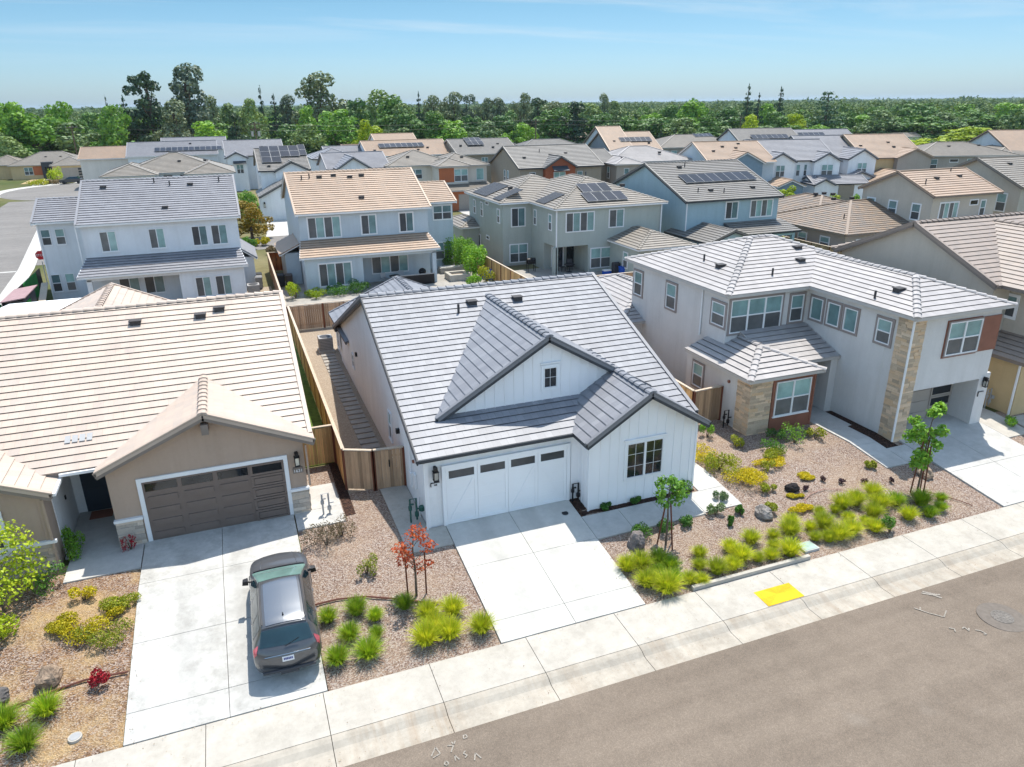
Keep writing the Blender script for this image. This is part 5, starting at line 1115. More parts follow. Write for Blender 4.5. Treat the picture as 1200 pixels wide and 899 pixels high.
def proto(kind, var):
    """a tree 12 m tall with a 5 m crown radius"""
    r_ = random.Random(kind + str(var)); rg = lambda a, b: r_.uniform(a, b); lobes = []; n = 1700; size = .62; th = 6
    if kind in ('light', 'oak', 'olive', 'lime', 'autumn'):
        lobes.append(((0, 0, 6.8), (2.7, 2.7, 3.0)))
        for i in range(12):
            a = 2 * pi * i / 12 + rg(-.4, .4); rad = rg(1.6, 3.5); z = rg(2.0, 9.2); s_ = rg(1.2, 2.05) * (1.1 - .035 * z)
            lobes.append(((rad * cos(a), rad * sin(a), z), (s_, s_, s_ * rg(.75, 1.1))))
        for i in range(4): a = rg(0, 6.3); lobes.append(((rg(0, 1.7) * cos(a), rg(0, 1.7) * sin(a), rg(9, 10.6)), rg(.9, 1.5)))
        n = 2300
    elif kind == 'gum':
        for i in range(20):
            z = rg(3, 11.2); a = rg(0, 6.3); rad = rg(.4, 3.9) * (1 if z < 9 else .55); s_ = rg(.9, 1.6); lobes.append(((rad * cos(a), rad * sin(a), z), (s_, s_, s_ * .85)))
        lobes.append(((0, 0, 11), 1.0)); lobes.append(((0.3, 0, 6.5), (2.0, 2.0, 3.0))); n = 2600; size = .5; th = 10
    elif kind == 'pine':
        for i in range(22):
            z = rg(2.2, 11); a = rg(0, 6.3); rad = rg(.5, 4.4) * (1.15 - z / 14); s_ = rg(.85, 1.5); lobes.append(((rad * cos(a), rad * sin(a), z), (s_, s_, s_ * .6)))
        lobes.append(((0, 0, 11.3), .7)); lobes.append(((0, 0, 6), (1.3, 1.3, 4))); n = 2800; size = .48; th = 10
    elif kind in ('spire', 'cedar'):
        m = 11
        for k in range(m):
            z = 1.2 + 10.2 * k / (m - 1); R0 = (5.0 * (1 - k / m) ** (.85 if kind == 'spire' else .6)) * (.95 if k else .8)
            for j in range(max(3, int(7 - k * .4))):
                a = rg(0, 6.3); rad = R0 * rg(.45, .8); s_ = R0 * .36 + .22; lobes.append(((rad * cos(a), rad * sin(a), z - rad * .08), (s_, s_, .42)))
        lobes.append(((0, 0, 11.6), (.25, .25, .7))); lobes.append(((0, 0, 5.5), (1.0, 1.0, 4.5))); n = 2200; size = .5; th = 11.5
    elif kind == 'cypress':
        for k in range(10): lobes.append(((rg(-.5, .5), rg(-.5, .5), .8 + 1.12 * k), (4.3 - abs(k - 3.5) * .42, 4.3 - abs(k - 3.5) * .42, 1.1)))
        n = 1300; size = .5; th = 5
    p, d = crown(lobes, n); v, f = leaf_quads(p, d, rng.uniform(.6, 1.25, len(p)) * size, .75)
    limbs = [(l[0], min(l[0][2] - .3, rg(2, th * .8))) for l in lobes[1:10]] if kind not in ('cypress', 'spire', 'cedar') else []
    return v, f, trunk_mb(th, .28 if kind != 'cypress' else .6, limbs)
PROTO = {}
TLAB = {'light': 'fresh green broad tree', 'oak': 'dark green rounded oak', 'olive': 'olive green rounded tree', 'lime': 'lime green leafy tree', 'gum': 'tall airy grey green gum tree', 'pine': 'dark ragged pine', 'spire': 'dark pointed conifer', 'cedar': 'broad layered cedar', 'cypress': 'narrow dark cypress', 'autumn': 'olive and orange leafed tree'}
def plant_tree(kind, x, y, h, r, label=None, group='trees in the belt behind the houses'):
    var = rnd.randrange(3) if kind not in ('cedar', 'cypress', 'autumn') else 0
    name = {'gum': 'gum_tree', 'pine': 'pine_tree', 'spire': 'conifer_tree', 'cedar': 'cedar_tree', 'cypress': 'cypress_tree'}.get(kind, 'broadleaf_tree')
    lab = label or (TLAB[kind] + ' in the tree belt behind the houses')
    if (kind, var) not in PROTO:
        v, f, tm = proto(kind, var); t = thing(name, lab, 'tree', (0, 0, 0), local=True)
        np_mesh('crown', v, f, LEAF[kind], t); tm.build('trunk', M['bark'], t); PROTO[kind, var] = t
    else: t = copy_tree(PROTO[kind, var], (0, 0, 0))
    r *= {'spire': 1.6, 'gum': 1.75, 'pine': 1.8, 'cedar': 1.5, 'cypress': 1.1}.get(kind, 1.3); t.location = (x, y, -.05); t.rotation_euler = (0, 0, rnd.uniform(0, 6.3)); t.scale = (r / 5, r / 5, h / 12); t['label'] = lab
    if group: t['group'] = group
    elif 'group' in t: del t['group']
    return t
TREES = [(-45.0,215,18.2,6.2,'light'),(-39.5,205,14.8,8.3,'light'),(-38.8,240,17.0,4.7,'light'),(-33.6,213,12.2,7.3,'olive'),(-36.5,260,11.8,4.5,'oak'),(-24.6,224,17.4,5.1,'light'),(-29.4,262,18.3,1.3,'spire'),(-24.0,255,18.0,2.6,'spire'),(-15.7,234,24.0,5.8,'pine'),(-21.5,238,14.5,4.6,'oak'),(-6.4,252,26.4,7.4,'gum'),(-9.9,226,16.5,4.6,'gum'),(-2.4,208,11.9,5.4,'light'),(0.2,282,18.1,3.5,'gum'),(4.5,262,16.6,5.0,'olive'),(10.4,245,17.8,4.4,'olive'),(14.3,250,20.3,1.7,'spire'),(18.9,262,18.3,2.7,'spire'),(23.1,268,18.1,3.7,'gum'),(5.0,216,13.4,2.9,'pine'),(10.8,222,11.5,5.0,'olive'),(32.3,257,24.4,7.9,'gum'),(24.3,224,15.3,4.3,'light'),(30.4,213,15.4,7.6,'light'),(40.4,242,17.1,5.6,'oak'),(37.6,204,11.5,3.8,'lime'),(51.9,262,19.9,8.2,'olive'),(51.9,240,17.8,6.9,'oak'),(53.5,230,15.5,6.1,'olive'),(69.0,272,18.9,1.9,'spire'),(76.3,282,18.2,4.0,'gum'),(85.2,284,19.4,4.4,'gum'),(92.4,290,17.9,3.8,'gum'),(99.4,286,17.2,3.1,'gum'),(104.2,284,16.8,3.8,'gum'),(54.2,225,13.8,5.2,'oak'),(59.0,216,13.1,5.1,'oak'),(62.8,212,11.7,6.5,'light'),(73.0,222,11.9,5.3,'oak'),(73.7,211,10.6,5.6,'olive'),(84.6,226,12.7,5.5,'oak'),(83.0,214,11.1,1.0,'cypress'),(87.0,218,10.3,4.5,'light'),(75.9,203,7.8,2.7,'light'),(109.3,272,18.7,3.3,'gum'),(108.1,256,16.8,4.1,'pine'),(116.7,262,15.6,4.9,'gum'),(100.1,222,13.5,6.9,'oak'),(103.8,217,15.4,4.6,'pine'),(116.9,232,14.9,8.2,'olive'),(149.6,284,18.1,2.9,'gum'),(155.8,286,16.1,5.5,'olive'),(112.0,214,11.9,6.8,'oak'),(121.7,213,10.8,6.9,'oak'),(133.3,216,11.3,8.3,'oak'),(134.4,204,10.4,6.4,'olive'),(115.1,193,8.6,1.5,'spire'),(117.1,188,8.2,1.5,'spire'),(119.3,184,8.0,1.7,'spire'),(109.0,190,7.2,1.2,'spire'),(159.1,236,17.1,7.4,'light'),(173.4,270,15.2,5.4,'oak'),(166.6,226,13.0,6.7,'oak'),(182.8,236,20.1,2.7,'spire'),(191.7,241,17.2,2.3,'spire'),(197.4,236,19.5,2.6,'spire'),(206.0,252,15.4,4.8,'light'),(167.6,214,10.9,4.0,'lime'),(183.5,220,12.6,5.2,'oak'),(188.7,216,11.1,5.5,'lime'),(196.6,211,17.8,5.9,'cedar'),(216.1,222,11.0,5.6,'oak'),(194.1,212,8.6,5.9,'oak'),(145.9,198,8.1,6.4,'olive'),(140.6,200,7.9,5.5,'oak'),(161.9,198,7.8,6.4,'olive'),(226.2,224,10.6,7.2,'light'),(220.8,210,11.6,8.6,'olive'),(256.3,228,14.8,7.8,'oak'),(234.6,204,9.7,10.6,'oak'),(232.5,214,9.1,8.2,'oak'),(251.8,210,10.3,9.3,'olive'),(286.8,232,13.0,8.4,'oak'),(274.5,216,10.6,9.9,'oak'),(231.6,182,6.3,11.0,'lime'),(197.1,172,3.8,5.0,'lime'),(309.4,228,13.4,8.7,'light'),(292.7,212,11.0,7.0,'oak'),(282.2,214,7.1,8.0,'olive'),(172.5,178,3.7,2.0,'lime'),(2.4,93,4.6,2.3,'autumn'),(2.7,104,5.0,1.5,'light'),(73.5,84,3.8,1.5,'lime'),(78.1,80,2.9,1.3,'lime'),(79.8,78,3.2,0.9,'light')]
SPECIAL = {(-15.7, 234): 'tall dark ragged pine left of the tallest gum tree', (-6.4, 252): 'tallest grey green gum tree on the left skyline', (32.3, 257): 'round topped gum tree alone on the skyline left of centre', (-24.6, 224): 'fresh green poplar shaped tree above the tan bungalow', (-2.4, 208): 'bright round tree below the tallest gum tree',
 (37.6, 204): 'bright yellow green tree left of the peach gable with solar strip', (83.0, 214): 'narrow dark cypress above the square solar block', (159.1, 236): 'big fresh green tree right of centre on the skyline', (182.8, 236): 'leftmost tall pointed conifer on the right skyline', (191.7, 241): 'shorter pointed conifer between the two tall ones on the right skyline', (197.4, 236): 'dark pointed conifer second tallest on the right skyline', (196.6, 211): 'broad layered cedar on the right skyline', (231.6, 182): 'wide lime green tree touching the far right roofs', (197.1, 172): 'low lime green bush tree before the long taupe house',
 (2.4, 93): 'olive and orange tree beside the white garage house', (2.7, 104): 'small fresh green tree behind the olive and orange tree', (73.5, 84): 'small lime tree beside the brown fence', (78.1, 80): 'small yellow lime tree before the white farmhouse', (79.8, 78): 'thin fresh green tree before the second farmhouse', (172.5, 178): 'small lime bush tree between farmhouse roofs'}
for x, y, h, r, k in TREES:
    lb = SPECIAL.get((x, y))
    if x < -30 and y < 226: q_ = 228 / y; x, y, h, r = x * q_, 228, (h - 14.75) * q_ + 14.75, r * q_
    kk = 'light' if k == 'bush' else k
    if y < 110: plant_tree(kk, x, y, h, max(r, .9), lb, None)
    else: plant_tree(kk, x, y, h, r, lb, None if lb else kk + ' trees in the belt behind the houses')
r2 = random.Random(21); nf = 0
while nf < 180:
    y = r2.uniform(205, 345); x = r2.uniform(-62, 350) * y / 230
    if x > 1.28 * y + 20 or x < -.22 * y - 8: continue
    if -36 < x < -14 and y < 240: continue
    k = r2.choice(['oak', 'oak', 'olive', 'olive', 'light', 'oak']); h = r2.uniform(6.5, 11) if y < 270 else r2.uniform(9, 13.5)
    if x < 60 and y > 240: h *= 1.12
    plant_tree(k, x, y, h * (1.12 if k == 'gum' else 1), r2.uniform(4.2, 6.6), None, k + ' trees in the belt behind the houses'); nf += 1
# hedge row and scrub at the foot of the belt
def scrub(name, label, cat, kind, cx, cy, rx, ry, rz, n, size, loc=None, group=None, z0=0.):
    lobes = []
    for i in range(max(5, int(6 * max(rx, ry)))):
        a = rnd.uniform(0, 6.3); q = sqrt(rnd.random()) * .7; s_ = rnd.uniform(.3, .5)
        lobes.append(((rx * q * cos(a), ry * q * sin(a), rz * rnd.uniform(.3, .62)), (rx * s_, ry * s_, rz * rnd.uniform(.32, .42))))
    p, d = crown(lobes, n, .8, .35); p[:, 2] = np.maximum(p[:, 2], .02); v, f = leaf_quads(p, d, rng.uniform(.7, 1.3, len(p)) * size, .65)
    t = thing(name, label, cat, (cx, cy, z0), 0, group, local=True); np_mesh('foliage', v, f, LEAF[kind], t)
    mb = MB()
    for i in range(5): a = i * 1.26; mb.tube([(0, 0, -.08), (rx * .3 * cos(a), ry * .3 * sin(a), rz * .55)], [.02 * rz + .006, .006], 4)
    mb.build('stem', M['bark'], t); return t
scrub('hedge', 'clipped dark hedge at the foot of the tree belt', 'hedge', 'cypress', 100, 193, 7.5, 2, 4.2, 2600, .5)
for i, (x, y, r, k) in enumerate([(-30, 222, 4, 'gold'), (-38, 217, 3, 'shrub2'), (-18, 215, 3, 'gold'), (-25, 201, 3, 'shrub'), (52, 196, 3, 'shrub'), (75, 197, 3.5, 'shrub2'), (28, 198, 3.4, 'olive'), (128, 192, 4, 'olive'), (160, 178, 4.5, 'olive'), (186, 180, 5, 'shrub'), (206, 178, 5, 'olive'), (252, 182, 6, 'olive'), (290, 200, 6, 'olive'), (140, 184, 4, 'shrub'), (172, 186, 5, 'oak')]):
    scrub('bush', ['golden scrub', 'olive scrub', 'green scrub'][i % 3] + ' at the foot of the tree belt beyond the roofs' if 0 else {'gold': 'yellow', 'shrub2': 'yellow green', 'shrub': 'fresh green', 'olive': 'olive', 'oak': 'dark'}[k] + ' scrub bush at the foot of the tree belt', 'bush', k, x, y, r, r * .8, r * .8, 900, .45, group={'gold': 'yellow', 'shrub2': 'yellow green', 'shrub': 'fresh green', 'olive': 'olive', 'oak': 'dark'}[k] + ' scrub at the foot of the tree belt')
# far-off woodland that reads as one mass
def woodland():
    V, F, off = [], [], 0
    for y0, y1, n, k, s_, rad, hh in ((330, 700, 1900, 190, 1.3, 6.4, 10), (700, 1500, 4200, 48, 2.8, 8, 11), (1500, 6000, 8500, 16, 8, 17, 13.5)):
        y = np.sqrt(rng.uniform(y0 ** 2, y1 ** 2, n)); th = rng.uniform(-.3, 1.08, n); c = np.stack([y * np.sin(th), y * np.cos(th)], 1)
        H_ = hh * rng.uniform(.62, 1.12, n) * np.where(rng.random(n) < .10, rng.uniform(1.1, 1.5, n), 1); R0 = rad * rng.uniform(.65, 1.2, n)
        d = unit(rng.normal(size=(n, k, 3))); d[:, :, 2] = np.abs(d[:, :, 2]) * 1.1 - .12
        p = np.empty((n, k, 3)); rr = rng.uniform(.75, 1.0, (n, k)); bump = 1 + .25 * np.sin(d[:, :, 0] * 5 + c[:, :1]) * np.cos(d[:, :, 1] * 4 + c[:, 1:2])
        p[:, :, 0] = c[:, :1] + d[:, :, 0] * R0[:, None] * rr * bump; p[:, :, 1] = c[:, 1:2] + d[:, :, 1] * R0[:, None] * rr * bump
        p[:, :, 2] = H_[:, None] * .45 + d[:, :, 2] * H_[:, None] * .55 * rr * bump
        v, f = leaf_quads(p.reshape(-1, 3), d.reshape(-1, 3) + rng.normal(size=(n * k, 3)) * .45, s_ * rng.uniform(.7, 1.3, n * k), .8, .05)
        V.append(v); F.append(f + off); off += len(v)
    m = m_leaf('leaf_woodland', (.028, .068, .030), (.062, .115, .042), (.13, .18, .06), .2, .7, .03)
    return props(np_mesh('woodland', np.concatenate(V), np.concatenate(F), m), 'far off dark green woodland reaching to the horizon', 'woodland', kind='stuff')
woodland()

# ------------------------------------------------------------------ front garden plants
def grass_mesh(n, L_, w, spread, seed):
    g = np.random.default_rng(seed); a = g.uniform(0, 2 * pi, n); lean = g.uniform(.1, 1.0, n) ** .8; b = g.uniform(0, spread, n); l = L_ * g.uniform(.65, 1.15, n); tw = a + g.uniform(-.5, .5, n)
    S = np.array([0, .38, .72, 1.0]); W_ = np.array([1, .9, .6, .1]) * w / 2
    out = b[:, None] + l[:, None] * lean[:, None] * S ** 1.5 * .85; z = l[:, None] * (S - .48 * lean[:, None] ** 1.6 * S ** 2.2)
    cx = out * np.cos(a)[:, None]; cy = out * np.sin(a)[:, None]; px = -np.sin(tw)[:, None] * W_; py = np.cos(tw)[:, None] * W_
    v = np.stack([np.stack([cx - px, cy - py, z], -1), np.stack([cx + px, cy + py, z], -1)], 2)      # n,4,2,3
    v = v.reshape(n * 8, 3); base = (np.arange(n) * 8)[:, None, None]; q = np.array([[0, 1, 3, 2], [2, 3, 5, 4], [4, 5, 7, 6]])[None]
    return v, (base + q).reshape(-1, 4)
GP = {}
def clump(x, y, s, kind, label, group):
    var = rnd.randrange(3)
    if (kind, var) not in GP:
        v, f = grass_mesh(800, .58, .014, .17, 40 + var); o = np_mesh('grass_clump', v, f, LEAF[kind]); GP[kind, var] = o; props(o, label, 'ornamental grass', group)
    else: o = GP[kind, var].copy(); COL.objects.link(o)
    o.location = (x, y, zp(y) - .02); o.rotation_euler = (0, 0, rnd.uniform(0, 6.3)); o.scale = (s, s, s * rnd.uniform(.85, 1.05)); o['label'] = label; o['group'] = group
    return o
GL = [(1.22, 19.72, .8), (2.11, 19.76, .95), (2.62, 19.31, .7), (1.72, 18.81, .9), (2.5, 18.6, .6), (2.13, 17.93, 1.1), (1.23, 17.98, .95), (3.6, 19.5, .85), (4.22, 18.85, 1.0), (5.0, 18.75, 1.0), (5.63, 17.75, 1.05), (3.87, 17.85, 1.15), (4.62, 17.85, 1.1), (4.3, 18.3, 1.0)]
for x, y, s in GL: clump(x, y, s, 'grassA' if x > 3.8 else 'grassB', 'lime yellow grass clump in the bed left of the white driveway' if x > 3.8 else 'green grass clump in the gravel beside the parked car', 'lime grass clumps left of the white driveway' if x > 3.8 else 'green grass clumps beside the parked car')
for x, y, s in ((-6.41, 18.84, 1.), (-6.74, 17.85, 1.05), (-7.38, 18.76, 1.1)): clump(x, y, s, 'grassB', 'green grass clump in the dry straw at the bottom left', 'green grass clumps in the dry straw')
GR = [(11.35, 18.75), (11.6, 17.85), (12.1, 17.4), (12.55, 17.7), (12.2, 18.2), (12.8, 18.3), (11.9, 18.7), (12.6, 18.75), (13.1, 17.5), (13.83, 17.99), (13.49, 17.35), (14.2, 18.5), (15.43, 18.41), (14.97, 17.6), (14.3, 17.6), (16.46, 18.56), (16.01, 17.65), (15.5, 17.9), (17.39, 18.51), (16.6, 17.6), (17.0, 18.0), (18.17, 18.51), (17.4, 17.55), (19.3, 17.7), (19.14, 18.45), (19.72, 18.42), (18.9, 17.9), (21.24, 19.15), (20.81, 19.0), (21.04, 18.47), (19.79, 17.7), (20.45, 17.8), (22.06, 19.17), (21.4, 18.06), (22.04, 18.31), (21.5, 17.6), (22.9, 18.7), (23.64, 18.65), (23.3, 17.75), (24.22, 17.6), (25.0, 17.75), (22.28, 19.4), (23.15, 19.42), (24.6, 18.3), (25.6, 18.2), (18.6, 18.9), (20.1, 19.1)]
for x, y in GR: clump(x + rnd.uniform(-.05, .05), y, rnd.uniform(.6, 1.2) * (1.15 if x < 13.3 else .95), 'grassB' if x < 13.3 and rnd.random() < .6 or x > 23.4 else 'grassA', 'lime yellow grass clump in the long bed along the right sidewalk', 'grass clumps along the right sidewalk')
def shrub(x, y, r, h, kind, label, n=500, size=.07, group=None, name='shrub'): return scrub(name, label, 'shrub', kind, x, y, r, r, h, n, size, group=group, z0=zp(y) - .02)
shrub(2.76, 21.45, .42, .75, 'shrub2', 'round trimmed shrub on a short stem in the gravel', 700, .06)
shrub(1.7, 23.5, .85, 1.0, 'dry', 'wide brownish dry shrub beside the concrete pad', 1100, .06); shrub(2.3, 23.9, .6, .8, 'dry', 'small brownish dry shrub right of the wide one', 600, .06)
for i, (x, y, r, h, k, lb) in enumerate([(14.74, 20.3, .36, .5, 'shrub', 'dark green shrub along the path right of the young tree'), (16.16, 20.39, .36, .55, 'olive', 'greyish green shrub at the middle of the path edge'), (16.9, 21.2, .36, .5, 'olive', 'greyish green shrub near the path corner'), (17.13, 20.1, .22, .42, 'shrub', 'tiny dark shrub left of the pale boulder'), (16.3, 19.7, .2, .4, 'shrub', 'tiny dark shrub below the path edge shrubs'), (12.75, 20.15, .55, .6, 'shrub', 'dark shrub behind the grey boulder by the white driveway'), (13.6, 20.2, .5, .55, 'shrub', 'dark shrub left of the young tree trunk'), (18.35, 19.85, .35, .5, 'shrub2', 'olive shrub touching the pale boulder'), (19.18, 20.9, .4, .42, 'shrub2', 'olive mound in the middle of the pink gravel'), (21.94, 17.35, .35, .75, 'shrub', 'upright green shrub at the sidewalk edge'),
    (21.5, 23.6, .65, .7, 'shrub', 'dark low shrub at the foot of the buff stone corner'), (23.0, 23.9, .75, 1.15, 'sap', 'bright green bush in front of the rust panel window'), (24.2, 23.9, .55, .7, 'shrub2', 'olive bush at the walkway corner'), (22.4, 24.5, .5, .6, 'shrub', 'dark low shrub below the low stone wall'), (19.7, 26.0, .4, .8, 'sap', 'bright shrub before the short fence return'), (20.3, 24.6, .4, .6, 'shrub2', 'yellow green shrub in the gravel behind the white gable'),
    (12.27, 22.12, .33, .3, 'shrub', 'low green plant in the mulch strip below the white wall'), (13.6, 22.1, .3, .28, 'shrub', 'second low green plant in the mulch strip'), (15.8, 22.0, .5, .7, 'sap', 'leafy green shrub at the right end of the mulch strip'), (24.7, 21.1, .3, .35, 'shrub2', 'small yellowish tuft beside the long walkway'), (34.2, 21.6, .45, .6, 'sap', 'small green shrub right of the far driveway'),
    (-7.3, 24.3, .65, .9, 'shrub', 'dark green shrub below the stone wainscot at the left edge'), (-6.75, 26.6, .35, 1.0, 'sap', 'climbing green shrub beside the entry path'), (-6.75, 25.9, .4, .8, 'sap', 'green shrub at the entry path corner'), (-6.0, 23.2, .4, .5, 'gold', 'small olive gold shrub before the entry path'), (-5.0, 22.2, .35, .35, 'gold', 'small gold tuft beside the left driveway')]):
    shrub(x, y, r, h, k, lb, 560, .075)
for x, y in ((22.55, 20.5), (23.5, 20.19), (24.61, 19.89), (21.9, 20.9), (20.74, 20.6)): shrub(x, y, .17, .25, 'purple', 'little purple tuft in the pink gravel', 160, .06, 'purple tufts in the pink gravel', 'purple_tuft')
shrub(-5.23, 19.4, .33, .5, 'crimson', 'crimson shrub beside the edging strip at the bottom left', 420, .075); shrub(-4.85, 25.75, .3, .7, 'crimson', 'crimson flowered plant at the foot of the stone pier', 200, .07)
def spread(x, y, rx, ry, h, kind, label, n=1700): return scrub('groundcover', label, 'ground cover', kind, x, y, rx * 1.25, ry * 1.25, h * 1.1, n, .06, z0=zp(y) - .02)
for a in [(-6.0, 21.6, .85, .55, .38, 'gold', 'yellow mound in the left bed nearest the boulder'), (-5.35, 21.2, .75, .6, .4, 'shrub2', 'yellow green mound right of the yellow mound'), (-4.95, 22.35, .6, .4, .33, 'shrub2', 'yellow green mound against the left driveway'), (-6.3, 22.1, .6, .4, .35, 'gold', 'upper yellow mound in the left bed'),
    (18.4, 23.2, .8, 1.0, .5, 'shrub2', 'yellow green mound between path and gravel'), (18.5, 22.0, .75, .9, .55, 'gold', 'golden mound along the path corner'), (19.15, 21.9, .6, .7, .4, 'gold', 'low golden mound right of the path corner'), (18.1, 24.6, .9, .9, .35, 'gold', 'flat golden ground cover behind the white gable'), (20.7, 22.6, .8, .45, .22, 'gold', 'flat gold patch before the bright bush'), (21.3, 21.35, .55, .3, .16, 'gold', 'thin gold patch on the pink gravel'), (19.6, 19.6, .5, .3, .16, 'gold', 'thin gold patch below the olive mound'), (21.3, 23.0, .7, .5, .3, 'shrub2', 'olive ground cover under the buff stone corner'), (20.0, 20.3, .35, .25, .12, 'gold', 'tiny gold patch beside the dark stump')]: spread(*a)
def sapling(x, y, h, r, kind, label, stakes, n=620, size=.15, hi=.42, seed=1, lobes=None):
    z0 = zp(y); t = thing('young_tree', label, 'tree', (x, y, z0), local=True); g = random.Random(seed); L_ = []
    mb = MB(); mb.tube([(0, 0, -.1), (.02, .02, h * .4), (-.02, .03, h * .7), (.03, 0, h * .95)], [.045, .035, .025, .01], 7)
    for i in range(13):
        z = h * g.uniform(hi, .98); a = g.uniform(0, 6.3); q = r * g.uniform(.35, .95) * (1.15 - .5 * z / h); p = (q * cos(a), q * sin(a), z); L_.append((p, r * g.uniform(.24, .4)))
        mb.tube([(0, 0, z - q * .7), (p[0] * .6, p[1] * .6, z - q * .2), p], [.016, .011, .005], 4)
    L_.append(((0, 0, h * .95), r * .3)); p, d = crown(L_, n, .8, .1); v, f = leaf_quads(p, d + np.array([0, 0, .5]), rng.uniform(.6, 1.3, len(p)) * size, .7, .15)
    np_mesh('foliage', v, f, LEAF[kind], t); mb.build('trunk', M['bark'], t)
    for sx, sy, lean in stakes:
        s_ = MB(); s_.tube([(sx, sy, -.2), (sx * (1 - lean), sy * (1 - lean), h * .62)], .028, 6); s_.build('stake', M['post'], t)
    return t
sapling(13.35, 19.46, 2.75, .72, 'sap', 'young green tree with splayed stakes in the bed right of the white driveway', ((.35, .1, .7), (-.3, .15, .7), (.1, -.32, .7)), 520, .15, .55, 3)
sapling(25.1, 18.95, 3.75, .95, 'sap', 'taller young green tree with stakes before the pale grey house', ((.28, .1, .5), (-.25, .12, .4), (.0, -.3, .4)), 1500, .16, .32, 7)
sapling(4.1, 19.9, 2.5, .82, 'red', 'small red leafed tree between upright stakes left of the white driveway', ((-.28, .0, -.05), (.34, .02, -.05)), 620, .10, .48, 12)
sapling(-8.3, 23.5, 2.9, 1.55, 'lime', 'bright yellow green young tree at the left edge', (), 2400, .12, .12, 9)
shrub(-8.1, 22.2, .8, 1.1, 'lime', 'yellow green bush in front of the young tree at the left edge', 1300, .1)
shrub(18.2, 23.0, .7, 1.0, 'shrub2', 'loose yellow green shrub beside the white gable corner', 900, .08); shrub(20.2, 22.3, .35, .5, 'shrub2', 'small yellow green shrub between the gold patches', 400, .07)
# backyard planting
for x, y, r, h, k, lb in [(4.3, 61.3, .9, 1.5, 'lime', 'lime green shrub beside the bins between the blue houses'), (5.9, 60.9, 1.0, .7, 'lime', 'low lime plant under the blue house window'), (7.6, 61.1, 1.2, 1.0, 'shrub', 'dark leafy shrub under the blue house window'), (9.4, 61.2, 1.2, 1.1, 'shrub', 'dark leafy shrub right of the blue house window'), (20.3, 70.0, 1.6, 3.1, 'sap', 'tall bright shrub farthest along the orange fence'), (20.2, 66.4, 1.7, 3.3, 'sap', 'tall bright shrub in the middle of the orange fence'), (20.3, 62.9, 1.6, 3.2, 'sap', 'tall bright shrub nearest along the orange fence'), (20.6, 60.2, .9, 1.6, 'shrub2', 'small olive shrub at the near end of the orange fence'), (19.2, 67.6, .9, 1.2, 'olive', 'grey green shrub beside the stone planter'), (19.2, 59.5, .8, 1.1, 'sap', 'bright shrub before the raised planter'), (47.3, 53.6, 1.8, 3.2, 'lime', 'wide lime shrub behind the pale hip roof'), (55.0, 51.3, .5, 2.4, 'shrub2', 'upright yellow green shrub at the taupe house fence'), (57.3, 50.6, .9, 2.6, 'olive', 'upright olive shrub at the taupe house wall'), (66.6, 54.3, .6, 3.4, 'lime', 'lime treetop just over the beige gable rake'), (1.6, 86, 1.2, 1.4, 'shrub', 'dark green bush beside the olive and orange tree'), (4.0, 82, 1.0, .9, 'dry', 'brownish dry shrubs in the front bed between the blue houses'), (5.5, 80.5, .9, .8, 'dry', 'second brownish dry shrub in the front bed'), (3.2, 88, 1.0, .9, 'gold', 'pale yellow shrub before the white garage house')]:
    scrub('shrub', lb, 'shrub', k, x, y, r, r, h, 1000 if r < 1.3 else 2600, (.12 if r < 1.3 else .17) if y < 75 else .2)
for x, y, r, h, k, lb in [(-33.5, 188, 1.8, 3.2, 'lime', 'round lime tree before the tan bungalow'), (-36, 182, 2.2, 1.2, 'shrub2', 'yellow green mound in the bungalow front bed'), (-33, 183.5, 1.8, .9, 'dry', 'purplish dry mound in the bungalow front bed'), (-30.5, 184, 1.6, .7, 'shrub2', 'olive mound right of the dry mound at the bungalow')]: scrub('shrub', lb, 'shrub', k, x, y, r, r, h, 700, .3)
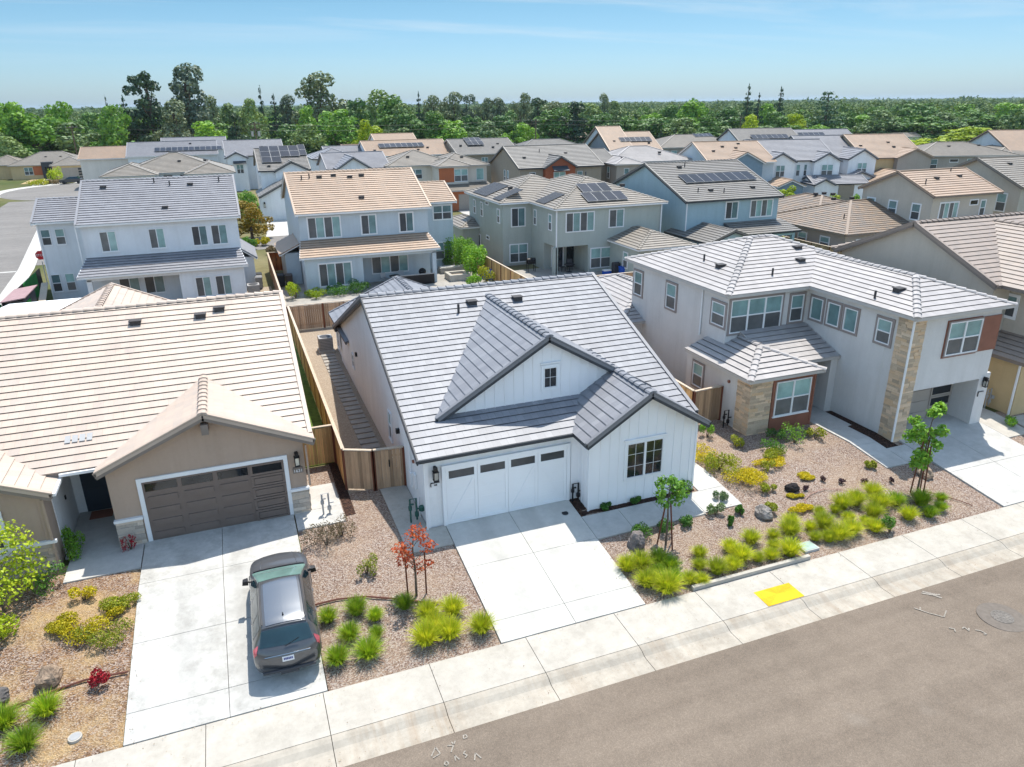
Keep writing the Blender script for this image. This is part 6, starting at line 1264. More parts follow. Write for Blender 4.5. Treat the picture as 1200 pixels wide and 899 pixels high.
# ================================================================== the parked car
def catmull(P, t):
    n = len(P); t = np.clip(t, 0, n - 1); i = np.minimum(np.floor(t).astype(int), n - 2); f = t - i
    p0, p1, p2, p3 = P[np.maximum(i - 1, 0)], P[i], P[i + 1], P[np.minimum(i + 2, n - 1)]; f = f.reshape((-1,) + (1,) * (P.ndim - 1))
    return .5 * ((2 * p1) + (-p0 + p2) * f + (2 * p0 - 5 * p1 + 4 * p2 - p3) * f ** 2 + (-p0 + 3 * p1 - 3 * p2 + p3) * f ** 3)
lowA = [(0, .22), (.78, .25), (.905, .45), (.925, .75)]
ST = [(-2.27, [(0, .36), (.60, .37), (.74, .46), (.80, .62), (.80, .78), (.72, .88), (.5, .93), (0, .95)]),
 (-2.19, [(0, .28), (.72, .30), (.86, .45), (.90, .68), (.885, .90), (.80, 1.03), (.56, 1.08), (0, 1.10)]),
 (-2.06, [(0, .25), (.76, .27), (.90, .45), (.93, .72), (.905, 1.0), (.75, 1.17), (.58, 1.22), (0, 1.24)]),
 (-1.72, [(0, .22), (.78, .25), (.91, .45), (.93, .75), (.91, 1.02), (.66, 1.46), (.53, 1.55), (0, 1.59)]),
 (-1.2, lowA + [(.912, 1.02), (.655, 1.53), (.53, 1.615), (0, 1.655)]), (-.3, lowA + [(.905, 1.0), (.65, 1.54), (.525, 1.63), (0, 1.67)]),
 (.12, lowA + [(.90, .99), (.64, 1.51), (.515, 1.595), (0, 1.635)]), (.72, lowA + [(.90, .985), (.735, 1.28), (.60, 1.36), (0, 1.395)]),
 (1.25, lowA + [(.90, .97), (.83, 1.04), (.62, 1.09), (0, 1.11)]), (1.7, [(0, .22), (.78, .25), (.90, .45), (.91, .72), (.885, .91), (.80, .98), (.55, 1.035), (0, 1.055)]),
 (2.05, [(0, .2), (.76, .24), (.86, .42), (.88, .65), (.84, .81), (.74, .89), (.5, .94), (0, .955)]), (2.22, [(0, .26), (.62, .28), (.72, .42), (.74, .58), (.70, .70), (.6, .76), (.4, .80), (0, .82)]), (2.28, [(0, .34), (.5, .35), (.6, .44), (.62, .55), (.58, .63), (.5, .67), (.3, .70), (0, .71)])]
GRID = np.array([[(x, y + (1 if y > 0 else -1) * max(0, (abs(y) - 1.5) / .78) ** 1.2 * .2 * (.55 - (x / .93) ** 2), z) for x, z in pr + [(-pr[6][0], pr[6][1])]] for y, pr in ST], float)
def surf(u, v):
    row = catmull(GRID, np.array([u]))[0]; return catmull(row, np.array([v]))[0]
def patch(u0, u1, v0, v1, nu, nv, off=.007, mirror=0):
    mb = MB(); G = [[surf(u0 + (u1 - u0) * i / nu, v0 + (v1 - v0) * j / nv) for j in range(nv + 1)] for i in range(nu + 1)]
    for sgn in ((1, -1) if mirror == 2 else (1,) if mirror == 0 else (-1,)):
        K = [[None] * (nv + 1) for _ in range(nu + 1)]
        for i in range(nu + 1):
            for j in range(nv + 1):
                a = G[min(i + 1, nu)][j] - G[max(i - 1, 0)][j]; b = G[i][min(j + 1, nv)] - G[i][max(j - 1, 0)]; n_ = np.cross(b, a); n_ /= max(1e-6, np.linalg.norm(n_))
                if n_[2] < 0 and v0 > 4.5 or n_[0] < 0 and v0 <= 4.5: n_ = -n_
                p = G[i][j] + n_ * off; p[0] *= sgn; K[i][j] = len(mb.v); mb.v.append(tuple(p))
        for i in range(nu):
            for j in range(nv):
                q = (K[i][j], K[i + 1][j], K[i + 1][j + 1], K[i][j + 1]); mb.f.append(q if sgn < 0 else q[::-1]); mb.m.append(0); mb.uv.append(None)
    return mb
paint = m_plain('car_paint_grey', (.085, .088, .095), .3, .05, 1, spec=.5, metal=.35); paint.node_tree.nodes['Principled BSDF'].inputs['Coat Weight'].default_value = .6
cg_ = m_glass('car_glass', (.012, .03, .04), .03, .7); chrome = m_plain('car_chrome', (.6, .6, .6), .15, .02, 1, metal=1); tail = m_glass('car_tail_light', (.50, .10, .12), .08, .6)
car = thing('parked_car', 'dark grey metallic SUV parked on the left driveway seen from behind and above', 'car', (-.05, 20.12, zp(20.12) + .02), local=True); car.rotation_euler = (math.atan(.7 / 5.95), 0, R_(-1.5))
body = patch(0, len(ST) - 1, 0, 7, 72, 42, 0, 2)
for u in (0, len(ST) - 1):
    ring_ = [surf(u, 7 * j / 28) for j in range(29)]; body.face([(p[0], p[1], p[2]) for p in ring_] + [(-p[0], p[1], p[2]) for p in ring_[::-1]])
bo = body.build('body', paint, car, True)
patch(3.05, 5.95, 6.08, 7, 20, 8, .012, 2).build('roof_panel', m_plain('car_roof_sky_sheen', (.24, .25, .265), .22, .03, 1, spec=.6, metal=.8), car, True)  # lighter than the body paint: sky reflection worked into the roof colour
patch(1.78, 2.8, 5.25, 7, 12, 12, .008, 2).build('rear_window', cg_, car, True); patch(6.12, 7.93, 5.1, 7, 14, 12, .008, 2).build('windshield', m_glass('windshield_glass', (.10, .17, .16), .03, .7), car, True)
for mi in (0, 1):
    for u0, u1 in ((3.15, 4.15), (4.2, 5.35), (5.42, 7.1)): patch(u0, u1, 4.12, 4.9 if u0 < 5.4 else 4.86, 10, 6, .006, mi).build('side_window', cg_, car, True)
    patch(.9, 2.15, 4.05, 4.95, 12, 6, .014, mi).build('tail_light', tail, car, True); patch(10.2, 11.3, 4.0, 5.2, 8, 6, .01, mi).build('headlight', m_glass('headlight_glass', (.4, .4, .4), .1), car, True)
    sx = 1 if mi == 0 else -1
    m_ = MB(); m_.tube([(sx * .84, .92, 1.03), (sx * .97, .92, 1.06)], .04, 8); m_.hexa([(sx * .95, .82, .99), (sx * 1.13, .84, 1.0), (sx * 1.12, .99, 1.0), (sx * .95, 1.02, .99), (sx * .95, .83, 1.15), (sx * 1.11, .85, 1.14), (sx * 1.10, .97, 1.14), (sx * .95, 1.0, 1.15)]); m_.build('side_mirror', M['black'], car)
    rl = MB(); pts = [surf(3.15 + 2.9 * i / 10, 5.62) + np.array([0, 0, .035]) for i in range(11)]; rl.tube([(sx * p[0], p[1], p[2]) for p in pts], .018, 6); rl.build('roof_rail', M['dgrey'], car)
    hd_ = MB()
    for uu in (4.5, 6.0): p = surf(uu, 3.72); hd_.box(sx * p[0] - .02, sx * p[0] + .02, p[1] - .07, p[1] + .07, p[2] - .01, p[2] + .01)
    hd_.build('door_handle', paint, car)
    for yy in (-1.38, 1.38):
        w_ = MB(); w_.tube([(sx * .70, yy, .34), (sx * .92, yy, .34)], .345, 28); wh = w_.build('wheel', M['rubber'], car)
        w2 = MB(); w2.tube([(sx * .915, yy, .34), (sx * .93, yy, .34)], .23, 20)
        for k in range(5): a = k * 1.2566; w2.bar((sx * .933, yy, .34), (sx * .933, yy + .21 * cos(a), .34 + .21 * sin(a)), .05, .02, 0, (1, 0, 0))
        w2.build('rim', M['grey'], wh)
        ar = MB(); ar.tube([(sx * .915, yy + .40 * cos(a), .34 + .40 * sin(a)) for a in np.linspace(0, pi, 13)], .04, 6); ar.build('wheel_arch', M['dgrey'], car)
lp = MB(); lp.hexa([(-.16, -2.415, .80), (.16, -2.415, .80), (.16, -2.363, .80), (-.16, -2.363, .80), (-.16, -2.378, .95), (.16, -2.378, .95), (.16, -2.313, .95), (-.16, -2.313, .95)]); pl = lp.build('licence_plate', M['whitetrim'], car)
lc = MB()
for i in range(6): lc.hexa([(-.12 + i * .042, -2.411, .85), (-.09 + i * .042, -2.411, .85), (-.09 + i * .042, -2.393, .85), (-.12 + i * .042, -2.393, .85), (-.12 + i * .042, -2.396, .91), (-.09 + i * .042, -2.396, .91), (-.09 + i * .042, -2.373, .91), (-.12 + i * .042, -2.373, .91)])
lc.build('plate_characters', m_plain('plate_blue', (.06, .07, .25), .6), pl)
tr = MB(); tr.tube([(-.62, -2.333, 1.0), (0, -2.353, 1.01), (.62, -2.333, 1.0)], .014, 6); tr.build('chrome_strip', chrome, car)
bp = MB(); bp.tube([(-.72, -2.388, .48), (0, -2.418, .48), (.72, -2.388, .48)], .05, 8); bp.tube([(-.25, -2.418, .40), (.25, -2.418, .40)], .045, 8); bp.build('bumper_trim', M['dgrey'], car)
wp = MB(); wp.tube([(-.05, -2.233, 1.19), (.35, -2.148, 1.32)], .012, 5); wp.build('rear_wiper', M['black'], car)
an = MB(); an.hexa([(-.03, -1.5, 1.63), (.03, -1.5, 1.63), (.02, -1.34, 1.64), (-.02, -1.34, 1.64), (-.012, -1.5, 1.72), (.012, -1.5, 1.72), (.008, -1.38, 1.66), (-.008, -1.38, 1.66)]); an.build('antenna', M['black'], car)
sp = MB(); pts = [surf(2.93, 5.6 + 1.4 * i / 6) + np.array([0, 0, .012]) for i in range(7)]
sp.tube([(p[0], p[1], p[2]) for p in pts] + [(-p[0], p[1], p[2]) for p in pts[::-1]], .028, 6); sp.build('spoiler', paint, car, True)
wl = MB(); pts = [surf(8.05, 5.4 + 1.6 * i / 6) + np.array([0, 0, .005]) for i in range(7)]; wl.tube([(p[0], p[1], p[2]) for p in pts] + [(-p[0], p[1], p[2]) for p in pts[::-1]], .03, 6); wl.build('cowl_trim', M['black'], car)
for sx in (1, -1):
    cr = MB(); pts = [surf(8.2 + 2.1 * i / 6, 6.0) + np.array([0, 0, .0]) for i in range(7)]; cr.tube([(sx * p[0] * .95, p[1], p[2]) for p in pts], .014, 5); cr.build('bonnet_crease', paint, car, True)

# far parked vehicles
def simple_car(label, loc, rot, col, van=False, s=1.):
    t = thing('parked_car', label, 'car', (loc[0], loc[1], 0), local=True); t.rotation_euler = (0, 0, rot); t.scale = (s, s, s)
    p = m_plain('far_car_paint', col, .3, .05, 1, spec=.6); b = MB(); H_ = 1.75 if van else 1.45
    pr = [(-2.2, .35), (-2.25, .75), (-2.1, 1.0), (-1.7, 1.05), (1.2, 1.02), (2.1, .85), (2.2, .5), (2.1, .35)]; b.prism([(-.88, y, z) for y, z in pr], (1.76, 0, 0)); b.build('body', p, t)
    c = MB(); pr = [(-2.0 if van else -1.75, 1.0), (-1.7 if van else -1.2, H_), (.2, H_), (1.15, 1.0)]; c.hexa([(-.84, pr[0][0], 1.0), (.84, pr[0][0], 1.0), (.84, pr[3][0], 1.0), (-.84, pr[3][0], 1.0), (-.68, pr[1][0], H_), (.68, pr[1][0], H_), (.68, pr[2][0], H_), (-.68, pr[2][0], H_)]); c.build('window_band', cg_, t)
    r = MB(); r.box(-.66, .66, pr[1][0] + .02, pr[2][0] - .02, H_ - .02, H_ + .03); r.build('roof_panel', p, t)
    for sx in (-1, 1):
        for y in (-1.35, 1.35): w_ = MB(); w_.tube([(sx * .72, y, .32), (sx * .9, y, .32)], .32, 14); w_.build('wheel', M['rubber'], t)
    return t
simple_car('white van parked before the scrub left of the peach roof', (-28.2, 254), 1.5, (.75, .75, .75), True, 1.25); simple_car('pale blue car parked behind the bungalow fence', (-33, 240), 1.5, (.45, .52, .60), False, 1.2)
simple_car('dark pickup shaped car at the bungalow kerb', (-29.6, 181.5), 1.55, (.05, .05, .055)); simple_car('dark car at the far left under the trees', (-54, 232), 1.4, (.03, .03, .035), True)

# ================================================================== rocks, edging, utilities
def rock(x, y, r, label, col, seed, sq=(1, .8, .75)):
    bm_v = []; g = random.Random(seed); n1, n2 = 14, 20; mb = MB()
    for i in range(n1 + 1):
        for j in range(n2):
            a = pi * i / n1; b = 2 * pi * j / n2; d = Vector((sin(a) * cos(b), sin(a) * sin(b), cos(a))); k = 1 + .32 * noise.noise(d * 1.3 + Vector((seed, 0, 0))) + .14 * noise.noise(d * 3.5 + Vector((0, seed, 0))) + .05 * noise.noise(d * 9)
            mb.v.append(tuple((d.x * r * sq[0] * k, d.y * r * sq[1] * k, d.z * r * sq[2] * k + r * .3)))
    for i in range(n1):
        for j in range(n2): j2 = (j + 1) % n2; mb.f.append((i * n2 + j, (i + 1) * n2 + j, (i + 1) * n2 + j2, i * n2 + j2)); mb.m.append(0); mb.uv.append(None)
    t = NT('boulder_stone'); ob = t.obj(); n = t.noise(ob, 3.5, 7, .7); n_ = t.noise(ob, 26, 4, .7); a = t.ramp(n.outputs[0], [(.3, sc(col, .4)), (.5, col), (.72, sc(col, 1.45))]); a = t.mix(.5, a, t.ramp(n_.outputs[0], [(.35, (.6, .6, .6)), (.6, (1.1, 1.1, 1.1))]), 'MULTIPLY'); t.col(a); t.rough(.95, .15); t.bump(n.outputs[0], .8, .08)
    o = mb.build('boulder', t.mat); o.location = (x, y, zp(y)); o.rotation_euler = (0, 0, g.uniform(0, 6)); props(o, label, 'boulder')
rock(-6.5, 20.0, .36, 'tan boulder beside the yellow mounds at the bottom left', (.27, .20, .145), 3, (1.15, .85, .8)); rock(-7.65, 19.7, .3, 'dark grey boulder cut by the left edge', (.13, .12, .115), 4)
rock(12.3, 19.75, .42, 'grey boulder beside the white driveway bed corner', (.20, .175, .165), 5, (.8, .75, 1.05)); rock(17.95, 19.75, .36, 'pale boulder in the gravel among small shrubs', (.26, .235, .215), 6); rock(26.5, 19.85, .38, 'buff boulder behind the taller young tree', (.36, .27, .195), 8, (1, .8, .7)); rock(20.2, 20.75, .28, 'dark stump like rock in the pink gravel', (.035, .03, .03), 9, (1.1, .7, .8))
rock(4.05, 23.0, .16, 'small pale rock beside the narrow walkway', (.42, .33, .26), 10) if 0 else None
def strip(name, label, cat, pts, r, mat, dz=.03):
    mb = MB(); P = [(x, y, zp(y) + dz) for x, y in pts]; mb.tube(P, r, 6); return props(mb.build(name, mat, None, loc=P[0]), label, cat)
ed = m_plain('edging_brown', (.13, .05, .035), .7, .2, 6)
strip('edging_strip', 'dark red edging strip curving through the left bed', 'edging', [(-9, 18.9), (-7.57, 19.25), (-6.5, 19.5), (-5.58, 19.65), (-4.48, 19.57)], .03, ed); strip('edging_strip', 'dark red edging strip in the gravel right of the parked car', 'edging', [(.85, 20.5), (1.6, 20.52), (2.54, 20.33), (3.55, 19.85), (4.2, 19.5), (4.83, 19.22)], .03, ed)
strip('irrigation_hose', 'thin pinkish hose curving over the pink gravel', 'hose', [(19.9, 19.55), (20.2, 20.0), (20.7, 20.25), (21.5, 20.35), (22.2, 20.1)], .014, m_plain('hose_pink', (.36, .20, .16), .6)); strip('irrigation_hose', 'dark hose in the mulch near the far driveway', 'hose', [(25.4, 18.9), (25.9, 18.4), (26.3, 17.9), (26.5, 17.5)], .018, ed)
def ac(x, y, label, s=.9):
    t = thing('air_conditioner', label, 'air conditioner', (x, y, 0)); mb = MB(); mb.box(x - s / 2, x + s / 2, y - s / 2, y + s / 2, .1, .95); mb.build('body', m_plain('ac_grey', (.33, .32, .31), .6), t)
    p = MB(); p.box(x - s * .6, x + s * .6, y - s * .6, y + s * .6, -.05, .1); p.build('pad', M['conc2'], t); f = MB(); f.cyl((x, y), s * .4, .95, .965, 24); f.build('fan_guard', M['dgrey'], t)
    g = MB()
    for i in range(7): g.box(x - s / 2 - .006, x + s / 2 + .006, y - s / 2 - .006, y + s / 2 + .006, .2 + i * .1, .22 + i * .1)
    g.build('louvre', M['dgrey'], t)
ac(4.75, 46.2, 'air conditioner on a pad in the white side yard', .85); ac(1.2, 63.6, 'air conditioner beside the pale blue house wall', .95)
def bin_(x, y, label, mat, rot=0):
    t = thing('trash_bin', label, 'bin', (x, y, 0)); mb = MB(); mb.hexa([(x - .24, y - .26, .05), (x + .24, y - .26, .05), (x + .24, y + .26, .05), (x - .24, y + .26, .05), (x - .3, y - .34, 1.0), (x + .3, y - .34, 1.0), (x + .3, y + .34, 1.0), (x - .3, y + .34, 1.0)]); mb.build('body', mat, t)
    l = MB(); l.hexa([(x - .32, y - .37, 1.0), (x + .32, y - .37, 1.0), (x + .32, y + .37, 1.0), (x - .32, y + .37, 1.0), (x - .28, y - .3, 1.08), (x + .28, y - .3, 1.08), (x + .28, y + .33, 1.1), (x - .28, y + .33, 1.1)]); l.build('lid', mat, t)
    w = MB(); w.tube([(x - .3, y + .3, .13), (x + .3, y + .3, .13)], .13, 12); w.build('wheel', M['rubber'], t)
bg = m_plain('bin_grey', (.22, .22, .22), .6); bd = m_plain('bin_dark', (.035, .037, .04), .6); bn = m_plain('bin_brown', (.09, .07, .06), .6)
bin_(1.75, 66.0, 'grey trash bin nearest in the narrow yard by the pale blue house', bg); bin_(1.8, 67.3, 'dark trash bin behind the grey one by the pale blue house', bd); bin_(3.6, 66.0, 'dark trash bin left by the light blue house', bd); bin_(4.25, 65.7, 'dark trash bin touching the light blue house annex', bn)
# bits in the sage and blue house yards
t = thing('ice_cooler', 'blue cooler box with white lid beside the sage house patio', 'cooler', (31.7, 58.6, 0)); mb = MB(); mb.box(31.3, 32.0, 58.4, 58.85, 0, .42); mb.build('body', M['blue'], t); mb = MB(); mb.box(31.28, 32.02, 58.38, 58.87, .42, .5); mb.build('lid', M['whitetrim'], t)
for i, (x, y, lb) in enumerate([(33.0, 57.9, 'larger blue plastic tub beside the sage house annex'), (33.7, 57.6, 'second blue plastic tub against the sage house annex')]):
    mb = MB(); mb.cyl((x, y), .42, 0, .8, 18, r2=.5); mb.cyl((x, y), .52, .8, .86, 18); props(mb.build('plastic_tub', M['blue'], None, loc=(x, y, 0)), lb, 'tub')
t = thing('covered_grill', 'dark covered grill standing beside the blue tubs', 'grill', (32.4, 58.3, 0)); mb = MB(); mb.box(32.1, 32.7, 58.1, 58.6, 0, .9); mb.tube([(32.1, 58.35, .95), (32.7, 58.35, .95)], .26, 12); mb.build('cover', M['dgrey'], t)
t = thing('barbecue', 'black barbecue under the sage house corner', 'barbecue', (25.9, 62.9, 0)); mb = MB(); mb.box(25.5, 26.3, 62.6, 63.1, .75, 1.0); mb.tube([(25.5, 62.85, 1.05), (26.3, 62.85, 1.05)], .24, 12); mb.build('hood', M['black'], t); mb = MB()
for sx in (25.55, 26.25):
    for sy in (62.65, 63.05): mb.box(sx - .02, sx + .02, sy - .02, sy + .02, 0, .75)
mb.build('leg', M['black'], t)
def chair(x, y, rot, label, mat):
    t = thing('patio_chair', label, 'chair', (x, y, 0), rot, 'patio chairs', local=True); mb = MB(); mb.box(-.25, .25, -.25, .25, .4, .45); mb.build('seat', mat, t); mb = MB(); mb.hexa([(-.25, .22, .45), (.25, .22, .45), (.25, .26, .45), (-.25, .26, .45), (-.25, .32, .95), (.25, .32, .95), (.25, .36, .95), (-.25, .36, .95)]); mb.build('backrest', mat, t)
    for sx in (-.22, .22):
        for sy in (-.22, .22): mb = MB(); mb.box(sx - .02, sx + .02, sy - .02, sy + .02, 0, .4); mb.build('leg', mat, t)
for x, y, r, lb in ((28.6, 61.8, .3, 'dark patio chair left under the sage house overhang'), (29.6, 62.2, -.4, 'dark patio chair right under the sage house overhang'), (12.2, 63.4, .4, 'pale patio chair left on the light blue house porch'), (13.7, 63.6, -.2, 'pale patio chair right on the light blue house porch')): chair(x, y, r, lb, M['dgrey'] if x > 20 else M['grey'])
def table(x, y, label, mat):
    t = thing('patio_table', label, 'table', (x, y, 0)); mb = MB(); mb.cyl((x, y), .5, .70, .74, 20); mb.build('tabletop', mat, t); mb = MB(); mb.cyl((x, y), .04, .0, .7, 8); mb.cyl((x, y), .28, 0, .03, 14); mb.build('pedestal', mat, t)
table(29.1, 61.2, 'dark round patio table under the sage house overhang', M['dgrey']); table(13.0, 63.0, 'dark round patio table on the light blue house porch', M['black'])
t = thing('kettle_grill', 'black kettle grill on the light blue house porch', 'grill', (15.6, 63.4, 0)); mb = MB(); n1 = 8
for i in range(n1): a0, a1 = pi * i / n1, pi * (i + 1) / n1; mb.tube([(15.6, 63.4, .8 - .32 * cos(a0)), (15.6, 63.4, .8 - .32 * cos(a1))], [max(.01, .34 * sin(a0)), max(.01, .34 * sin(a1))], 16, cap=False)
mb.build('bowl', M['black'], t)
for k in range(3): a = k * 2.1; mb = MB(); mb.tube([(15.6 + .2 * cos(a), 63.4 + .2 * sin(a), .6), (15.6 + .35 * cos(a), 63.4 + .35 * sin(a), 0)], .015, 5); mb.build('leg', M['black'], t)
t = thing('raised_planter', 'square stone fire pit planter in the light blue house yard', 'planter', (18.6, 62.6, 0)); mb = MB()
for q in ((17.7, 19.6, 61.8, 62.1), (17.7, 19.6, 63.3, 63.6), (17.7, 18.0, 62.1, 63.3), (19.3, 19.6, 62.1, 63.3)): mb.box(*q, 0, .55)
mb.build('wall', M['conc2'], t); mb = MB(); mb.box(18.0, 19.3, 62.1, 63.3, .0, .35); mb.build('soil', M['granite'], t)
t = thing('planter_box', 'low stone planter behind the fire pit', 'planter', (19.5, 65.5, 0)); mb = MB(); mb.box(17.8, 20.8, 65.2, 66.2, 0, .5); mb.build('wall', M['paver'], t); mb = MB(); mb.box(17.9, 20.7, 65.3, 66.1, .5, .56); mb.build('coping', M['conc'], t)
mb = MB(); mb.hexa([(20.7, 61.0, 0), (22.0, 61.0, 0), (22.0, 62.0, 0), (20.7, 62.0, 0), (20.9, 61.2, .75), (21.7, 61.2, 1.1), (21.8, 61.8, .95), (21.0, 61.8, .7)]); props(mb.build('tarpaulin', M['blue'], None, loc=(21.3, 61.5, 0)), 'bright blue tarpaulin heap at the foot of the orange fence shrubs', 'tarpaulin')
t = thing('porch_screen', 'dark low screen on the edge of the light blue house porch', 'screen', (15, 61.9, 0)); mb = MB(); mb.box(12.6, 16.3, 61.9, 61.95, 0, .85); mb.build('panel', M['black'], t); mb = MB(); mb.box(12.5, 16.4, 61.86, 61.99, .85, .92); mb.build('rail', M['grey'], t)
# left backyard: patio cover, dark screens, green cloth, pinkish shed roof
t = thing('patio_cover', 'flat white patio cover behind the blush roof', 'patio cover', (-12, 48, 0)); mb = MB(); mb.hexa([(-17.5, 43, 2.95), (-9.4, 43, 2.95), (-9.4, 54.4, 2.95), (-13.9, 54.4, 2.95), (-17.5, 43, 3.05), (-9.4, 43, 3.05), (-9.4, 54.4, 3.05), (-13.9, 54.4, 3.05)]); mb.build('roof', M['white'], t)
for x, y in ((-13.5, 54.1), (-9.6, 54.1)): mb = MB(); mb.box(x - .06, x + .06, y - .06, y + .06, 0, 2.95); mb.build('post', M['white'], t)
def screen(name, label, p, q, h, mat, cat='screen'):
    mb = MB(); mb.bar((p[0], p[1], h / 2), (q[0], q[1], h / 2), .04, h); return props(mb.build(name, mat, None, loc=(p[0], p[1], 0)), label, cat)
scr = m_plain('screen_dark', (.018, .018, .02), .8); grn = m_plain('shade_cloth_green', (.02, .22, .04), .8, .2, 3); pk = m_plain('shed_roof_mauve', (.33, .215, .22), .8, .12, 3)
screen('privacy_screen', 'black screened fence at the left behind the blush roof', (-15.9, 73.5), (-15.9, 60.5), 1.85, scr); screen('shade_cloth', 'bright green cloth panel on the black screen', (-15.82, 71.5), (-15.82, 66.8), 1.86, grn, 'cloth'); screen('shade_cloth', 'dark green cloth on the fence at the left edge', (-17.4, 57.5), (-15.9, 60.3), 1.8, m_plain('shade_cloth_dark', (.015, .10, .04), .8), 'cloth')
t = thing('garden_shed', 'low shed with mauve roof beside the green cloth', 'shed', (-14.9, 62, 0)); mb = MB(); mb.box(-15.6, -14.5, 60.2, 64.0, 0, 1.95); mb.build('wall', M['dgrey'], t); mb = MB(); mb.hexa([(-15.85, 59.9, 1.95), (-14.3, 59.9, 2.15), (-14.3, 64.3, 2.15), (-15.85, 64.3, 1.95), (-15.85, 59.9, 2.02), (-14.3, 59.9, 2.22), (-14.3, 64.3, 2.22), (-15.85, 64.3, 2.02)]); mb.build('roof', pk, t); mb = MB(); mb.box(-14.495, -14.47, 60.8, 62.2, .2, 1.7); mb.build('door', grn, t)
t = thing('lumber', 'pale plank leaning in the left yard', 'plank', (-14.2, 66, 0)); mb = MB(); mb.bar((-14.4, 64.4, .5), (-14.9, 69.5, 1.3), .5, .06); mb.build('board', M['cap'], t)
# stop sign
t = thing('stop_sign', 'red stop sign beside the pale blue house corner', 'sign', (-16.1, 76, 0)); mb = MB(); mb.cyl((-16.1, 76), .04, -.2, 2.0, 8); mb.build('post', M['grey'], t)
mb = MB(); mb.prism([(-16.1 + .42 * cos(pi / 8 + k * pi / 4), 75.93, 2.55 + .42 * sin(pi / 8 + k * pi / 4)) for k in range(8)], (0, .02, 0)); sg = mb.build('panel', m_plain('sign_red', (.45, .015, .02), .5, .05), t); text('STOP', .28, (-16.1, 75.915, 2.55), (pi / 2, 0, 0), M['whitetrim'], sg, 'lettering')
# utility poles and wires
def pole(x, y, h, label, arms=1):
    t = thing('utility_pole', label, 'pole', (x, y, 0)); mb = MB(); mb.tube([(x, y, -.3), (x, y, h)], [.2, .13], 8); mb.build('shaft', M['bark'], t)
    for k in range(arms): mb = MB(); mb.box(x - 1.3, x + 1.3, y - .08, y + .08, h - .6 - k * 1.2, h - .42 - k * 1.2); mb.build('crossarm', M['bark'], t)
    mb = MB()
    for sx in (-1.2, -.4, .4, 1.2): mb.cyl((x + sx, y), .06, h - .42, h - .2, 6)
    mb.build('insulator', M['grey'], t)
    if arms > 1: mb = MB(); mb.cyl((x - .8, y), .32, h - 3.4, h - 2.2, 10); mb.cyl((x + .75, y), .32, h - 3.4, h - 2.2, 10); mb.build('transformer', M['grey'], t)
pole(9.4, 203, 11.2, 'utility pole with two transformers left of the solar gable house', 2); pole(-32.5, 214, 11, 'utility pole by the rust field fence on the far left'); pole(86, 205, 10.5, 'utility pole above the brick gable'); pole(150, 196, 10.5, 'utility pole among trees right of centre')
def wire(p, q, label, sag=.8):
    mb = MB(); P = [Vector(p).lerp(Vector(q), i / 14) - Vector((0, 0, sag * 4 * (i / 14) * (1 - i / 14))) for i in range(15)]; mb.tube(P, .018, 4); props(mb.build('overhead_wire', M['dgrey'], None, loc=p), label, 'wire', 'overhead wires along the tree belt')
for z in (10.8, 9.3):
    for a, b in (((-32.5, 214), (9.4, 203)), ((9.4, 203), (86, 205)), ((86, 205), (150, 196))): wire((a[0], a[1], min(z, 10.5)), (b[0], b[1], min(z, 10.5)), 'thin overhead wire strung along the tree belt')
# old farm buildings among the trees
def barn(label, x, y, w, d, h, wall, roof, rot=0, hip=False):
    H_ = far('cottage', label, wall, roof, 'fasc_white', (x, y), rot)
    H_.hip(-w / 2, w / 2, -d / 2, d / 2, h, .4) if hip else H_.gable('x', -w / 2, w / 2, -d / 2, d / 2, h, .4)
    H_.win('y-', -d / 2 + .4, -w * .2, w * .05, .9, 2.2, 'dk'); H_.finish()
barn('small pale cottage with grey hip roof among trees above the bungalow', -33, 262, 11, 9, 3.2, 'st_sage', 'roof_grey', 0, True); barn('cream cottage just behind the solar gable house', 26, 214, 13, 8, 3.4, 'cream', 'roof_cream'); barn('small white cottage left of the solar gable house', 3, 212, 8, 6, 2.8, 'st_white', 'roof_grey'); barn('tiny white cottage right of the cream cottage', 33, 216, 5, 5, 3.2, 'st_white', 'roof_B1', R_(90)); barn('white farmhouse with blank front deep among the trees', 92, 262, 12, 8, 4.4, 'st_white', 'roof_grey'); barn('brown roofed cottage half hidden behind the peach gable house', 112, 200, 14, 9, 4.5, 'st_beige', 'roof_cream'); barn('rust roofed cottage in dark trees right of centre', 108, 226, 8, 7, 4.5, 'st_brown', 'roof_blend'); barn('pale flat shed among trees on the far right', 221, 200, 11, 6, 2.8, 'st_grey', 'roof_cream')

# leaf litter and chips blown on to the slabs from the beds
lr_ = np.random.default_rng(77); P_ = []
for x0, x1, y0, y1, n in ((-18, 27.6, 16.75, 17.12, 420), (.5, .9, 17.1, 26, 90), (5.9, 6.35, 17.1, 22, 110), (10.7, 11.2, 17.1, 20.6, 110), (-4.6, -4.1, 17.1, 24, 90), (11.2, 17.5, 20.5, 20.85, 110), (25.2, 25.6, 20.8, 26, 60), (27.6, 28.1, 17.1, 20.7, 80), (-18, 30, 15.6, 16.8, 160), (-6, 26, 14.5, 15.0, 200), (4.2, 5.4, 22.0, 26.6, 40)):
    x = lr_.uniform(x0, x1, n); y = lr_.uniform(y0, y1, n); P_.append(np.stack([x, y, np.array([(zp(q) if q > 15.4 else -.85) for q in y]) + .035], 1))
P_ = np.concatenate(P_); N_ = np.tile([0, 0, 1.], (len(P_), 1)) + lr_.normal(size=(len(P_), 3)) * .35
vv_, ff_ = leaf_quads(P_, N_, lr_.uniform(.015, .045, len(P_)), .6, .1)
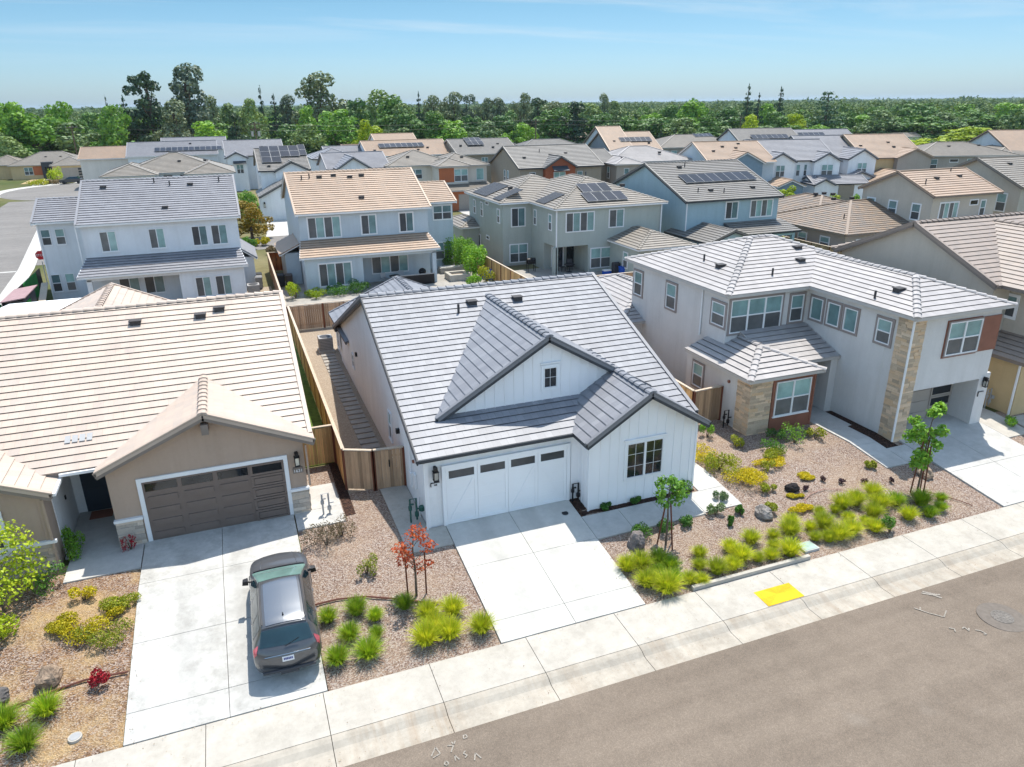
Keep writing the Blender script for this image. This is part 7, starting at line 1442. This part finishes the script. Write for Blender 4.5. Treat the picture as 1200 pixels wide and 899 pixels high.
props(np_mesh('leaf_litter', vv_, ff_, m_leaf('litter', (.10, .06, .035), (.24, .16, .09), (.38, .30, .20), .05, .8)), 'dry leaves and bark chips scattered on the pale slabs', 'leaf litter', kind='stuff')
# ================================================================== hills, haze, sky, sun, camera
mb = MB()
for (x0, x1, y, h, sd) in ((-2200, 1200, 6400, 30, 1), (600, 7500, 6200, 24, 2)):
    n = 90; pv = None
    for i in range(n + 1):
        x = x0 + (x1 - x0) * i / n; e = min(1, min(i, n - i) / 12); hh = h * e * (.65 + .45 * noise.noise((x * .0011, sd * 7.3, 0)) + .1 * noise.noise((x * .006, sd, 4)))
        yy = y - abs(x) * .28; c = ((x, yy - 500, -2), (x, yy - 150, hh * .75), (x, yy, hh), (x, yy + 600, -2))
        if pv:
            for k in range(3): mb.face([pv[k], c[k], c[k + 1], pv[k + 1]])
        pv = c
struct(mb.build('hills', m_plain('hill_forest', (.05, .085, .04), .95, .4, .01, 0), None, True))
mb = MB(); mb.box(-8800, 8800, -2900, 11500, -3.2, 44)
hz = mb.build('haze', [bpy.data.materials.new('haze_air')]); props(hz, 'thin summer haze over the whole neighbourhood', 'haze', kind='stuff')
m = hz.data.materials[0]; m.use_nodes = True; m.node_tree.nodes.clear()
vo = m.node_tree.nodes.new('ShaderNodeVolumePrincipled'); vo.inputs['Color'].default_value = (.62, .80, 1, 1); vo.inputs['Density'].default_value = HAZE; vo.inputs['Anisotropy'].default_value = .2
om = m.node_tree.nodes.new('ShaderNodeOutputMaterial'); m.node_tree.links.new(vo.outputs[0], om.inputs['Volume'])

ZEN = (1.5, 1.55, 1.4)
SUN = Vector((.25, .33, 1)).normalized(); EL = math.asin(SUN.z); AZ = math.atan2(SUN.x, SUN.y)
w = bpy.data.worlds.new('World'); SC.world = w; w.use_nodes = True; nt = w.node_tree; bgd = nt.nodes['Background']
sky = nt.nodes.new('ShaderNodeTexSky'); sky.sky_type = 'NISHITA'; sky.sun_disc = False; sky.sun_elevation = EL; sky.sun_rotation = AZ
sky.altitude = 30; sky.air_density = 1.0; sky.dust_density = .7; sky.ozone_density = 1.6
# thin cirrus streaks
tc = nt.nodes.new('ShaderNodeTexCoord'); sp_ = nt.nodes.new('ShaderNodeSeparateXYZ'); nt.links.new(tc.outputs['Generated'], sp_.inputs[0])
def mth(op, a, b):
    n = nt.nodes.new('ShaderNodeMath'); n.operation = op
    for k, v in enumerate((a, b)):
        if hasattr(v, 'links'): nt.links.new(v, n.inputs[k])
        else: n.inputs[k].default_value = v
    return n.outputs[0]
zz = mth('ADD', sp_.outputs[2], .06); cb = nt.nodes.new('ShaderNodeCombineXYZ'); nt.links.new(mth('DIVIDE', sp_.outputs[0], zz), cb.inputs[0]); nt.links.new(mth('DIVIDE', sp_.outputs[1], zz), cb.inputs[1])
mp = nt.nodes.new('ShaderNodeMapping'); mp.inputs['Scale'].default_value = (.30, 1.05, 1); mp.inputs['Rotation'].default_value = (0, 0, R_(-52)); nt.links.new(cb.outputs[0], mp.inputs[0])
nz = nt.nodes.new('ShaderNodeTexNoise'); nz.inputs['Scale'].default_value = .8; nz.inputs['Detail'].default_value = 9; nz.inputs['Roughness'].default_value = .62; nz.inputs['Distortion'].default_value = .6; nt.links.new(mp.outputs[0], nz.inputs[0])
rp = nt.nodes.new('ShaderNodeValToRGB'); rp.color_ramp.elements[0].position = .47; rp.color_ramp.elements[1].position = .78; nt.links.new(nz.outputs[0], rp.inputs[0])
mx = nt.nodes.new('ShaderNodeMix'); mx.data_type = 'RGBA'; hz_ = nt.nodes.new('ShaderNodeMapRange'); hz_.interpolation_type = 'SMOOTHSTEP'; hz_.inputs[1].default_value = .03; hz_.inputs[2].default_value = .11; nt.links.new(sp_.outputs[2], hz_.inputs[0]); nt.links.new(mth('MULTIPLY', mth('MULTIPLY', rp.outputs[0], .6), hz_.outputs[0]), mx.inputs[0]); mx.inputs[7].default_value = (3.9, 4.35, 4.7, 1)
def eramp(stops):
    er = nt.nodes.new('ShaderNodeValToRGB'); nt.links.new(sp_.outputs[2], er.inputs[0]); ce = er.color_ramp
    for k_, (p_, c_) in enumerate(stops):
        e_ = ce.elements[k_] if k_ < 2 else ce.elements.new(p_)
        e_.position = p_; e_.color = (*c_, 1)
    return er.outputs[0]
def wmix(fac, a, b, mode='MIX'):
    m = nt.nodes.new('ShaderNodeMix'); m.data_type = 'RGBA'; m.blend_type = mode
    if hasattr(fac, 'links'): nt.links.new(fac, m.inputs[0])
    else: m.inputs[0].default_value = fac
    nt.links.new(a, m.inputs[6]); nt.links.new(b, m.inputs[7]); return m.outputs[2]
dim_ahead = eramp(((.012, (.42, .57, .80)), (.16, (.275, .44, .485)), (.34, (.75, .85, .82)), (.6, ZEN)))  # low sky ahead of the camera dimmed by this tint
fill_behind = eramp(((.012, (1.25, 1.3, 1.5)), (.16, (1.5, 1.5, 1.4)), (.34, (1.6, 1.6, 1.45)), (.6, ZEN)))  # low sky behind the camera brightened, added as fill for front walls
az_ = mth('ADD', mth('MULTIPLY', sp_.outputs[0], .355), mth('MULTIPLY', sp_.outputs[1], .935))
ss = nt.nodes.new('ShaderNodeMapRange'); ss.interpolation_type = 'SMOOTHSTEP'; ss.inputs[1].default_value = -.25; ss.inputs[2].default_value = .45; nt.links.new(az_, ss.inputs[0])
nt.links.new(wmix(1, sky.outputs[0], wmix(ss.outputs[0], fill_behind, dim_ahead), 'MULTIPLY'), mx.inputs[6]); nt.links.new(mx.outputs[2], bgd.inputs[0])
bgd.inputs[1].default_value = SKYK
ld = bpy.data.lights.new('sun', 'SUN'); ld.energy = SUNK; ld.angle = radians(.53); ld.color = (1, .95, .865); lo = bpy.data.objects.new('sun', ld); COL.objects.link(lo); lo.rotation_euler = SUN.to_track_quat('Z', 'Y').to_euler()

yaw, pitch, roll = radians(20.7915), radians(20.9408), radians(.64663)
fwd = Vector((sin(yaw) * cos(pitch), cos(yaw) * cos(pitch), -sin(pitch))); rt = Vector((cos(yaw), -sin(yaw), 0)); dn = fwd.cross(rt)
rt2 = rt * cos(roll) + dn * sin(roll); dn2 = dn * cos(roll) - rt * sin(roll)
from mathutils import Matrix
cam = bpy.data.cameras.new('camera'); co = bpy.data.objects.new('camera', cam); COL.objects.link(co)
cam.sensor_fit = 'HORIZONTAL'; cam.sensor_width = 36; cam.lens = 856.79 / 1200 * 36; cam.clip_start = .1; cam.clip_end = 30000
mt = Matrix((rt2, -dn2, -fwd)).transposed().to_4x4(); mt.translation = (0, 0, 14.75); co.matrix_world = mt; SC.camera = co
SC.view_settings.view_transform = 'Standard'; SC.view_settings.look = 'None'; SC.view_settings.exposure = EXPO; SC.view_settings.gamma = 1; SC.view_settings.use_curve_mapping = False
SC.cycles.use_denoising = True; SC.cycles.max_bounces = 8; SC.cycles.diffuse_bounces = 5; SC.cycles.transparent_max_bounces = 8; SC.cycles.volume_bounces = 0
SC.cycles.use_adaptive_sampling = True; SC.cycles.adaptive_threshold = .02
